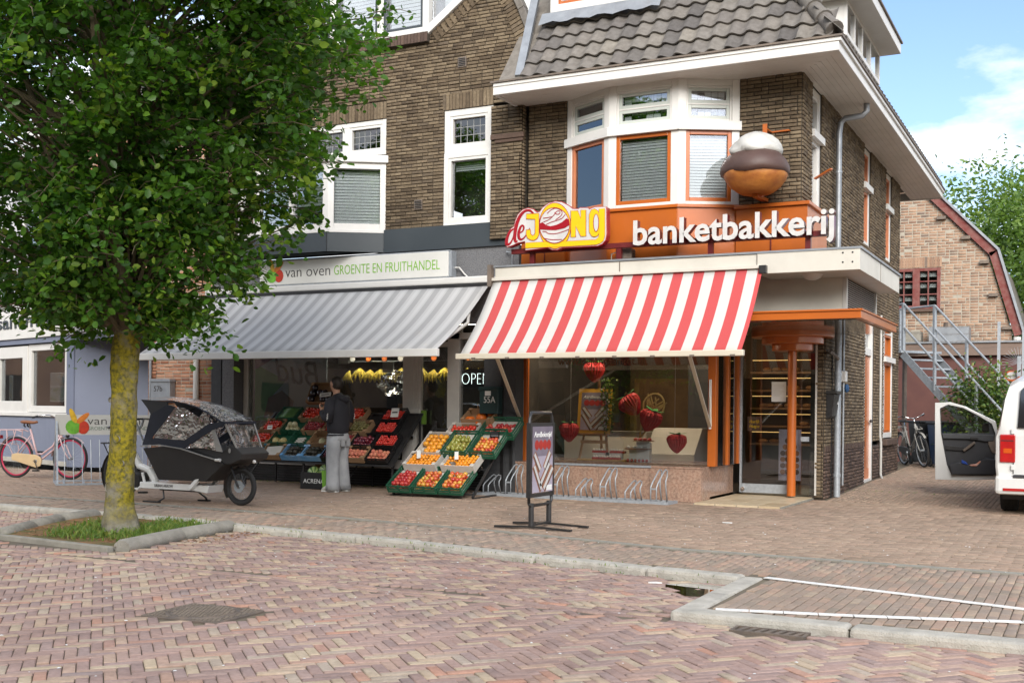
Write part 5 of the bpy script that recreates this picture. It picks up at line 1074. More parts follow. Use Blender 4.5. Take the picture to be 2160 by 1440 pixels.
for _ in range(46):  # longer shoots standing out of the outline
    z = random.uniform(2.3, 6.5); a = random.uniform(0, 6.283); r_ = crown_r(a, z)
    for f_ in (.9, 1.04, 1.16): cen.append(Vector((.05+r_*f_*math.cos(a), r_*f_*math.sin(a), z+(f_-1)*.8+random.gauss(0, .05)))); dirs.append(Vector((math.cos(a), math.sin(a), .3)).normalized())
# twigs carry the leaves; a thin branch leads to every third one
C = []; D = []; RN = []; tw = MB()
for i, (p, d) in enumerate(zip(cen, dirs)):
    ln = random.uniform(.3, .62); side = Vector((-d.y, d.x, 0)); k = random.randint(30, 44); base = random.betavariate(2, 2.6)
    out = min(1, math.hypot(p.x, p.y)/max(.3, np.interp(p.z, zs, rs)))
    for j in range(k):
        s = random.random(); c = p+d*(ln*(s-.4))+side*random.gauss(0, .10)+Vector((0, 0, random.gauss(0, .075)-.12*s*s)); C.append(c); D.append(d); RN.append(min(.999, max(0, base*.75+random.random()*.25)))
    tw.tube([p-d*ln*.45, p+d*ln*.25, p+d*ln*.6-Vector((0, 0, .06))], [.007, .005, .002], 4, cap=False)
    if i % 13 == 0:
        q = Vector((.05, 0, max(2.0, p.z-1.1))); mid = (q+p)/2+Vector((0, 0, .12)); tw.tube([q+(p-q)*.12, mid, p-d*ln*.4], [.026, .016, .007], 5, cap=False)
for (px, pz, n_) in ((.62, 2.15, 24), (1.25, 2.1, 45), (1.4, 1.9, 22), (2.1, 4.3, 40), (-.6, 2.0, 26), (1.5, 2.6, 30), (-.15, 1.75, 12)):   # hanging sprays below the crown
    for j in range(n_): C.append(Vector((px+random.gauss(0, .09), random.gauss(0, .2)-.1, pz+random.uniform(-.28, .35)))); D.append(Vector((.2, 0, -1))); RN.append(random.random()*.6)
tw.build('twigs', M['twig'], tree)['kind'] = 'stuff'
leaves(tree, 'crown', np.array([tuple(c) for c in C]), np.array([tuple(d) for d in D]), .083, M['leaf'], .7, np.array(RN))
# a few withered leaves
idx = RNG.choice(len(C), 40); leaves(tree, 'withered_leaves', np.array([tuple(C[i]) for i in idx])+RNG.normal(0, .05, (40, 3)), np.array([tuple(D[i]) for i in idx]), .07, mk('withered_leaf', (.28, .13, .05), (.2, .1, .04), 8, .8))['kind'] = 'stuff'
# tree bed
bed = tag(sheet('tree_bed', [(-5.75, -5.62), (-3.5, -5.78), (-3.15, -7.8), (-5.0, -7.6)], -.02, (lambda t: t.bsdf(t.mix(t.ramp(t.noise(4, 6, .7), [(.4, 0), (.6, 1)]), t.mix(t.noise(90, 3), (.20, .10, .05), (.42, .22, .11)), t.mix(t.noise(60, 3), (.12, .10, .05), (.16, .17, .06))), .95, 0, .2, 0, t.noise(120, 4), 1., .02))(MT('bark_mulch'))), kind='structure')
M['bed_kerb'] = mk('weathered_kerb', (.33, .31, .265), (.24, .225, .19), 7, .95, bump=1., bsc=70, stain=.6)
def bed_kerb(pts, nm):
    for i in range(len(pts)-1):
        a, b = Vector(pts[i]), Vector(pts[i+1]); d = (b-a); n = max(1, round(d.length/.95))
        for k in range(n):
            p = a+d*(k/n); q = a+d*((k+1)/n)-d.normalized()*.008; m = MB(); ends = [p, q]
            m.tube([p, p+(q-p)*.04, q-(q-p)*.04, q], [(.065, .085), (.078, .1), (.078, .1), (.065, .085)], 12); m.build(nm, M['bed_kerb'], kerb, smooth=50)
bed_kerb([(-5.72, -5.66, -.025), (-5.62, -6.3, -.03), (-4.95, -7.62, -.04), (-4.3, -8.9, -.01)][:3], 'bed_kerb_stone'); bed_kerb([(-3.5, -5.82, -.025), (-3.33, -6.8, -.02), (-3.1, -7.78, -.025)], 'bed_kerb_stone')
MB().beam((-5.0, -7.68, -.06), (-3.15, -7.86, -.06), .08, .1).build('bed_edge_stone', M['strip'], kerb, bevel=.01)
M['grass'] = leaf_mat('grass_blade', [(0, (.07, .13, .03)), (.5, (.12, .20, .04)), (.85, (.20, .25, .06)), (1, (.28, .26, .09))], .3, .2)
def grass(nm, pts, h, label=None):
    n = len(pts); P = np.array(pts); a = RNG.uniform(0, 2*np.pi, n); hh = h*RNG.uniform(.35, 1.25, n); le = RNG.normal(0, .45, (n, 2)); w = .004
    dx = np.stack([np.cos(a), np.sin(a), np.zeros(n)], 1)*w; tip = P+np.stack([le[:, 0]*hh, le[:, 1]*hh, hh], 1); mid = P+np.stack([le[:, 0]*hh*.35, le[:, 1]*hh*.35, hh*.6], 1)
    V = np.stack([P-dx, P+dx, mid+dx*.8, mid-dx*.8, tip], 1).reshape(-1, 3); T = np.array([(0, 1, 2), (0, 2, 3), (3, 2, 4)]); F = (T[None]+5*np.arange(n)[:, None, None]).reshape(-1, 3)
    o = rawmesh(nm, V, F, M['grass'], None, np.repeat(RNG.random(n), 3)); return tag(o, label, 'grass', kind='stuff')
pts = []
for _ in range(11000):
    x, y = random.uniform(-5.4, -3.3), random.uniform(-7.7, -5.8)
    den = math.exp(-((x+3.95)**2/.5+(y+6.75)**2/.9))*1.3+math.exp(-((x+3.6)**2/.09+(y+6.5)**2/.8))*.8-.25+.35*math.sin(x*6+y*4)
    if not poly_contains([(-5.55, -5.8), (-3.55, -5.9), (-3.22, -7.7), (-4.9, -7.5)], np.array([x]), np.array([y]))[0]: continue
    if random.random() < den: pts.append((x, y, -.02))
wp = np.array([p for p in pts if random.random() < .4])[:900]; wp = wp+RNG.normal(0, .03, wp.shape)*np.array([1, 1, 0])+np.array([0, 0, .03])
tag(leaves(None, 'weeds', wp, RNG.normal(0, 1, wp.shape), .05, M['grass'], .5), 'broad leaved weeds among the grass in the tree bed', 'weeds', kind='stuff')
pts = [p for p in pts if random.random() < .62]
grass('grass', pts, .085, 'weeds and grass growing round the mossy tree trunk')
pts = [(random.uniform(-8.2, -4.9), .1+random.gauss(0, .05), 0) for _ in range(260) if True]+[(random.gauss(2.1, .5), random.gauss(3.4, .1), .03) for _ in range(160)]+[(-14.6+random.gauss(0, .3), 1.7+random.gauss(0, .06), 0) for _ in range(120)]
for _ in range(420):
    x = random.uniform(-5, 2.3); k_ = float(np.interp(x, [p[0] for p in KB], [p[1] for p in KB])); pts.append((x, k_+random.choice((.02, -.21))+random.gauss(0, .015), .0 if random.random() < .5 else ZR))
grass('weeds', pts, .022, 'tiny weeds in the joints along kerb and shopfronts')
# small litter and fallen chips
pts = RNG.uniform((-6, -12.5, 0), (5, -1.5, 0), (420, 3)); pts[:, 2] = np.where(pts[:, 1] < -6.6, ZR+.003, .003); n = len(pts); s = RNG.uniform(.004, .011, (n, 1)); a = RNG.uniform(0, 6.28, n); dx = np.stack([np.cos(a), np.sin(a), 0*a], 1)*s; dy = np.stack([-np.sin(a), np.cos(a), 0*a], 1)*s*.6; up = np.array([0, 0, 1.])*s*.5
V = np.stack([pts-dx-dy, pts+dx-dy, pts+dx+dy, pts-dx+dy, pts+up], 1).reshape(-1, 3); T = np.array([(0, 1, 4), (1, 2, 4), (2, 3, 4), (3, 0, 4)])
tag(rawmesh('litter', V, (T[None]+5*np.arange(n)[:, None, None]).reshape(-1, 3), M['paper']), 'tiny pale specks of litter strewn over the paving', 'litter', kind='stuff')
n = 900; pts = np.stack([RNG.uniform(-5.3, -3.2, n), RNG.uniform(-7.6, -5.9, n), np.full(n, -.012)], 1); k = poly_contains([(-5.5, -5.8), (-3.6, -5.9), (-3.2, -7.7), (-4.9, -7.5)], pts[:, 0], pts[:, 1]); ex2 = np.stack([RNG.normal(-3.0, .12, 160), RNG.uniform(-7.0, -5.9, 160), np.full(160, ZR+.004)], 1); pts = np.concatenate([pts[k], ex2]); n = len(pts)
leaves(None, 'wood_chips', pts, RNG.normal(0, 1, (n, 3)), .045, mk('wood_chip', (.36, .19, .09), (.24, .12, .06), 9, .9), .35, up=3, spread=.4); tag(bpy.data.objects['wood_chips'], 'reddish wood chips scattered over the tree bed', 'wood chips', kind='stuff')
t = tag(MB().prism([(.0, .0), (.09, -.01), (.11, .02), (.05, .045), (-.01, .03)], .004, .012, 'xy').build('paper_scrap', M['paper']), 'white crumpled paper scrap on the pavement before the entrance', 'litter'); t.location = (1.1, -2.65, 0)
t = tag(MB().prism([(.0, .0), (.07, .015), (.1, .035), (.05, .045), (.01, .02)], .004, .014, 'xy').build('plastic_scrap', M['paper']), 'pale plastic scrap lying by the wet patch at the kerb', 'litter'); t.location = (1.85, -7.15, ZR)
# wet patch and puddle by the build-out kerb
tag(sheet('puddle', [(2.42, -7.0), (2.44, -7.55), (2.3, -7.6), (2.05, -7.32), (1.98, -7.12), (2.2, -6.98)], ZR+.005, mk_glass('puddle_water', (.66, .61, .55), 1.2, .03)), kind='structure')
# far trees and shrub
def bush(nm, label, cat, c, rx, ry, rz, nclump, lsize, mat, trunk=None, group=None, per=26):
    t = thing(nm, label, cat, c, 0, group); C = []; D = []; RN = []
    for i in range(nclump):
        a, b = random.uniform(0, 6.283), math.acos(random.uniform(-1, 1)); q = random.random()**.4*(1+.18*math.sin(3*a+5*b))
        p = Vector((rx*q*math.sin(b)*math.cos(a), ry*q*math.sin(b)*math.sin(a), rz*q*math.cos(b)+(trunk or 0)+rz)); d = Vector((math.cos(a), math.sin(a), .1)); base = random.random(); s_ = lsize*2.2
        for j in range(per): C.append(p+Vector((random.gauss(0, s_), random.gauss(0, s_), random.gauss(0, s_*.7)))); D.append(d); RN.append(min(.999, base*.7+random.random()*.3))
    leaves(t, 'crown', np.array([tuple(x) for x in C]), np.array([tuple(x) for x in D]), lsize, mat, .5, np.array(RN))
    m = MB(); H_ = (trunk or 0)+rz*1.4
    for k in range(5): a = k*1.3; m.tube([(0, 0, -.05), (rx*.1*math.cos(a), ry*.1*math.sin(a), H_*.45), (rx*.5*math.cos(a), ry*.5*math.sin(a), H_*(.8+.1*k % .3))], [.04*rx+.01, .03*rx, .008*rx], 6)
    m.build('trunk', M['twig'], t); return t
M['leaf_far'] = leaf_mat('far_leaf', [(0, (.06, .12, .03)), (.4, (.11, .19, .045)), (.8, (.17, .26, .07)), (1, (.24, .32, .10))], .4, .3)
M['leaf_shrub'] = leaf_mat('shrub_leaf', [(0, (.03, .06, .015)), (.5, (.055, .10, .022)), (.85, (.10, .17, .035)), (1, (.22, .26, .05))], .3)
bush('garden_tree', 'light green tree rising behind the red bargeboard of the back house', 'tree', (5.2, 25, 0), 3.0, 2.6, 3.4, 800, .17, M['leaf_far'], 2.4, 'trees behind the back house')
bush('garden_tree', 'taller pale green tree behind the light green one in the back gardens', 'tree', (2.4, 30, 0), 3.2, 3, 3.4, 800, .2, M['leaf_far'], 3.6, 'trees behind the back house')
bush('garden_tree', 'dark green low tree filling the gap beside the brick gable', 'tree', (5.6, 19, 0), 1.9, 1.6, 2.0, 260, .14, M['leaf_shrub'], .8, 'trees behind the back house')
bush('climbing_shrub', 'dense green shrub growing against the steel stairs behind the van door', 'shrub', (3.0, 8.6, AZ(8.6)), .55, .45, 1.0, 210, .085, M['leaf_shrub'], .1)
# ================================================================== bicycles
def ring(m, c, r, tr, n=40, k=8, fl=1.): m.tube([(c[0]+r*math.cos(2*math.pi*i/n), c[1], c[2]+r*math.sin(2*math.pi*i/n)) for i in range(n)], (tr, tr*fl), k, closed=True, ref=(0, 1, 0)); return m
def wheel(par, c, r, tr, rimm, n_sp=28, rimw=.014, spm=None):
    w = ring(MB(), c, r-tr*2-.006, rimw, 44, 8, 1.0).build('wheel', rimm, par, smooth='all')
    ring(MB(), c, r-tr, tr, 48, 10).build('tyre', M['rubber'], w, smooth='all')
    m = MB(); R_ = r-2*tr-.01
    for i in range(n_sp):
        a = 2*math.pi*i/n_sp; b = a+(.5 if i % 2 else -.5); s = .03 if (i//2) % 2 else -.03
        m.tube([(c[0]+.03*math.cos(b), c[1]+s, c[2]+.03*math.sin(b)), (c[0]+R_*math.cos(a), c[1], c[2]+R_*math.sin(a))], .0009, 3, cap=False)
    m.build('spokes', spm or M['steel'], w)['kind'] = 'stuff'
    MB().lathe([(.012, -.05), (.028, -.035), (.02, 0), (.028, .035), (.012, .05)], 12, c, 'y').build('hub', M['steel'], w, smooth=True); return w
def arcpts(c, r, a0, a1, n=14, y=0): return [(c[0]+r*math.cos(R(a0+(a1-a0)*i/n)), y, c[1]+r*math.sin(R(a0+(a1-a0)*i/n))) for i in range(n+1)]
def strip(m, pts, w, th=.004):   # flat mudguard band
    for i in range(len(pts)-1): m.beam(pts[i], pts[i+1], w, th, (0, 1, 0)) if False else m.add([(pts[i][0], -w/2, pts[i][2]), (pts[i][0], w/2, pts[i][2]), (pts[i+1][0], w/2, pts[i+1][2]), (pts[i+1][0], -w/2, pts[i+1][2])], [(0, 1, 2, 3)])
    return m
def city_bike(label, loc, rz, fm, rimm, guardm, sadm, steer=0., lean=0., s=1.):
    t = thing('bicycle', label, 'bicycle', loc, rz, rot=(lean, 0, rz)); t.scale = (s, s, s)
    ra, fa, bb, hb, ht, stp = (-.56, .355), (.56, .355), (-.09, .30), (.37, .74), (.345, .90), (-.27, .84); r = .355
    wheel(t, (ra[0], 0, ra[1]), r, .021, rimm); wheel(t, (fa[0], 0, fa[1]), r, .021, rimm)
    m = MB(); v = lambda p, y=0: (p[0], y, p[1])
    m.tube([v(hb), (.22, 0, .5), (.02, 0, .36), v(bb)], .017, 8); m.tube([(.36, 0, .80), (.2, 0, .56), (-.02, 0, .42), (-.13, 0, .42)], .016, 8); m.tube([v(bb), v(stp)], .017, 8); m.tube([v(hb), v(ht)], .022, 8)
    for y in (-.055, .055): m.tube([v(bb, y*.6), v(ra, y)], .010, 6); m.tube([(-.235, y*.5, .74), v(ra, y)], .009, 6)
    m.build('frame', fm, t, smooth='all')
    m = MB(); m.tube([v(hb), (.385, 0, .70)], .018, 8)
    for y in (-.05, .05): m.tube([(.385, y, .70), (.43, y, .58), (.50, y, .44), v(fa, y)], .011, 6)
    m.build('fork', fm, t, smooth='all')
    m = MB(); m.tube([v(ht), (.33, 0, 1.02)], .013, 8)
    for y in (-1, 1): m.tube([(.33, 0, 1.02), (.34, .1*y, 1.04), (.31, .22*y, 1.09), (.18, .29*y, 1.08), (.06, .30*y, 1.05)], .011, 8)
    hbm = m.build('handlebar', M['chrome'], t, smooth='all')
    for y in (-.3, .3): MB().tube([(.14, y*.985, 1.07), (.03, y, 1.045)], .017, 8).build('grip', M['rubber'], hbm)
    m = MB(); m.tube([v(stp), (-.29, 0, .93)], .013, 8); m.build('seat_post', M['chrome'], t)
    m = MB(); m.tube([(-.43, 0, .955), (-.40, 0, .965), (-.30, 0, .96), (-.20, 0, .955), (-.14, 0, .965), (-.12, 0, .955)], [(.015, .05), (.032, .10), (.03, .085), (.026, .045), (.022, .03), (.01, .012)], 12, ref=(0, 0, 1)); m.build('saddle', sadm, t, smooth='all')
    m = MB(); m.tube([(-.36, -.04, .93), (-.37, -.04, .90), (-.34, -.04, .88)], .014, 6); m.tube([(-.36, .04, .93), (-.37, .04, .90), (-.34, .04, .88)], .014, 6); m.build('saddle_springs', M['black'], t)
    strip(MB(), arcpts(ra, r+.022, 205, 20), .05).build('mudguard', fm, t); strip(MB(), arcpts(fa, r+.022, 175, 45), .05).build('mudguard', fm, t)
    m = MB(); m.prism([(-.60, .41), (-.5, .43), (-.1, .41), (.0, .37), (.03, .30), (.0, .22), (-.1, .19), (-.5, .29), (-.6, .31)], -.075, -.05); m.build('chain_guard', guardm, t, bevel=.008)
    MB().lathe([(.025, -.1), (.03, -.075)], 12, (bb[0], 0, bb[1]), 'y').build('bottom_bracket', M['steel'], t)
    m = MB(); m.beam((bb[0], -.09, bb[1]), (-.02, -.1, .15), .02, .012, (0, 1, 0)); m.beam((bb[0], .07, bb[1]), (-.16, .08, .45), .02, .012, (0, 1, 0)); m.build('crank', M['chrome'], t)
    MB().cbox((-.02, -.15, .145), (.09, .08, .025)).build('pedal', M['rubber'], t); MB().cbox((-.16, .13, .45), (.09, .08, .025)).build('pedal', M['rubber'], t)
    m = MB()
    for y in (-.08, .08):
        m.tube([(-.86, y, .82), (-.5, y, .83), (-.38, y, .80)], .008, 6); m.tube([(-.84, y, .82), (-.83, y*1.4, .60), (-.62, y*1.4, .56), v(ra, y*.7)], .007, 6); m.tube([(-.5, y, .83), (-.56, y*1.4, .57)], .007, 6); m.tube([(-.7, y, .82), (-.66, y*1.4, .57)], .007, 6)
    for x in (-.85, -.72, -.6, -.46): m.tube([(x, -.08, .825), (x, .08, .825)], .007, 6)
    m.build('rear_carrier', fm, t); MB().cbox((-.9, 0, .70), (.03, .09, .06)).build('tail_light', M['sign_red'], t)
    m = MB(); m.tube([(.43, 0, .86), (.46, 0, .78)], .01, 6); m.tube([(.44, -.06, .84), (.58, -.06, .80), (.58, .06, .80), (.44, .06, .84)], .008, 6); m.build('front_carrier', fm, t); MB().ball((.5, 0, .74), .035).build('head_light', M['black'], t)
    return t
M['pink'] = mk('pale_pink_paint', (.66, .46, .45), (.60, .40, .40), 5, .35, coat=.3); M['rim_red'] = mk('raspberry_rim', (.50, .02, .07), None, 5, .35); M['cream_guard'] = mk('cream_guard', (.66, .48, .27), None, 3, .45); M['leather'] = mk('tan_leather', (.26, .10, .035), (.2, .07, .025), 7, .5)
city_bike('pale pink city bicycle with raspberry rims parked in the lettered rack', (-11.35, -1.62, 0), R(9), M['pink'], M['rim_red'], M['cream_guard'], M['leather'], s=1.02)
city_bike('grey bicycle leaning in the dark alley beside the bins', (1.55, 9.8, AZ(9.8)), R(-62), mk('silver_frame', (.42, .41, .38), None, 5, .4), M['steel'], M['black'], M['black'], lean=R(8))
# rack with the greengrocer's board
rk = thing('sign_bike_rack', 'triangular steel bicycle rack carrying a cream van oven board', 'bicycle rack', (-10.16, -2.38, 0), R(52))
m = MB(); Lr = 1.7; a0, b0 = (-.05, -.42), (-.05, .42)
for y in (-.45, .45): m.beam((0, y, .015), (Lr, y, .015), .04, .03)
m.beam((0, -.45, .015), (0, .45, .015), .04, .03); m.beam((Lr, -.45, .015), (Lr, .45, .015), .04, .03)
for x in (0, Lr):
    for y in (-.45, .45): m.beam((x, y, .02), (x, y*.08, 1.12), .03, .02)
m.build('rack_frame', M['steel'], rk)
for k in range(12): MB().tube([(.12+k*.135, -.3, .02), (.12+k*.135, -.06, .72)], .007, 5).build('rack_bar', M['zinc'], rk)
for k in range(6): MB().beam((.1+k*.3, -.4, .03), (.1+k*.3, -.2, .09), .03, .006).build('wheel_stop', M['steel'], rk)
bx = frame((0, -.07, 0), (1, 0, 0), (0, -1, 0)); MB(bx).box(-.02, Lr+.02, .80, 1.13, 0, .012).build('board', mk('rack_board', (.55, .54, .49), None, 2, .5), rk)
M['inkgreen'] = mk('green_grey_ink', (.16, .22, .16), None, 4, .6)
fit_text('lettering', 'van oven', .47, 1.3, .97, .19, M['ink'], rk, 0, N=bx @ Matrix.Translation((0, 0, .014)), bold=-.01); fit_text('lettering', 'GROENTE EN FRUITHANDEL', .47, 1.5, .88, .085, M['inkgreen'], rk, 0, N=bx @ Matrix.Translation((0, 0, .014)))
fruit_logo(rk, bx @ Matrix.Translation((.27, .93, .014)), .8)
# cargo bike
cb = thing('cargo_bicycle', 'white cargo bicycle with black box and clear rain tent parked behind the tree', 'cargo bicycle')
_n = bil([(-7.331, 1.514), (-4.435, 1.518), (-7.306, -.183), (-4.414, -.037)]); _m = bil([(-7.656, 1.52), (-4.683, 1.524), (-7.63, -.223), (-4.662, -.072)])
CN = lambda p: [_n(x/1938, y/1440) for x, y in p]; CMd = lambda x, y: _m(x/1938, y/1440); YC = -3.9
M['navy'] = mk('navy_canvas', (.014, .017, .028), (.022, .025, .038), 7, .75, bump=.3, bsc=20); M['boxblack'] = mk('black_foam_box', (.02, .019, .019), (.032, .03, .029), 4, .6, bump=.1, bsc=30); M['clear'] = mk_glass('clear_vinyl', (.90, .91, .92), 1.3, .06, .04); M['bikewhite'] = mk('white_frame_paint', (.80, .80, .78), (.74, .74, .72), 3, .3, coat=.4); M['reflect'] = mk('grey_reflective', (.33, .32, .30), None, 6, .5)
M['clear'].node_tree.nodes['Bump'].inputs['Strength'].default_value = .28; M['clear'].node_tree.nodes['Bump'].inputs['Distance'].default_value = .12
for n_ in M['clear'].node_tree.nodes:
    if n_.type == 'TEX_NOISE': n_.inputs['Scale'].default_value = 4.5; n_.inputs['Detail'].default_value = 3
fw = (-4.99, YC, .25); rw = (-7.12, YC, .335)
wheel(cb, fw, .25, .03, M['black'], 24, .012); wheel(cb, rw, .335, .03, M['black'], 28, .012); MB().lathe([(.03, -.002), (.08, -.002), (.08, .002), (.03, .002)], 20, (fw[0], YC-.05, fw[2]), 'y').build('brake_disc', M['steel'], cb)
def shell(par, nm, poly, hw, mat, both=True, th=.012):   # a panel repeated on both sides of the box
    P2 = CN(poly)
    for s in ((-1, 1) if both else (-1,)):
        m = MB(); y = YC+s*hw; n = len(P2); m.prism(P2, y-th/2, y+th/2); m.build(nm, mat, par)
def loft_box(nm, poly, mat, hw0, hw1, zlo, zhi):
    P2 = CN(poly); n = len(P2); h = lambda z: hw0+(hw1-hw0)*max(0, min(1, (z-zlo)/(zhi-zlo))); vs = [(x, YC-h(z), z) for x, z in P2]+[(x, YC+h(z), z) for x, z in P2]
    m = MB(); m.add(vs, [tuple(range(n)), tuple(range(2*n-1, n-1, -1))]+[(i, i+n, (i+1) % n+n, (i+1) % n) for i in range(n)]); return m.build(nm, mat, cb, bevel=.012)
loft_box('box', [(605, 690), (735, 1062), (1290, 1085), (1522, 885), (1480, 835), (1300, 775), (1060, 700), (850, 668)], M['boxblack'], .22, .32, .25, .75)
rim = CN([(590, 668), (800, 652), (1060, 695), (1300, 775), (1490, 835)])
for s in (-1, 1):
    for i in range(4): (a, b), (c, d) = rim[i], rim[i+1]; MB().beam((a, YC+s*.325, b), (c, YC+s*.32, d), .012, .035, (0, 1, 0)).build('rim_trim', M['reflect'], cb)
loft_box('nose', [(1090, 700), (1210, 662), (1500, 742), (1560, 655), (1650, 690), (1720, 760), (1700, 830), (1600, 878), (1524, 880), (1482, 832), (1300, 772)], M['boxblack'], .27, .27, 0, 1)
shell(cb, 'tent_pillar', [(890, 185), (985, 208), (715, 560), (705, 610), (700, 650), (592, 655), (640, 500), (690, 300)], .30, M['navy']); shell(cb, 'tent_flap', [(570, 122), (890, 150), (890, 190), (690, 300), (655, 235)], .29, mk('dark_grey_canvas', (.035, .035, .037), None, 5, .7))
shell(cb, 'tent_band', [(703, 600), (740, 570), (1090, 602), (1375, 405), (1530, 380), (1545, 425), (1400, 485), (1085, 692), (1000, 680), (800, 652), (700, 652)], .303, M['navy']); shell(cb, 'tent_window', [(975, 214), (1090, 222), (1365, 405), (1092, 600), (720, 568)], .298, M['clear'], th=.003); shell(cb, 'tent_window', [(1110, 690), (1405, 478), (1490, 735), (1300, 690)], .298, M['clear'], th=.003)
shell(cb, 'tent_strut', [(1400, 470), (1430, 470), (1520, 735), (1450, 725)], .296, M['reflect'])
roofp = CN([(570, 122), (720, 112), (880, 120), (1080, 162), (1220, 205), (1340, 262), (1440, 325), (1535, 392)])
for i in range(len(roofp)-1):
    (a, b), (c, d) = roofp[i], roofp[i+1]; m = MB(); 
    for k in range(6):
        y0, y1 = -.3+k*.1, -.2+k*.1; h = lambda y: .03*math.cos(y/.3*math.pi/2); m.quad((a, YC+y0, b+h(y0)), (c, YC+y0, d+h(y0)), (c, YC+y1, d+h(y1)), (a, YC+y1, b+h(y1)))
    m.build('tent_roof', M['clear'] if i not in (0, 1) else M['reflect'], cb)
for p, q in (((890, 150), (1080, 165)), ((1080, 165), (1230, 212)), ((1230, 212), (1365, 285)), ((1365, 285), (1530, 395))): (a, b), (c, d) = CN([p, q]); [MB().beam((a, YC+s*.3, b), (c, YC+s*.3, d), .012, .035, (0, 1, 0)).build('tent_piping', M['navy'], cb) for s in (-1, 1)]
(a, b), (c, d) = CN([(1535, 395), (1650, 705)]); m = MB(); m.quad((a, YC-.28, b), (c, YC-.24, d), (c, YC+.24, d), (a, YC+.28, b)); m.build('windshield', M['clear'], cb)
for s in (-1, 1): MB().beam((a, YC+s*.28, b), (c, YC+s*.24, d), .02, .02).build('windshield_edge', M['reflect'], cb)
MB().beam((a, YC-.3, b), (a, YC+.3, b), .05, .03).build('tent_brow', M['navy'], cb)
x, z = CN([(1490, 828)])[0]; MB().tube([(x-.02, YC-.36, z), (x+.06, YC-.36, z)], [.018, .022], 10).build('reflector_cap', M['white'], cb, smooth=True); x, z = CN([(1700, 850)])[0]; MB().ball((x, YC, z-.01), .025).build('head_light', M['white'], cb)
x, z = CN([(1585, 722)])[0]; MB().lathe([(0, -.005), (.03, -.005), (.032, 0)], 16, (x, YC-.275, z), 'y', sx=.6).build('round_badge', M['reflect'], cb)
m = MB(); (a, b), (c, d), (e, f), (g2, h2) = CMd(640, 1122), CMd(1300, 1128), CMd(1530, 890), CMd(740, 1090)
m.beam((-6.62, YC, .215), (-5.62, YC, .215), .32, .085); m.beam((-5.68, YC-.2, .2), (-5.26, YC-.22, .58), .05, .06, (0, 1, 0)); m.beam((-5.68, YC+.2, .2), (-5.26, YC+.22, .58), .05, .06, (0, 1, 0)); m.prism([(-5.66, .17), (-5.62, .25), (-5.4, .25), (-5.44, .15)], YC-.15, YC+.15)
m.tube([(-6.98, YC, .86), (-6.92, YC, .66), (-6.78, YC, .46), (-6.6, YC, .41), (-6.5, YC, .28), (-6.48, YC, .2)], [.03, .045, .05, .05, .05, .045], 10); m.tube([(-7.1, YC-.09, .33), (-6.95, YC-.09, .2), (-6.72, YC-.09, .15), (-6.6, YC-.09, .24), (-6.64, YC-.09, .38)], .022, 8)
m.build('frame', M['bikewhite'], cb, bevel=.008)
fit_text('frame_lettering', 'URBAN ARROW', -6.35, -6.02, .2, .055, M['ink'], cb, YC-.162)
MB().lathe([(0, -.13), (.1, -.12), (.12, -.06), (.12, .06)], 20, (-6.78, YC, .27), 'y').build('motor', M['black'], cb, smooth=True); m = MB(); m.beam((-6.78, YC-.14, .27), (-6.83, YC-.15, .42), .02, .02, (0, 1, 0)); m.beam((-6.78, YC+.14, .27), (-6.6, YC+.15, .16), .02, .02, (0, 1, 0)); m.build('crank', M['black'], cb); MB().cbox((-6.52, YC-.2, .12), (.1, .08, .025)).build('pedal', M['black'], cb)
m = MB()
for s in (-.07, .07): m.tube([(-5.17, YC+s, .56), (-5.1, YC+s, .5), (-4.99, YC+s, .25)], .014, 8)
m.tube([(-5.2, YC, .62), (-5.15, YC, .5)], .02, 8); m.build('fork', M['black'], cb); strip(MB(Matrix.Translation((0, YC, 0))), arcpts((fw[0], fw[2]), .275, 215, 50), .06).build('mudguard', M['black'], cb); strip(MB(Matrix.Translation((0, YC, 0))), arcpts((rw[0], rw[2]), .36, 215, 30), .06).build('mudguard', M['black'], cb)
m = MB()
for y in (-.07, .07): m.tube([(-7.45, YC+y, .76), (-7.0, YC+y, .77)], .009, 6); m.tube([(-7.4, YC+y, .76), (-7.13, YC+y, .36)], .008, 6)
for x in (-7.44, -7.3, -7.15): m.tube([(x, YC-.07, .765), (x, YC+.07, .765)], .008, 6)
m.build('rear_carrier', M['black'], cb)
m = MB(); m.tube([(-6.95, YC, .88), (-6.75, YC, 1.02), (-6.72, YC, 1.12)], .018, 8); m.tube([(-6.62, YC, .62), (-6.82, YC-.05, 1.08)], .014, 8)
m.build('steering_tube', M['steel'], cb); MB().tube([(-6.9, YC-.32, 1.08), (-6.78, YC-.25, 1.1), (-6.72, YC, 1.11), (-6.78, YC+.25, 1.1), (-6.9, YC+.32, 1.08)], .013, 8).build('handlebar', M['black'], cb)
MB().tube([(-7.18, YC, .6), (-7.22, YC, .95)], .015, 8).build('seat_post', M['black'], cb); MB().tube([(-7.36, YC, .98), (-7.28, YC, .985), (-7.15, YC, .98), (-7.08, YC, .975)], [(.02, .05), (.03, .085), (.025, .05), (.012, .02)], 10, ref=(0, 0, 1)).build('saddle', M['black'], cb, smooth='all')
m = MB(); m.tube([(-6.25, YC-.1, .16), (-6.12, YC-.22, .06), (-6.15, YC-.3, .015)], .012, 6); m.beam((-6.4, YC-.3, .012), (-6.12, YC-.3, .012), .05, .02); m.tube([(-5.85, YC+.1, .16), (-5.78, YC+.2, .06), (-5.8, YC+.26, .015)], .012, 6); m.beam((-5.95, YC+.26, .012), (-5.76, YC+.26, .012), .05, .02); m.beam((-6.4, YC, .155), (-5.6, YC, .155), .03, .02); m.build('kickstand', M['black'], cb)
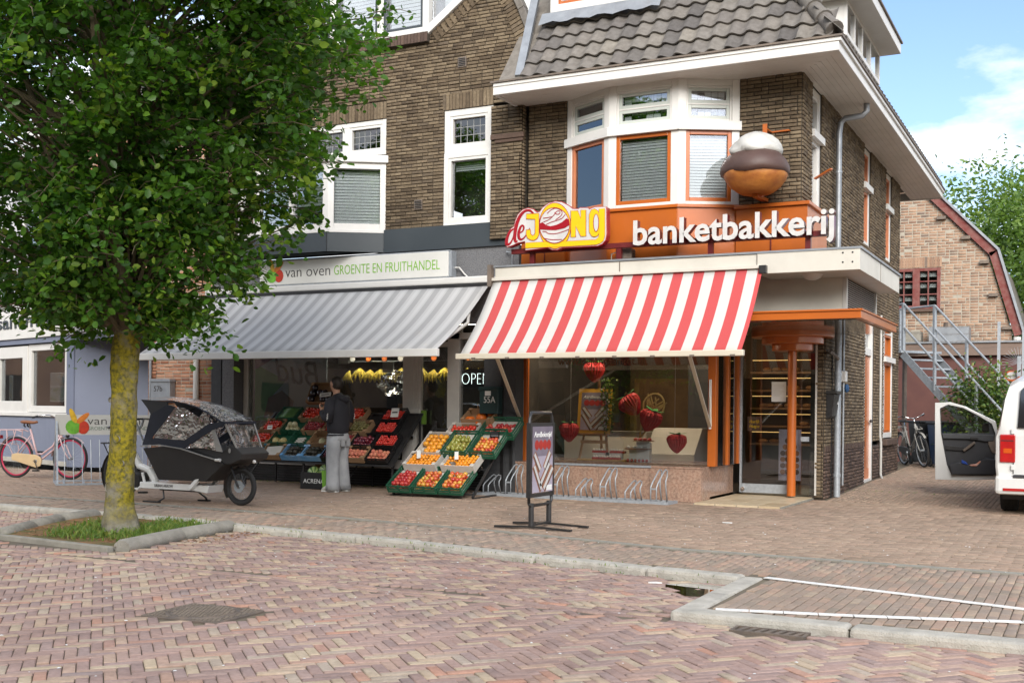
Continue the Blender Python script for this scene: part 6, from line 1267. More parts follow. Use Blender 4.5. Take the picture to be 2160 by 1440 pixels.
# low steel rack before the bakery
r2 = thing('bike_rack', 'galvanised bicycle rack with high and low loops before the granite plinth', 'bicycle rack', (-3.4, -.5, 0), R(-2))
m = MB(); m.beam((0, 0, .02), (3.12, 0, .02), .05, .04); m.beam((.12, .36, .02), (3.1, .36, .02), .04, .03); m.beam((3.1, 0, .02), (3.1, .36, .02), .05, .04); m.beam((.02, 0, .02), (.12, .36, .02), .05, .03); m.build('base_frame', M['steel'], r2)
for k in range(8):
    hi = k % 2; x0 = .17+k*.385; H_ = .47 if hi else .30
    for dx in (0, .085):
        x = x0+dx; MB().tube([(x, 0, .03), (x, 0, H_*.5), (x+.01, .03, H_*.62), (x+.03, .2, H_*.95), (x+.035, .25, H_), (x+.04, .30, H_*.96), (x+.035, .31, H_*.8), (x+.03, .27, H_*.66), (x+.03, .27, H_*.5), (x+.03, .33, .03)], .0105, 7).build('loop', M['steel'], r2, smooth='all')
    if hi: MB().beam((x0, 0, H_*.45), (x0+.085, 0, H_*.45), .02, .02).build('cross_piece', M['steel'], r2)
# pavement sign
sb = thing('pavement_sign', 'black framed pavement sign with a pastry poster on four splayed feet', 'pavement sign', (-.5, -4.2, 0))
m = MB(); y0, y1 = -.3, .27
m.tube([(0, y0, .28), (0, y0, 1.2), (0, y0+.04, 1.26), (0, y1-.04, 1.26), (0, y1, 1.2), (0, y1, .28), (0, y1-.03, .25), (0, y0+.03, .25), (0, y0, .28)], .018, 8); m.build('outer_frame', M['black'], sb, smooth='all')
m = MB(); m.beam((0, y0, 1.13), (0, y1, 1.13), .04, .04); m.beam((0, y0, .36), (0, y1, .36), .04, .04); m.beam((0, y0, .34), (0, y0, 1.15), .05, .04, (0, 1, 0)); m.beam((0, y1, .34), (0, y1, 1.15), .05, .04, (0, 1, 0)); m.build('poster_frame', M['black'], sb)
for y in (y0+.06, y1-.06): MB().tube([(0, y, .28), (0, y, .03)], .03, 10).build('leg', M['black'], sb); MB().beam((-.42, y-.05, .015), (0, y, .025), .045, .02).build('foot', M['black'], sb); MB().beam((.5, y-.05, .015), (0, y, .025), .045, .02).build('foot', M['black'], sb)
MB().beam((0, y0+.06, .04), (0, y1-.06, .04), .04, .02).build('foot_brace', M['black'], sb)
def pastry_poster(par, xf, w, h, head=True):
    """poster print: dark ground, strawberries, cream puffs and fingers"""
    bd = MB(xf).box(0, w, 0, h, 0, .004).build('poster', M['poster_bg'], par); k = .0045
    MB(xf).box(0, w, 0, h*.55, .004, k).build('poster_tray', M['poster_tray'], bd)
    for i in range(4): MB(xf @ Matrix.Translation((w*(.2+.2*i), h*.72, k)) @ Matrix.Diagonal((1, 1, .02, 1))).ball((0, 0, 0), w*.11, 10, 6).build('poster_berry', M['berry'], bd)
    for (cx, cy, a, ln) in ((.22, .46, -50, .24), (.72, .48, 50, .24), (.25, .22, -55, .34), (.6, .26, 45, .36), (.78, .2, 45, .34)):
        x2 = xf @ Matrix.Translation((w*cx, h*cy, k)) @ Matrix.Rotation(R(a), 4, 'Z'); L_ = ln*w*1.2
        MB(x2).box(-L_*.8, L_*.8, -w*.09, w*.09, 0, .0016).build('poster_pastry', M['pastry'], bd); MB(x2).box(-L_*.76, L_*.76, -w*.03, w*.05, .0016, .003).build('poster_cream', M['sign_white'], bd); MB(x2).box(-L_*.74, L_*.74, -w*.06, -w*.03, .0016, .0028).build('poster_chocolate', M['choc'], bd)
    if head: fit_text('poster_script', 'Aardbeientijd', w*.06, w*.94, h*.84, .12*h*1.0, M['paper'], bd, 0, N=xf @ Matrix.Translation((0, 0, k+.001)) , shear=.3)
    MB(xf).box(w*.68, w*.96, h*.02, h*.1, .004, .0062).build('poster_note', M['paper'], bd); return bd
M['poster_bg'] = mk('poster_ground', (.14, .12, .16), (.22, .19, .23), 4, .35); M['poster_tray'] = mk('poster_tray', (.42, .39, .47), (.33, .29, .35), 6, .35); M['berry'] = mk('berry_red', (.42, .03, .02), (.3, .02, .015), 8, .4); M['pastry'] = mk('pastry_brown', (.30, .13, .06), (.2, .08, .04), 9, .5)
pastry_poster(sb, frame((.022, y0+.03, .39), (0, 1, 0), (1, 0, 0)), y1-y0-.06, .72)
# ================================================================== white van with open door
van = thing('parked_van', 'white delivery van with its near side front door standing open', 'van', (3.8, .35, 0))
Wv, Hv, Lv = 1.78, 1.82, 4.4
M['carglass'] = mk_glass('tinted_car_glass', (.12, .13, .13), 1.6, .06); M['trim'] = mk('dark_car_trim', (.022, .023, .026), (.03, .03, .034), 9, .6, bump=.15, bsc=120); M['lamp_red'] = mk('red_lens', (.42, .012, .012), (.3, .01, .01), 6, .12, coat=.8)
secs = []   # (y, bottom z, shoulder z, roof z, half width low, half width mid, half width roof)
for (y, zb, zs_, zr, hl, hm, hr) in ((.0, .32, .98, 1.02, .82, .86, .80), (.02, .30, 1.0, 1.25, .85, .885, .80), (.06, .28, 1.0, 1.55, .86, .89, .76), (.14, .27, 1.0, 1.72, .87, .89, .72), (.3, .26, 1.0, 1.80, .875, .89, .70), (.8, .26, 1.0, 1.825, .88, .89, .70), (2.0, .26, 1.0, 1.825, .88, .89, .70), (2.7, .26, 1.0, 1.79, .88, .89, .69), (3.3, .26, 1.0, 1.35, .88, .89, .72), (3.6, .26, .98, 1.08, .87, .88, .76), (4.2, .28, .80, .92, .84, .86, .72), (4.4, .34, .6, .72, .74, .76, .64)):
    secs.append([(-hl*.9, y, zb), (-hl, y, zb+.08), (-hm, y, zs_*.62), (-hm+.005, y, zs_), (-(hm*.35+hr*.65), y, zs_+(zr-zs_)*.62), (-hr-.02, y, zr-(zr-zs_)*.10), (-hr+.1, y, zr-.005), (0, y, zr+.012), (hr-.1, y, zr-.005), (hr+.02, y, zr-(zr-zs_)*.10), (hm*.35+hr*.65, y, zs_+(zr-zs_)*.62), (hm-.005, y, zs_), (hm, y, zs_*.62), (hl, y, zb+.08), (hl*.9, y, zb)])
m = MB(Matrix.Translation((Wv/2, 0, 0))); n = 15; V = [p for s in secs for p in s]; F = [(a*n+i, (a+1)*n+i, (a+1)*n+(i+1) % n, a*n+(i+1) % n) for a in range(len(secs)-1) for i in range(n)]; F.append(tuple(range(n))[::-1]); F.append(tuple((len(secs)-1)*n+i for i in range(n)))
m.add(V, [tuple(reversed(f)) for f in F]); m.build('body', M['vanwhite'], van, smooth=35)
xv = frame((0, .0, 0), (1, 0, 0), (0, -1, 0))
m = MB(); m.box(.0, Wv, -.07, .1, .27, .52); bmp = m.build('rear_bumper', M['vanwhite'], van, bevel=.05); MB(xv).box(.1, .36, .32, .355, .065, .078).build('reflector', M['lamp_red'], bmp); MB(xv).box(.22, 1.56, .495, .53, .03, .085).build('bumper_step', M['trim'], bmp)
for x in (.1, Wv-.28): 
    o = MB(xv).box(x-.045, x+.14, .68, 1.04, -.12, .028).build('tail_light', M['lamp_red'], van, bevel=.015); MB(xv).box(x, x+.1, .80, .86, .028, .032).build('indicator', mk('amber_lens', (.5, .08, .01), None, 5, .2), o); MB(xv).box(x-.03, x+.12, .955, .965, .028, .033).build('lens_line', M['black'], o)
xw = frame((0, 0, 0), (1, 0, 0), (0, -1, 0)); tilt = Matrix.Translation((0, -.012, 1.1)) @ Matrix.Rotation(R(-5.5), 4, 'X')
for (x0, x1) in ((.26, .86), (.92, 1.52)):
    m = MB(tilt @ frame((0, 0, 0), (1, 0, 0), (0, -1, 0))); p = [(x0, .02), (x1, .02), (x1, .52), (x1-.06, .58), (x0+.1, .58), (x0+.03, .5)]; m.prism(p, -.03, .014, 'xy'); m.build('rear_window', mk('dark_rear_glass', (.012, .013, .014), None, 3, .05, coat=1.), van, bevel=.01)
MB(xv).box(.885, .892, .54, 1.7, .0, .012).build('door_gap', M['black'], van); MB(xv).box(.215, .222, .54, 1.05, .005, .016).build('door_gap', M['black'], van)
for z in (.62, 1.08): MB(xv).box(.19, .23, z-.035, z+.035, .01, .035).build('door_hinge', M['vanwhite'], van, bevel=.006)
MB(xv).box(.42, .80, .92, 1.0, .01, .05).build('door_handle', M['trim'], van, bevel=.02); MB(xv).box(.98, 1.4, .70, .82, .01, .02).build('number_plate', mk('yellow_plate', (.7, .5, .03), None, 4, .4), van)
fit_text('badge', 'CADDY', .36, .62, 1.06, .06, M['chrome'], van, 0, N=xv @ Matrix.Translation((0, 0, .018)))
for (x, y) in ((.13, .85), (Wv-.13, .85), (.13, 3.5), (Wv-.13, 3.5)):
    o = MB().lathe([(.2, -.11), (.3, -.105), (.32, -.07), (.325, 0), (.32, .07), (.3, .105), (.2, .11)], 32, (x, y, .322), 'x').build('wheel', M['rubber'], van, smooth=40)
    for k in range(4): MB().lathe([(.327, -.07+k*.04), (.329, -.065+k*.04), (.329, -.045+k*.04), (.327, -.04+k*.04)], 32, (x, y, .322), 'x').build('tread_band', M['rubber'], o)
    MB().lathe([(0, -.06), (.19, -.09), (.2, -.11), (.2, .11), (.19, .09), (0, .06)], 24, (x, y, .322), 'x').build('rim', M['steel'], o)
MB().box(.08, Wv-.08, .2, 4.2, .2, .3).build('underbody', M['black'], van)
for s in (0,): m = MB(); m.add([(-.004, .5, 1.05), (-.004, 2.3, 1.05), (.05, 2.25, 1.5), (.05, .62, 1.5)], [(0, 1, 2, 3)]); m.build('side_window', M['carglass'], van)
# the open door, standing square to the van
D0 = bil([(2.638, 1.9), (3.987, 1.894), (2.66, -.389), (4.008, -.315)]); DP = lambda p: [(D0(x/929, y/1440)[0]-3.8, D0(x/929, y/1440)[1]) for x, y in p]; YD = 3.2-.35
def ring_prism(m, outer, inner, y0, y1):
    n = len(outer); vs = [(a, y0, b) for a, b in outer]+[(a, y0, b) for a, b in inner]+[(a, y1, b) for a, b in outer]+[(a, y1, b) for a, b in inner]; f = []
    for i in range(n): k = (i+1) % n; f += [(i, k, n+k, n+i), (2*n+i, 3*n+i, 3*n+k, 2*n+k), (i, 2*n+i, 2*n+k, k), (n+i, n+k, 3*n+k, 3*n+i)]
    m.add(vs, f)
outer = DP([(60, 1025), (58, 700), (58, 275), (210, 268), (360, 310), (510, 385), (655, 455), (680, 580), (672, 800), (655, 1025), (400, 1032), (200, 1030)]); inner = DP([(180, 880), (120, 572), (110, 330), (190, 293), (340, 325), (480, 395), (620, 480), (655, 575), (650, 800), (635, 985), (400, 985), (225, 978)])
m = MB(); ring_prism(m, outer, inner, YD, YD+.1); dr = m.build('front_door', M['vanwhite'], van, bevel=.006)
m = MB(); m.prism(DP([(110, 572), (660, 572), (664, 985), (225, 985), (165, 900)]), YD+.01, YD+.09); m.build('door_trim', M['trim'], dr)
m = MB(); m.prism(DP([(118, 570), (112, 335), (190, 296), (340, 328), (480, 398), (600, 470), (650, 572)]), YD+.05, YD+.056); m.build('door_window', mk_glass('door_glass', (.75, .8, .78), .9, .03), dr)
m = MB(); m.prism(DP([(598, 468), (640, 478), (662, 572), (596, 572)]), YD+.02, YD+.07); m.build('mirror_corner', M['trim'], dr)
m = MB(); m.prism(DP([(520, 480), (590, 468), (585, 565), (515, 560)]), YD+.12, YD+.22); m.build('wing_mirror', M['trim'], dr, bevel=.02)
m = MB(); m.prism(DP([(130, 580), (650, 585), (640, 650), (560, 655), (430, 632), (140, 625)]), YD-.03, YD+.01); m.build('arm_rest', mk('grey_trim', (.05, .052, .056), None, 9, .6), dr, bevel=.01)
(a, b), (c, d) = DP([(345, 745), (460, 660)]); MB().beam((a, YD-.03, b), (c, YD-.05, d), .04, .03, (0, 1, 0)).build('pull_handle', M['iron'], dr, bevel=.01)
m = MB(); m.prism(DP([(170, 690), (350, 705), (340, 745), (170, 735)]), YD-.02, YD+.01); m.prism(DP([(415, 605), (500, 615), (480, 640), (410, 632)]), YD-.04, YD-.03); m.build('trim_panel', M['black'], dr, bevel=.006)
m = MB(); m.prism(DP([(300, 850), (430, 890), (560, 810), (660, 830), (664, 980), (230, 980), (200, 880)]), YD-.07, YD+.01); m.build('door_pocket', M['trim'], dr, bevel=.02)
m = MB(); ring_prism(m, inner, [(a+(.5*(inner[0][0]+inner[5][0])-a)*.02, b+(.75-b)*.02) for a, b in inner], YD-.006, YD+.02); m.build('door_seal', M['rubber'], dr)
for z_ in (.52, .86): MB().beam((-.16, YD+.06, z_), (.02, YD+.12, z_), .03, .05).build('hinge_arm', M['vanwhite'], dr)
MB().beam((-.2, YD+.03, .7), (.03, YD+.1, .7), .02, .02).build('door_strap', M['iron'], dr)
m = MB(); m.prism(DP([(590, 600), (650, 590), (662, 780), (620, 760), (585, 680)]), YD-.02, YD+.01); m.build('speaker_panel', M['iron'], dr, bevel=.01)
for (nm, lab, p, mt) in (('cleaning_cloth', 'blue cloth stuffed in the open van door pocket', [(330, 830), (370, 850), (395, 880), (330, 865)], mk('blue_cloth2', (.02, .07, .35), None, 8, .8)), ('work_glove', 'orange and white glove in the open van door pocket', [(405, 880), (470, 870), (510, 840), (520, 850), (480, 895), (420, 892)], mk('orange_glove', (.65, .13, .02), (.6, .5, .45), 14, .8))):
    Q = [(x+3.8, z) for x, z in DP(p)]; o = thing(nm, lab, 'cloth' if 'cloth' in nm else 'glove'); MB().prism(Q, YD+.35-.09, YD+.35-.06).build('fabric', mt, o, bevel=.01)

# ================================================================== steel stairs, bins, posts
sr = thing('steel_stairs', 'galvanised open tread steel stairs with handrails climbing behind the bakery', 'stairs', (1.62, 9.9, 0), R(49.5))
NS = 13; rise, run = (2.62-AZ(9))/NS, .225; zt = 2.62
top, bot = Vector((0, 0, zt)), Vector((0, -NS*run, zt-NS*rise))
for s in (-.42, .42): MB().beam((s, .05, zt-.06), (s, bot.y, bot.z-.02), .012, .17, (0, .7, 1)).build('stringer', M['steel'], sr)
for k in range(NS): y, z = -(k+.5)*run, zt-(k+1)*rise; MB().box(-.41, .41, y-.13, y+.1, z-.035, z).build('tread', M['steel'], sr)
m = MB(); m.box(-.5, .6, .0, 1.1, zt-.05, zt); m.build('landing', M['steel'], sr)
for s in (-.42, .42):
    MB().beam((s, .02, zt), (s, .02, zt+.98), .06, .06, (0, 1, 0)).build('post', M['steel'], sr)
    for k in (4, 9): p = top+(bot-top)*(k/NS); MB().beam((s, p.y, p.z-.1), (s, p.y, p.z+.95), .05, .05, (0, 1, 0)).build('post', M['steel'], sr)
    for h in (.98, .5): MB().tube([(s, .02, zt+h), (s, bot.y, bot.z+h)], .024, 8).build('handrail', M['steel'], sr)
    MB().beam((s, 1.08, zt), (s, 1.08, zt+.98), .05, .05, (0, 1, 0)).build('post', M['steel'], sr); MB().tube([(s, .02, zt+.98), (s, 1.08, zt+.98)], .024, 8).build('handrail', M['steel'], sr)
for x in (-.4, .4): MB().beam((x, .9, 0), (x, .9, zt), .07, .07, (0, 1, 0)).build('support_leg', M['iron'], sr)
def bin_(label, loc, rz, mt, lidm):
    t = thing('wheelie_bin', label, 'bin', loc, rz, 'wheelie bins under the stairs'); m = MB(); V = []
    for (z, a, b) in ((.06, .21, .25), (.9, .27, .33)): V += [(-a, -b, z), (a, -b, z), (a, b, z), (-a, b, z)]
    m.add(V, [(3, 2, 1, 0), (4, 5, 6, 7)]+[(i, (i+1) % 4, (i+1) % 4+4, i+4) for i in range(4)]); m.build('body', mt, t, bevel=.02)
    m = MB(); m.box(-.3, .3, -.36, .36, .9, .95); m.build('lid', lidm, t, bevel=.02)
    for s in (-.22, .22): MB().lathe([(0, -.02), (.09, -.02), (.1, 0), (.09, .02), (0, .02)], 14, (s, .27, .1), 'x').build('wheel', M['rubber'], t)
    fit_text('bin_number', '111 A', -.12, .12, .62, .07, M['paper'], t, 0, N=frame((0, -.31, 0), (1, 0, 0), (0, -1, 0))); return t
M['binblack'] = mk('black_bin_plastic', (.012, .013, .014), None, 6, .5); M['binblue'] = mk('blue_bin_plastic', (.01, .045, .14), None, 6, .45)
bin_('black wheelie bin under the steel stairs', (1.72, 10.3, AZ(10.3)), R(30), M['binblack'], M['binblack']); bin_('blue wheelie bin half hidden by the open van door', (2.2, 9.6, AZ(9.6)), R(30), M['binblue'], M['binblack'])
for (x, y, h, lab) in ((3.08, 11.2, 3.3, 'tall grey steel post with barbed wire beside the shrub'), (3.55, 11.6, 3.1, 'grey steel post with barbed wire behind the van roof')):
    t = thing('wire_post', lab, 'post', (x, y, 0)); MB().beam((0, 0, 0), (0, 0, h), .06, .06, (0, 1, 0)).build('post', M['steel'], t)
for k in range(4):
    z = 2.75+k*.16; t = thing('barbed_wire', 'strand of barbed wire strung from the stairs past the posts, %s' % ('lowest', 'second lowest', 'second highest', 'highest')[k], 'wire'); MB().tube([(1.0, 10.6, z), (2.1, 10.9, z-.05), (3.08, 11.2, z), (3.55, 11.6, z), (5, 12, z-.05)], .004, 4).build('wire', M['iron'], t)
    m = MB(); 
    for j in range(20): f = j/20; p = Vector((1.0, 10.6, z)).lerp(Vector((3.08, 11.2, z)), f)-Vector((0, 0, .05*math.sin(f*math.pi))); m.beam(p+Vector((-.02, 0, -.02)), p+Vector((.02, 0, .02)), .004, .004)
    m.build('barbs', M['iron'], t)
t = thing('spike_fan', 'fan of steel anti climb spikes on a short post above the yard wall', 'spikes', (3.42, 12.4, 2.25)); MB().beam((0, 0, -.1), (0, 0, .35), .08, .05, (0, 1, 0)).build('post', M['steel'], t)
for k in range(20): a = R(-20+k*11.5); MB().beam((0, 0, .2), (.36*math.cos(a), 0, .2+.36*math.sin(a)), .012, .006).build('spike', M['steel'], t)
t = thing('yard_sign', 'oval orange and white plate over a small notice on the yard wall', 'sign', (3.27, 12.55, 2.16)); MB().lathe([(0, -.02), (.17, -.02), (.18, 0)], 28, (0, 0, 0), 'y', sy=.68).build('orange_rim', mk('sign_orange', (.6, .13, .03), None, 4, .4), t); MB().lathe([(0, -.03), (.135, -.03), (.135, -.018)], 28, (0, 0, .01), 'y', sy=.62).build('white_plate', M['sign_white'], t)
fit_text('lettering', 'PARKING', -.1, .1, -.02, .06, M['ink'], t, 0, N=frame((0, -.032, .0), (1, 0, 0), (0, -1, 0))); MB().box(-.08, .08, -.02, 0, -.42, -.2).build('notice', M['sign_white'], t); MB().box(-.05, .05, -.024, -.02, -.3, -.27).build('notice_text', M['sign_red'], t)
# ================================================================== fruit stands
def crate(label, X, Y, Z, tilt, w, d, h, mat, kind='slat', inner=None, rz=0., nm='crate', cat='crate', group=None):
    """open box; local x across, y up the slope; origin at the middle of its front bottom edge"""
    t = thing(nm, label, cat, (X, Y, Z), 0, group, rot=(tilt, 0, rz)); th = .008
    MB().box(-w/2, w/2, 0, d, 0, th).build('bottom', mat, t)
    if kind == 'slat':
        for (a, b) in ((0, .3), (.40, .62), (.74, 1.)):
            z0, z1 = h*a+.003, h*b
            MB().box(-w/2, w/2, 0, th, z0, z1).build('side_slat', mat, t); MB().box(-w/2, w/2, d-th, d, z0, z1).build('side_slat', mat, t); MB().box(-w/2, -w/2+th, th, d-th, z0, z1).build('side_slat', mat, t); MB().box(w/2-th, w/2, th, d-th, z0, z1).build('side_slat', mat, t)
        for (x, y) in ((-w/2, 0), (w/2-.02, 0), (-w/2, d-.02), (w/2-.02, d-.02), (-.01, -.001), (-.01, d-.02)): MB().box(x-.001, x+.021, y-.001, y+.021, 0, h+.002).build('corner_post', mat, t)
    else:
        for (x0, x1, y0, y1) in ((-w/2, w/2, 0, th), (-w/2, w/2, d-th, d), (-w/2, -w/2+th, th, d-th), (w/2-th, w/2, th, d-th)): MB().box(x0, x1, y0, y1, th, h).build('side_panel', mat, t)
        for x in (-w/2, w/2-.06): MB().box(x, x+.06, -.001, .06, h, h+.006).build('corner_flap', mat, t); MB().box(x, x+.06, d-.06, d, h, h+.006).build('corner_flap', mat, t)
    if inner is not None: MB().box(-w/2+.012, w/2-.012, .012, d-.012, th, th+h*.35).build('liner', inner, t)
    t['_g'] = (w, d, h); return t
def fmat(name, stops, rough=.35, coat=.2): t = MT(name); c = t.ramp(t.rnd(), stops); nz = t.noise(18, 3); c = t.mix(t.ramp(nz, [(.45, 0), (.62, 1)]), c, t.ramp(t.math('FRACT', t.math('ADD', t.rnd(), .37)), stops)); return t.bsdf(c, rough, 0, .5, coat)
FM = {'apple': fmat('apple_skin', [(0, (.42, .03, .025)), (.4, (.55, .07, .03)), (.7, (.62, .25, .04)), (1, (.62, .42, .06))]), 'apple_red': fmat('red_apple_skin', [(0, (.30, .012, .018)), (.6, (.45, .03, .03)), (1, (.55, .12, .05))]), 'persimmon': fmat('persimmon_skin', [(0, (.72, .26, .02)), (1, (.78, .36, .03))]), 'pear': fmat('pear_skin', [(0, (.20, .22, .03)), (.6, (.30, .30, .06)), (1, (.26, .2, .05))]), 'pumpkin': fmat('pumpkin_skin', [(0, (.66, .13, .01)), (1, (.72, .18, .02))]), 'clementine': fmat('clementine_skin', [(0, (.75, .25, .015)), (1, (.8, .33, .02))]),
      'tomato': fmat('tomato_skin', [(0, (.52, .02, .012)), (1, (.62, .05, .015))], .25, .5), 'melon': fmat('melon_skin', [(0, (.52, .38, .14)), (.5, (.60, .46, .18)), (1, (.48, .44, .22))], .6, 0), 'galia': fmat('galia_skin', [(0, (.48, .46, .26)), (1, (.58, .54, .34))], .6, 0), 'plum': fmat('plum_skin', [(0, (.06, .012, .03)), (1, (.22, .02, .03))]), 'aubergine': fmat('aubergine_skin', [(0, (.012, .008, .014)), (1, (.02, .012, .02))], .15, .8), 'peach': fmat('peach_skin', [(0, (.45, .09, .06)), (.5, (.58, .25, .14)), (1, (.5, .14, .1))], .8, 0), 'avocado': fmat('avocado_skin', [(0, (.015, .016, .01)), (1, (.035, .03, .02))], .6), 'cherry': fmat('cherry_skin', [(0, (.16, .008, .012)), (1, (.36, .015, .02))], .2, .6), 'olive': fmat('kiwi_skin', [(0, (.12, .11, .03)), (1, (.2, .17, .06))], .6), 'strawberry': fmat('strawberry_skin', [(0, (.5, .02, .015)), (1, (.6, .05, .03))], .4), 'courgette': fmat('courgette_skin', [(0, (.05, .14, .03)), (1, (.1, .22, .05))], .4)}
FMESH = {}
def fruit_mesh(kind, r):
    k = (kind, round(r, 3))
    if k in FMESH: return FMESH[k]
    m = MB()
    if kind == 'pear': m.lathe([(0, -r), (r*.6, -r*.92), (r*.98, -r*.4), (r*.95, .05*r), (r*.6, .75*r), (r*.36, 1.15*r), (r*.15, 1.35*r), (0, 1.38*r)], 12)
    elif kind in ('pumpkin', 'clementine', 'persimmon'):
        n = 16
        for (a, prof) in ((0, [(0, -.72), (.6, -.7), (.95, -.35), (1, 0), (.92, .38), (.55, .68), (.18, .66), (0, .56)]),):
            V = []; 
            for (q, h) in prof:
                for i in range(n): rr = r*q*(1-.06*(i % 2)*(kind == 'pumpkin')); V.append((rr*math.cos(2*math.pi*i/n), rr*math.sin(2*math.pi*i/n), h*r))
            m.add(V, [(j*n+i, j*n+(i+1) % n, (j+1)*n+(i+1) % n, (j+1)*n+i) for j in range(len(prof)-1) for i in range(n)])
    else: m.lathe([(0, -.86*r), (.5*r, -.86*r), (.86*r, -.5*r), (1*r, 0), (.9*r, .45*r), (.55*r, .82*r), (.2*r, .86*r), (0, .74*r)], 12)
    me = bpy.data.meshes.new(kind); me.from_pydata(m.v, [], m.f); me.materials.append(FM[kind]); me.polygons.foreach_set('use_smooth', [True]*len(me.polygons)); FMESH[k] = me; return me
def fill(t, kind, r, label, name, cat, group, single=True, lvl=.5, fillx=1., n_lay=2, heap=1.):
    w, d, h = t['_g']; M0 = Matrix.Translation(t.location) @ t.rotation_euler.to_matrix().to_4x4(); pos = []
    s = r*1.92; nx = max(1, int((w-.03)*fillx/s)); ny = max(1, int((d-.03)/s))
    for L_ in range(n_lay):
        for j in range(ny-L_):
            for i in range(nx-L_):
                x = (i-(nx-1-L_)/2)*s+random.gauss(0, r*.12); y = .015+r+(j+L_*.5)*s+random.gauss(0, r*.12)
                if y > .03+r+(d-.05-2*r)*heap or random.random() < .08: continue
                pos.append(M0 @ Vector((x, y, h*lvl+L_*r*1.35+random.gauss(0, r*.1))))
    if single:
        for p in pos:
            o = bpy.data.objects.new(name, fruit_mesh(kind, r)); COL.objects.link(o); o.location = p; o.rotation_euler = (random.gauss(0, .5), random.gauss(0, .5), random.uniform(0, 6.28)) if kind not in ('persimmon', 'pear') else (t.rotation_euler.x+random.gauss(0, .2), random.gauss(0, .25), random.uniform(0, 6.28)); sc_ = random.uniform(.84, 1.1); o.scale = (sc_, sc_, sc_); tag(o, label, cat, group)
    else:
        me = fruit_mesh(kind, r); V0 = np.array([v.co for v in me.vertices]); polys = [tuple(p.vertices) for p in me.polygons]; V = []; F = []; rn = []
        for q, p in enumerate(pos): A = np.array(Euler((random.gauss(0, .6), random.gauss(0, .6), random.uniform(0, 6))).to_matrix()); V.append(V0@A.T+np.array(p)); F += [[i+q*len(V0) for i in f] for f in polys]; rn += [random.random()]*len(polys)
        me2 = bpy.data.meshes.new(name); me2.from_pydata(np.concatenate(V).tolist(), [], F); me2.materials.append(FM[kind]); a = me2.attributes.new('rnd', 'FLOAT', 'FACE'); a.data.foreach_set('value', rn); me2.polygons.foreach_set('use_smooth', [True]*len(F)); o = put(name, me2); tag(o, label, cat, group, 'stuff')
# ---- right stand, stepped rack with crates leaning forward
rs_ = thing('fruit_rack', 'low black metal rack under the green fruit crates beside the door', 'rack'); m = MB()
for x in (-4.35, -3.0): m.beam((x, -1.25, .02), (x, -.05, 1.05), .03, .03); m.beam((x, -.05, 0), (x, -.05, 1.1), .03, .03, (0, 1, 0)); m.beam((x, -1.25, 0), (x, -.05, .02), .03, .03)
for (y, z) in ((-1.2, .06), (-.8, .40), (-.45, .7), (-.15, .97)): m.beam((-4.35, y, z), (-3.0, y, z), .025, .025)
m.build('rack_frame', M['black'], rs_)
T1 = R(33); g1 = 'crates on the right hand fruit rack'
def front(i, X, lab, kind, fl, nm):
    c = crate('green plastic crate of %s, %s of the three on the ground' % (lab, ('left', 'middle', 'right')[i]), X, -1.42+.02*i, .05, T1, .40, .52, .13, M['green_plastic'], inner=M['card_white'], group=g1)
    fill(c, kind, .036, '%s apple in the %s ground level green crate' % (fl, ('left', 'middle', 'right')[i]), 'apple', 'apple', 'apples at %s of the stand foot' % ('left', 'middle', 'right')[i], heap=.82)
front(0, -4.13, 'red apples', 'apple_red', 'red', ''); front(1, -3.71, 'red and yellow apples', 'apple', 'red and yellow', ''); front(2, -3.29, 'yellow red apples', 'apple', 'yellow red', '')
for i, X in enumerate((-4.0, -3.35)):
    c = crate('pale cardboard tray of clementines, %s of the two behind the apples' % ('left', 'right')[i], X, -1.06, .36, T1, .56, .34, .12, M['card_white'], 'box', group=g1); fill(c, 'clementine', .031, 'clementine in the %s pale tray' % ('left', 'right')[i], 'clementine', 'clementine', 'clementines in the %s tray' % ('left', 'right')[i], n_lay=1, lvl=.75)
    MB().cbox((-.05, .16, .19), (.06, .003, .12), (R(-50), 0, .2)).build('price_card', M['paper'], c)
c = crate('cardboard tray of orange persimmons at the left of the middle row', -3.98, -.86, .56, R(36), .42, .52, .09, M['card_white'], 'box', group=g1); fill(c, 'persimmon', .046, 'orange persimmon with dark calyx in the middle row tray', 'persimmon', 'persimmon', 'persimmons in the tray', n_lay=1, lvl=.8)
c = crate('green crate of green pears in the centre of the middle row', -3.53, -.86, .56, R(36), .42, .52, .13, M['green_plastic'], inner=M['card_white'], group=g1); fill(c, 'pear', .036, 'green pear in the middle row crate', 'pear', 'pear', 'pears in the crate', heap=.8)
c = crate('green crate of small red yellow apples at the right of the middle row', -3.06, -.84, .56, R(36), .42, .56, .14, M['green_plastic'], inner=M['card_white'], group=g1); fill(c, 'apple', .032, 'small red yellow apple in the right middle row crate', 'apple', 'apple', 'apples right of the pears', heap=.62)
MB().cbox((.05, .42, .12), (.14, .1, .08), (.3, .2, .3)).build('bagged_plums', M['aub'] if 'aub' in M else M['black_plastic'], c, bevel=.02)
c = crate('white tray of red tomatoes in the upper row beside the apples', -3.68, -.42, .83, R(34), .5, .3, .1, M['card_white'], 'box', group=g1); fill(c, 'tomato', .036, 'red tomato in the upper row white tray', 'tomato', 'tomato', 'tomatoes in the upper row tray', n_lay=1, lvl=.8)
c = crate('green crate of dark red apples at the right of the upper row', -3.06, -.42, .83, R(34), .58, .42, .14, M['green_plastic'], inner=M['card_white'], group=g1); fill(c, 'apple_red', .038, 'dark red apple in the upper row green crate', 'apple', 'apple', 'apples in the upper green crate', heap=.7, n_lay=1)
c = crate('dark cardboard box of orange pumpkins on top of the right hand stand', -3.52, -.2, 1.02, R(30), .52, .34, .13, M['card'], 'box', group=g1)
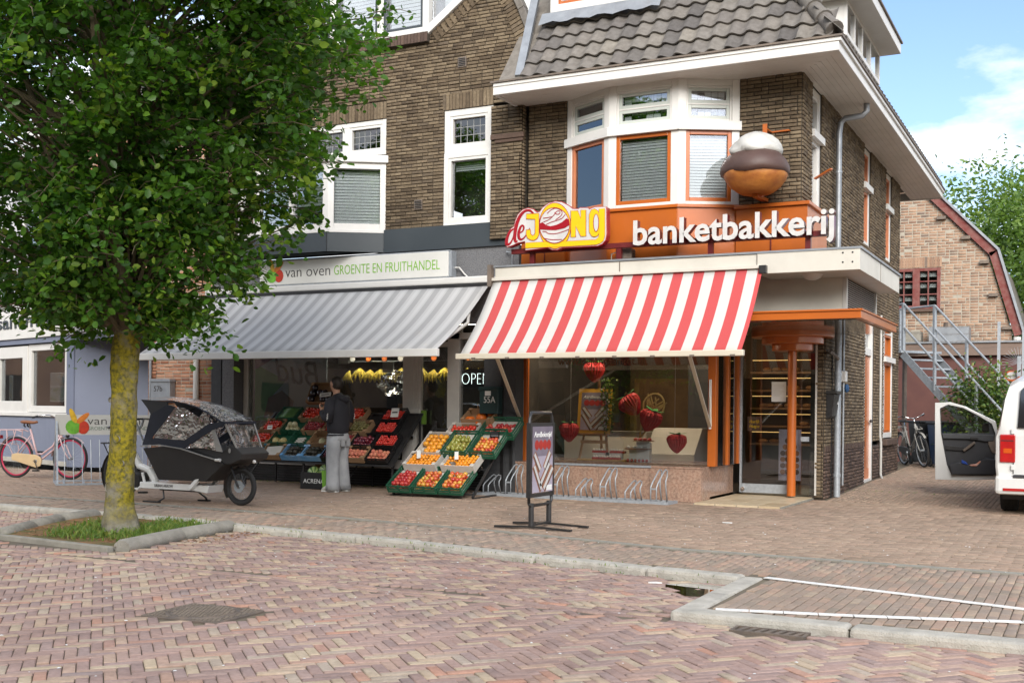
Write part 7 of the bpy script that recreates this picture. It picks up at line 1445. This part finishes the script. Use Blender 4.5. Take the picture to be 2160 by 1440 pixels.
for (x, y, z, r_) in ((-3.68, -.13, 1.12, .085), (-3.52, -.06, 1.16, .09), (-3.36, .0, 1.2, .08), (-3.5, -.18, 1.10, .07), (-3.42, .04, 1.24, .07)): o = bpy.data.objects.new('pumpkin', fruit_mesh('pumpkin', r_)); COL.objects.link(o); o.location = (x, y, z); tag(o, 'small orange pumpkin in the top cardboard box', 'pumpkin', 'pumpkins in the top box')
# ---- left stand: trestle with five rows
ls = thing('fruit_trestle', 'long black trestle table carrying the sloping rows of produce', 'trestle table'); m = MB(); m.beam((-7.65, -.78, .40), (-4.65, -.78, .40), .04, .03); m.beam((-7.65, .05, 1.2), (-4.65, .05, 1.2), .04, .03)
for x in (-7.6, -6.4, -5.6, -4.7): m.beam((x, -.74, 0), (x, -.74, .4), .03, .03, (0, 1, 0)); m.beam((x, -.78, .4), (x, .05, 1.2), .03, .03); m.beam((x, .05, 0), (x, .05, 1.2), .03, .03, (0, 1, 0)); m.beam((x, -.7, .1), (x, .05, .75), .02, .02)
m.build('table_frame', M['black'], ls); m = MB(); m.add([(-7.65, -.78, .41), (-4.65, -.78, .41), (-4.65, .07, 1.21), (-7.65, .07, 1.21)], [(0, 1, 2, 3)]); o = m.build('table_board', M['black'], ls); o.modifiers.new('s', 'SOLIDIFY').thickness = .01
m = MB(); m.tube([(-8.9, -.6, 1.1), (-7.6, -.6, 1.1)], .012, 6); m.tube([(-8.9, -.6, .95), (-7.6, -.6, .95)], .012, 6); m.tube([(-8.9, -.6, 0), (-8.9, -.6, 1.1)], .015, 6); m.build('side_rail', M['steel'], ls)
SLP = math.atan2(.8, .83); dirv = Vector((0, math.cos(SLP), math.sin(SLP))); base = Vector((0, -.80, .43)); g2 = 'boxes on the long sloping fruit trestle'
def on(row, X): p = base+dirv*(row*.29); return X, p.y, p.z
rows = [
 (0, [(-7.42, 'teal', 'empty teal cardboard box at the left end of the bottom row', None), (-7.02, 'card', 'brown box with a white lid in the bottom row', 'lid'), (-6.6, 'card_blue', 'blue edged box of dark avocados in the bottom row', ('avocado', .04)), (-6.2, 'card_blue', 'blue edged box of black avocados right of the first', ('avocado', .04)), (-5.8, 'black_plastic', 'black crate of dark plums in the bottom row', ('plum', .026)), (-5.38, 'card', 'box of pink peaches in front of the shopper', ('peach', .036)), (-4.95, 'black_plastic', 'black crate of pink peaches at the right end of the bottom row', ('peach', .036))]),
 (1, [(-7.42, 'card', 'box of red tomatoes low at the left edge of the trestle', ('tomato', .03)), (-7.02, 'green_plastic', 'green crate of yellow melons in the second row', ('melon', .075)), (-6.62, 'green_plastic', 'nearly empty green crate between the two melon boxes', 'few'), (-6.22, 'card', 'box of netted pale melons in the second row', ('galia', .066)), (-5.8, 'card', 'box of dark cherries with a yellow price card', ('cherry', .016)), (-5.38, 'black_plastic', 'black crate of red nectarines in the second row', ('plum', .036)), (-4.95, 'black_plastic', 'black crate of strawberries at the right of the second row', ('strawberry', .022))]),
 (2, [(-7.36, 'card', 'box of red tomatoes second from the left edge', ('tomato', .03)), (-6.92, 'green_plastic', 'green crate of mangoes in the third row', ('galia', .05)), (-6.5, 'card', 'box of small red plums in the third row', ('cherry', .024)), (-6.08, 'card', 'brown box with a few tomatoes in the third row', ('tomato', .03)), (-5.62, 'card', 'box of green brown kiwis in the third row', ('olive', .028)), (-5.1, 'black_plastic', 'black crate of strawberries under the white price card', ('strawberry', .022))]),
 (3, [(-7.2, 'green_plastic', 'green crate of courgettes at the top left of the trestle', 'courgette'), (-6.72, 'card', 'box of vine tomatoes in the fourth row left', ('tomato', .034)), (-6.28, 'card', 'box of vine tomatoes in the middle of the fourth row', ('tomato', .034)), (-5.84, 'card', 'box of vine tomatoes by the shopper', ('tomato', .034)), (-5.1, 'black_plastic', 'black crate of red peppers at the right of the fourth row', ('strawberry', .03))])]
M['teal'] = M['card_teal']
for (row, items) in rows:
    for (X, mt, lab, what) in items:
        x, y, z = on(row, X); c = crate(lab, x, y, z, SLP-R(6), .40, .30, .10, M[mt], 'slat' if 'plastic' in mt else 'box', group=g2)
        if isinstance(what, tuple): kn = what[0]; big = what[1] > .06; fill(c, kn, what[1], ('pale melon in the '+lab[:44].rstrip()) if big else 'fruit heaped in the '+' '.join(lab.split()[:11]), 'melon' if big else 'heaped_fruit', 'melon' if big else 'fruit', 'melons in the '+' '.join(lab.split()[:5]) if big else None, single=big, lvl=.62, n_lay=1 if big else 2, heap=.9)
        elif what == 'lid': MB().cbox((0, .14, .07), (.3, .2, .02), (.1, 0, .1)).build('white_lid', M['card_white'], c)
        elif what == 'few':
            for k in range(3): MB().tube([(-.1, .07+k*.05, .04), (.05, .09+k*.05, .04)], .018, 8).build('parsnip', M['cream'], c)
        elif what == 'courgette':
            for k in range(9): MB().tube([(-.16, .04+k*.027, .07), (-.05, .045+k*.027, .085), (.15, .04+k*.027, .08)], [.011, .015, .012], 7).build('courgette', FM['courgette'], c, smooth='all')
c = crate('cardboard box of shiny wrapped aubergines standing highest on the trestle', -6.62, .0, 1.33, R(62), .52, .38, .1, M['card'], 'box', group=g2); fill(c, 'aubergine', .06, 'dark aubergine in clear wrap in the highest box', 'aubergine', 'aubergine', 'aubergines in the highest box', lvl=.6, n_lay=1)
for (x, y, z, w_, h_, mt, lab) in ((-5.83, -.62, .98, .17, .12, M['sign_yellow'], 'yellow price card standing in the cherries'), (-5.0, -.25, 1.15, .14, .15, M['paper'], 'white price card leaning on the black strawberry crate'), (-6.45, -.12, 1.47, .22, .07, M['paper'], 'white price strip above the vine tomatoes'), (-7.2, -.62, .92, .1, .07, M['paper'], 'small white price card by the left tomatoes'), (-5.75, -.84, .62, .1, .1, M['paper'], 'small white price card above the dark plums')):
    t = thing('price_card', lab, 'price card', (x, y, z), 0, None, rot=(R(-20), R(random.uniform(-12, 12)), R(random.uniform(-8, 8)))); MB().box(-w_/2, w_/2, -.002, .002, 0, h_).build('card', mt, t); MB().box(-w_*.35, w_*.35, -.0035, -.0025, h_*.45, h_*.6).build('price_line', M['ink'], t)
# watermelon box
c = crate('black ACRENA box of cut watermelons on the ground by the shopper', -6.02, -.98, .005, 0, .52, .36, .26, M['black_plastic'], 'box'); fit_text('lettering', 'ACRENA', -.2, .2, .09, .1, M['paper'], c, 0, N=frame((0, -.002, 0), (1, 0, 0), (0, -1, 0)))
MB().box(-.25, .25, .37, .38, .26, .5).build('back_flap', M['card'], c)
M['wm'] = (lambda t: t.bsdf(t.mix(t.ramp(t.math('FRACT', t.math('ADD', t.math('MULTIPLY', t.math('ARCTAN2', t.xyz()[0], t.xyz()[1]), 1.6), t.math('MULTIPLY', t.noise(9, 4), .5))), [(.3, 0), (.45, 1)]), (.03, .11, .02), (.28, .36, .12)), .35, 0, .5, .3))(MT('watermelon_rind'))
for i, (x, y, z, r_) in enumerate(((-5.9, -.78, .27, .125), (-6.13, -.82, .22, .115))): o = MB().ball((0, 0, 0), r_, 20, 12, (1.15, 1, 1)).build('watermelon', M['wm'], None, smooth='all'); o.location = (x, y, z); o.rotation_euler = (R(70), R(20+60*i), .3); tag(o, ('round striped watermelon in the black lettered box', 'smaller striped watermelon at the left of the black lettered box')[i], 'watermelon')
t = thing('celery_bundle', 'bundle of green leek stalks leaning on the black lettered box', 'leeks', (-5.74, -1.03, 0))
for k in range(7): MB().tube([(-.06+k*.02, random.uniform(-.02, .02), .0), (-.12+k*.02, .06, .3)], .014, 6).build('stalk', M['lime'], t)
# bananas and bags on the rail inside
M['banana'] = mk('banana_skin', (.55, .40, .03), (.42, .36, .04), 8, .5); bm_ = MB()
for k in range(5): a = -.5+k*.25; bm_.tube([(0, 0, 0), (a*.12, -.03, -.06), (a*.24, -.045, -.13), (a*.30, -.03, -.2)], [.006, .017, .018, .006], 7)
bme = bm_.build('tmp_banana', M['banana'], None, smooth='all').data; bpy.data.objects.remove(bpy.data.objects['tmp_banana'])
for k in range(15): o = put('banana_bunch', bme); o.location = (-7.0+k*.22, 1.36, 1.98+random.uniform(-.02, .03)); o.rotation_euler = (0, 0, random.uniform(-.6, .6)); o.scale = (1.15,)*3; tag(o, 'bunch of bananas hanging from the rail inside the greengrocer', 'bananas', 'bananas on the shop rail')
M['tagorange'] = mk('orange_tag', (.62, .16, .03), None, 4, .5)
for k in range(9): o = MB().lathe([(0, -.004), (.055, -.004), (.055, .004), (0, .004)], 14, (0, 0, 0), 'y').build('price_disc', M['tagorange'] if k % 3 else M['paper']); o.location = (-6.95+k*.34, 1.37, 2.17); tag(o, 'round price disc on the banana rail', 'price disc', 'discs on the shop rail')
bag = thing('plastic_bag', 'clear plastic bags bundled under the banana rail', 'bags', (-5.8, 1.0, 1.72)); MB().ball((0, 0, 0), .26, 16, 10, (1.3, .6, .8), dent=.16).build('bag', M['clear'], bag)
t = thing('orange_box', 'open cardboard box of oranges on the counter inside the window', 'box', (-5.45, .62, 1.12)); MB().box(-.22, .22, .28, .29, 0, .25).build('back_panel', M['card'], t); MB().box(-.22, .22, 0, .28, 0, .02).build('bottom', M['card'], t); MB().box(-.22, .22, 0, .01, 0, .08).build('front_panel', M['card'], t)
for k in range(9): o = bpy.data.objects.new('orange', fruit_mesh('clementine', .042)); COL.objects.link(o); o.location = (-5.6+(k % 5)*.082, .7+.08*(k//5), 1.19); tag(o, 'orange in the open box inside the greengrocer window', 'orange', 'oranges inside the window')
t = thing('counter_display', 'dark display counter inside the greengrocer window', 'counter'); MB().box(-6.9, -5.2, .5, .95, .03, 1.11).build('counter_body', M['black'], t)
t = thing('watermelon_card', 'white card with a watermelon picture standing inside the window bottom', 'card', (-5.36, .32, .47)); MB().prism([(-.12, 0), (.12, 0), (.12, .42), (.06, .5), (-.06, .5), (-.12, .42)], 0, .006).build('card', M['paper'], t); MB(frame((0, -.003, .1), (1, 0, 0), (0, -1, 0))).prism([(-.09, .1), (-.06, .03), (.0, .0), (.06, .03), (.09, .1)], 0, .002, 'xy').build('melon_print', M['berry'], t)
for k in range(5): o = MB().lathe([(.0, 0), (.03, 0), (.03, .16), (.011, .22), (.011, .28), (0, .28)], 12).build('juice_bottle', M['wood'], None, smooth=40); o.location = (-3.92+k*.075, .55, 1.1); tag(o, 'glass bottle of juice under the OPEN sign', 'bottle', 'bottles under the OPEN sign')
MB(FR(.5)).box(-4.1, -3.5, .05, 1.1, -.4, 0).build('bottle_shelf', M['dark'], gro)
# ================================================================== the shopper
per = thing('person', 'person in dark hooded sweatshirt with striped sleeves and baggy grey jeans before the fruit', 'person', (-5.42, -1.18, 0), R(86))
M['skin'] = mk('skin', (.42, .23, .15), (.38, .2, .13), 8, .55); M['hoodie'] = mk('dark_sweatshirt', (.009, .009, .013), (.016, .016, .021), 9, .85, bump=.4, bsc=14); M['jeans'] = mk('washed_grey_denim', (.38, .385, .39), (.22, .225, .23), 3.2, .85, bump=.35, bsc=26, stain=.25); M['hair'] = mk('dark_hair', (.015, .012, .01), (.03, .022, .016), 30, .6, bump=.5, bsc=60); M['shoe'] = mk('pale_trainer', (.58, .55, .48), (.4, .38, .33), 9, .6)
V = []; E = []; Rr = []
def jv(p, r, par=None):
    V.append(p); Rr.append(r if isinstance(r, tuple) else (r, r))
    if par is not None: E.append((par, len(V)-1))
    return len(V)-1
pel = jv((0, 0, .95), (.13, .10)); sp = jv((0, .0, 1.15), (.12, .09), pel); chs = jv((0, -.01, 1.33), (.14, .10), sp); nk = jv((0, .02, 1.47), .052, chs); nk2 = jv((0, .035, 1.53), .05, nk); hd = jv((0, .055, 1.62), (.072, .085), nk2); hd2 = jv((0, .05, 1.70), (.07, .085), hd); hd3 = jv((0, .045, 1.74), (.045, .055), hd2)
jv((0, .155, 1.605), .014, hd)   # nose
jv((-.078, .05, 1.61), .014, hd); jv((.078, .05, 1.61), .014, hd)
for s in (-1, 1):
    sh = jv((.17*s, 0, 1.40), .06, chs); el = jv((.24*s, -.02, 1.13), .045, sh); wr = jv((.10*s, .23, 1.22), .028, el); pm = jv((.05*s, .28, 1.27), (.032, .02), wr)
    for k, (dx, dl) in enumerate(((-.026, .055), (-.009, .065), (.009, .062), (.026, .05))): f1 = jv((.05*s+dx*.8, .305+.01*k, 1.30), .0095, pm); f2 = jv((.05*s+dx*.9-.01*s, .315+.012*k, 1.30+dl*.55), .0085, f1); jv((.03*s+dx, .30+.01*k, 1.30+dl*.85), .0075, f2)
    t1 = jv((.025*s, .25, 1.29), .011, pm); jv((.012*s, .265, 1.325), .009, t1)
    hp = jv((.09*s, 0, .90), .085, pel); kn = jv((.11*s, .015, .50), .055, hp); an = jv((.125*s, -.02, .10), .04, kn); ft = jv((.13*s, .07, .05), .038, an); jv((.135*s, .15, .04), .03, ft)
me = bpy.data.meshes.new('body'); me.from_pydata(V, E, []); me.materials.append(M['skin']); bo = put('body', me, per); sk = bo.modifiers.new('skin', 'SKIN')
for i, r_ in enumerate(Rr): me.skin_vertices[0].data[i].radius = r_
me.skin_vertices[0].data[0].use_root = True; sk.use_smooth_shade = True; ss = bo.modifiers.new('sub', 'SUBSURF'); ss.levels = 1; ss.render_levels = 2
def wrinkle(o, amp, f):
    for v in o.data.vertices: c = v.co; k = amp*(math.sin(c.z*f+c.x*13)+.6*math.sin(c.z*f*1.9-c.y*17+1)); v.co.x += k*.7; v.co.y += k
    return o
m = MB()
m.tube([(0, 0, .885), (0, 0, .92), (0, -.005, 1.02), (0, -.01, 1.15), (0, -.015, 1.28), (0, -.015, 1.38), (0, 0, 1.445), (0, .02, 1.49)], [(.135, .165), (.15, .185), (.155, .195), (.155, .2), (.15, .205), (.135, .19), (.10, .12), (.075, .075)], 22, ref=(0, 1, 0))
for s in (-1, 1): m.tube([(.13*s, -.01, 1.40), (.2*s, -.01, 1.36), (.245*s, -.03, 1.24), (.255*s, -.03, 1.12), (.20*s, .08, 1.15), (.125*s, .205, 1.21)], [.075, .085, .082, .08, .07, .052], 14)
wrinkle(m.build('sweatshirt', M['hoodie'], per, smooth='all'), .006, 34)
m = MB(); m.tube([(-.09, -.05, 1.45), (-.07, -.12, 1.44), (0, -.15, 1.41), (.07, -.12, 1.44), (.09, -.05, 1.45), (.08, .03, 1.46)], [.035, .05, .06, .05, .035, .02], 10); m.build('hood', M['hoodie'], per, smooth='all')
m = MB(); m.tube([(0, 0, .86), (0, 0, .885)], [(.155, .19), (.15, .185)], 20, ref=(0, 1, 0)); m.build('hem', M['hoodie'], per)
for s in (-1, 1):
    for k in range(3):   # sleeve stripes
        o = (k-1)*.03; ou = Vector((.85*s, -.45, 0)); m = MB(); m.tube([Vector(p)+ou*math.sqrt(r_*r_-o*o)*1.04+Vector((0, 0, o)) for p, r_ in (((.25*s, -.032, 1.17), .083), ((.24*s, .0, 1.13), .081), ((.20*s, .08, 1.15), .074), ((.15*s, .165, 1.19), .062))], [(.006, .005)]*4, 6); m.build('sleeve_stripe', M['paper'], per)
m = MB(); m.tube([(0, 0, .93), (0, -.005, .87), (0, -.012, .80), (0, 0, .76)], [(.12, .165), (.145, .18), (.15, .185), (.10, .16)], 20, ref=(0, 1, 0))
for s in (-1, 1): m.tube([(.075*s, -.005, .86), (.095*s, -.005, .72), (.108*s, .005, .52), (.12*s, -.005, .30), (.128*s, -.02, .12), (.13*s, -.02, .035)], [(.135, .1), (.125, .105), (.105, .098), (.10, .095), (.11, .10), (.125, .105)], 16, ref=(0, 1, 0))
wrinkle(m.build('jeans', M['jeans'], per, smooth='all'), .01, 46)
for s in (-1, 1):
    m = MB(); m.tube([(.13*s, -.11, .05), (.13*s, -.05, .06), (.132*s, .05, .058), (.135*s, .13, .045), (.137*s, .18, .03)], [(.035, .035), (.055, .048), (.05, .05), (.04, .048), (.018, .03)], 12, ref=(0, 0, 1)); m.build('shoe', M['shoe'], per, smooth='all'); MB().cbox((.133*s, .03, .012), (.09, .29, .022)).build('shoe_sole', M['paper'], per, bevel=.01)
for s in (-1, 1): MB().box(.03*s-.045+.03*s, .03*s+.045+.03*s, -.165, -.155, .70, .82).build('back_pocket', M['jeans'], per, bevel=.005)
m = MB(); m.ball((0, .028, 1.665), .108, 20, 14, (.86, 1.0, 1.02), dent=.045); 
for i, v in enumerate(m.v):
    if v[1] > .06 and v[2] < 1.70: m.v[i] = (v[0]*.75, min(v[1], .09), max(v[2], 1.66) if abs(v[0]) < .06 else v[2])
m.build('hair', M['hair'], per, smooth='all')
for s in (-1, 1): MB().ball((.032*s, .132, 1.635), .011, 8, 6).build('eye', M['ink'], per)
MB().cbox((0, .138, 1.565), (.045, .012, .01)).build('mouth', mk('lip', (.3, .11, .09), None, 5, .5), per, bevel=.003)
t = thing('snack', 'small brown snack held in both hands of the shopper', 'snack', (-5.71, -1.16, 1.35)); MB().ball((0, 0, 0), .028, 10, 7, (1.3, 1, .8)).build('snack_bite', M['pastry'], t)
# ================================================================== in the bakery window
M['paper_red'] = mk('red_honeycomb_paper', (.50, .018, .02), (.36, .012, .015), 20, .6); M['paper_green'] = mk('green_paper', (.10, .36, .10), (.07, .28, .07), 6, .6)
def berry(label, c, r, rx=0., ry=0.):
    t = thing('paper_strawberry', label, 'paper strawberry', c, 0, 'paper strawberries in the bakery window', rot=(rx, ry, 0)); m = MB(); n = 44; prof = [(.0, .62), (.5, .66), (.88, .5), (1., .22), (.96, -.1), (.78, -.5), (.5, -.86), (.22, -1.12), (0, -1.2)]; V = []
    for j, (q, h) in enumerate(prof):
        for i in range(n): k = 1-.10*(i % 2)-.03*math.sin(j*2.1+i*.7); V.append((r*q*k*math.cos(2*math.pi*i/n), r*q*k*math.sin(2*math.pi*i/n), r*h))
    m.add(V, [(a*n+i, (a+1)*n+i, (a+1)*n+(i+1) % n, a*n+(i+1) % n) for a in range(len(prof)-1) for i in range(n)]); m.build('honeycomb', M['paper_red'], t)
    for k in range(5): a = 2*math.pi*k/5+.3; m = MB(Matrix.Translation((0, 0, r*.62)) @ Matrix.Rotation(a, 4, 'Z') @ Matrix.Rotation(R(-12), 4, 'Y')); m.prism([(0, -.02), (r*.35, -r*.22), (r*.8, -r*.1), (r*.95, 0), (r*.8, r*.1), (r*.35, r*.22), (0, .02)], 0, .006, 'xy'); m.build('leaf', M['paper_green'], t)
    return t
berry('red paper strawberry hanging at the top of the bakery window', (-2.08, 1.0, 1.93), .17); berry('tilted paper strawberry with large green leaves above the waffle', (-1.42, .85, 1.40), .18, 0, R(-38)); berry('paper strawberry hanging low left of the easel', (-2.37, .7, .98), .16); berry('dark red paper strawberry right against the waffle shape', (-1.08, .85, 1.18), .18, 0, R(20)); berry('paper strawberry hanging low by the window corner post', (-.66, .85, .84), .155)
for (x, z0, z1) in ((-2.08, 2.05, 2.6), (-2.37, 1.1, 2.6), (-.66, .95, 2.6)): MB().tube([(x, 1.0 if x == -2.08 else .75, z0), (x, 1.0 if x == -2.08 else .75, z1)], .002, 4).build('hanging_thread', M['greyframe'], bak)
es = thing('easel', 'wooden easel on the window shelf holding the framed poster', 'easel', (-2.02, .9, .52)); m = MB()
for s in (-1, 1): m.beam((s*.24, -.05, 0), (s*.1, .12, 1.05), .035, .025)
m.beam((0, .3, 0), (0, .14, 1.25), .035, .025); m.beam((-.27, -.06, .40), (.27, -.06, .40), .06, .03); m.beam((-.22, -.04, .28), (.22, -.04, .28), .025, .05); m.build('easel_frame', M['wood'], es)
fp = thing('framed_poster', 'yellow framed pastry poster standing on the easel', 'poster', (-2.3, .83, .93), 0, None, rot=(R(-7), 0, 0)); bx = frame((0, 0, 0), (1, 0, 0), (0, -1, 0)); MB(bx).box(0, .56, 0, .70, -.02, 0).build('frame', mk('yellow_wood', (.62, .33, .03), None, 5, .4), fp); pastry_poster(fp, bx @ Matrix.Translation((.055, .055, 0)), .45, .59)
wf = thing('waffle_cutout', 'large lattice waffle cone shape behind the paper strawberries', 'decoration', (-1.28, 1.05, .98)); wx = frame((0, 0, 0), (1, 0, 0), (0, -1, 0)) @ Matrix.Rotation(R(-24), 4, 'Z'); MWF = mk('waffle_card', (.42, .30, .11), (.36, .25, .08), 6, .7); m = MB(wx)
for i in range(20): a, b = math.pi*i/19, math.pi*(i+1)/19
arc = [(.17*math.cos(math.pi*i/16), .42+.2*math.sin(math.pi*i/16)) for i in range(17)]+[(0, -.12)]
for i in range(len(arc)): p, q = arc[i], arc[(i+1) % len(arc)]; m.beam((*p, 0), (*q, 0), .02, .03, (0, 0, 1))
m.build('rim', MWF, wf)
for k in range(-2, 3):
    for s in (-1, 1):
        c0 = (k*.085, .28); p = (c0[0]-s*.16, c0[1]-.22); q = (c0[0]+s*.2, c0[1]+.28); MB(wx).beam((max(-.17, min(.17, p[0])), p[1]+.12, .0), (max(-.17, min(.17, q[0])), q[1], 0), .015, .02, (0, 0, 1)).build('lattice_bar', MWF, wf)
ck = thing('cake_board', 'gold board with strawberry cream cakes on the window shelf', 'cakes', (-1.7, .62, .52)); MB().box(-.45, .35, -.12, .14, 0, .025).build('board', mk('gold_board', (.4, .25, .08), None, 5, .35, .5), ck, bevel=.005)
for (x, z, w_) in ((-.1, .025, .26), (.1, .025, .26)): MB().box(x-.13, x+.13, .02, .12, .025, .12).build('riser', M['sign_white'], ck)
for (x0, x1, z, y) in ((-.26, -.02, .12, .06), (.03, .28, .12, .06), (-.2, .25, .025, -.08)):
    o = MB().box(x0, x1, y-.03, y+.05, z, z+.035).build('cake', M['berry'], ck, bevel=.006); n = int((x1-x0)/.045)
    for k in range(n): MB().ball((x0+.025+k*.045, y-.01, z+.045), .021, 8, 6).build('cream_dot', M['cream_paint'], o)
tw_ = thing('tart_stand', 'white stepped stand with strawberry tarts beside the cakes', 'tarts', (-1.17, .62, .52)); MB().box(-.16, .16, -.02, .1, 0, .19).build('stand', M['sign_white'], tw_, bevel=.004); MB().box(-.06, .16, .02, .1, .19, .3).build('stand', M['sign_white'], tw_, bevel=.004)
for (x, z, r_) in ((-.04, .19, .2), (.05, .31, .16)):
    o = MB().lathe([(0, 0), (r_, .0), (r_+.01, .012), (0, .012)], 24, (x, .04, z)).build('plate', M['pastry'], tw_)
    for k in range(4): MB().ball((x-r_*.7+k*r_*.46, .0, z+.03), .036, 10, 6, (1, 1, .7)).build('tart', M['cream_paint'] if z < .25 else M['berry'], o)
for k in range(6): MB().ball((-.16+k*.06, -.06, .025), .024, 8, 6).build('strawberry', M['berry'], tw_)
iv = thing('ivy_garland', 'green leafy garland with white flowers draped on the poster', 'garland', (-1.78, .80, .95)); C = np.stack([RNG.normal(0, .055, 330), RNG.normal(0, .03, 330), RNG.uniform(0, .85, 330)], 1); leaves(iv, 'leaves', C, RNG.normal(0, 1, (330, 3)), .05, M['leaf_shrub'], .6)
for k in range(9): MB().ball((random.gauss(0, .06), -.03, random.uniform(.05, .7)), .015, 6, 5).build('flower', M['paper'], iv)
dp = thing('door_poster', 'brown poster of stacked cream puffs behind the entrance glass', 'poster', (.62, 1.9, .25)); bx = frame((0, 0, 0), (1, 0, 0), (0, -1, 0)); MB(bx).box(0, .34, 0, .78, -.02, 0).build('panel', M['poster_tray'], dp)
for r_ in range(7):
    for k in range(1+min(r_, 3)): MB(bx @ Matrix.Translation((.17+(k-min(r_, 3)/2)*.07, .70-r_*.095, .001)) @ Matrix.Diagonal((1, 1, .02, 1))).ball((0, 0, 0), .042, 10, 6).build('puff_print', M['choc'] if (r_+k) % 2 else M['pastry'], dp)
nt = thing('door_notice', 'white typed notice taped inside the bakery entrance glass', 'notice', (.58, 1.612, 1.45)); MB(bx).box(0, .22, 0, .30, -.006, -.004).build('sheet', M['paper'], nt); 
nt.location.y = 1.585
for k in range(6): MB(bx).box(.03, .19-.03*(k % 3), .24-k*.03, .246-k*.03, -.004, -.003).build('text_line', M['greyframe'], nt)
sgn = thing('door_sticker', 'small dark brown sign with gold script at the entrance glass', 'sign', (.13, 1.9, 1.0)); MB(bx).box(0, .22, 0, .22, 0, .004).build('plate', M['choc'], sgn); fit_text('script', 'Heerlijk', .03, .19, .12, .07, M['sign_yellow'], sgn, 0, N=bx @ Matrix.Translation((0, 0, .006)), shear=.3); fit_text('script', 'Haagse', .03, .19, .05, .07, M['sign_yellow'], sgn, 0, N=bx @ Matrix.Translation((0, 0, .006)), shear=.3)
fit_text('window_lettering', 'www.dejongbanket.nl', -2.42, -1.02, 1.98, .17, M['web'], bak, .365)
# ================================================================== across the street (seen only in the panes)
opp = thing('opposite_house', 'row of brick houses across the street mirrored in the panes', 'house'); MB().box(-140, 30, -46, -42, -.1, 7.5).build('wall', mk('opposite_brick', (.16, .10, .07), (.22, .14, .09), .8, .9), opp); m = MB(); m.add([(-140, -42, 7.5), (30, -42, 7.5), (30, -46, 11), (-140, -46, 11)], [(0, 1, 2, 3)]); m.build('roof', mk('opposite_tiles', (.18, .07, .05), (.22, .09, .06), 2, .8), opp)
for k in range(-16, 14):
    for z in (1.0, 4.2): MB().box(-38+k*4.8, -36+k*4.8, -41.98, -41.9, z, z+1.8).build('window', M['dark'], opp)
for i, (x, y) in enumerate(((-26, -36), (-16, -35.5), (-6, -36), (10, -36))):
    c = copy_tree(tree); c.location = (x, y, 0); c.rotation_euler = (0, 0, 1.3*i+.5); c.scale = (2.1, 2.1, 2.1); c['label'] = 'street tree across the road mirrored in the panes'; c['group'] = 'trees across the street'
opp2 = thing('street_end_house', 'distant brick houses at the end of the street mirrored in the left panes', 'house'); MB().box(-95, -80, -28, 24, -.1, 9).build('wall', mk('end_brick', (.18, .11, .08), (.24, .15, .1), .6, .9), opp2)  # out of view, added to darken what the left panes reflect
for k in range(9): MB().box(-79.98, -79.9, -26+k*5.5, -23.5+k*5.5, 1, 3.4).build('window', M['dark'], opp2)
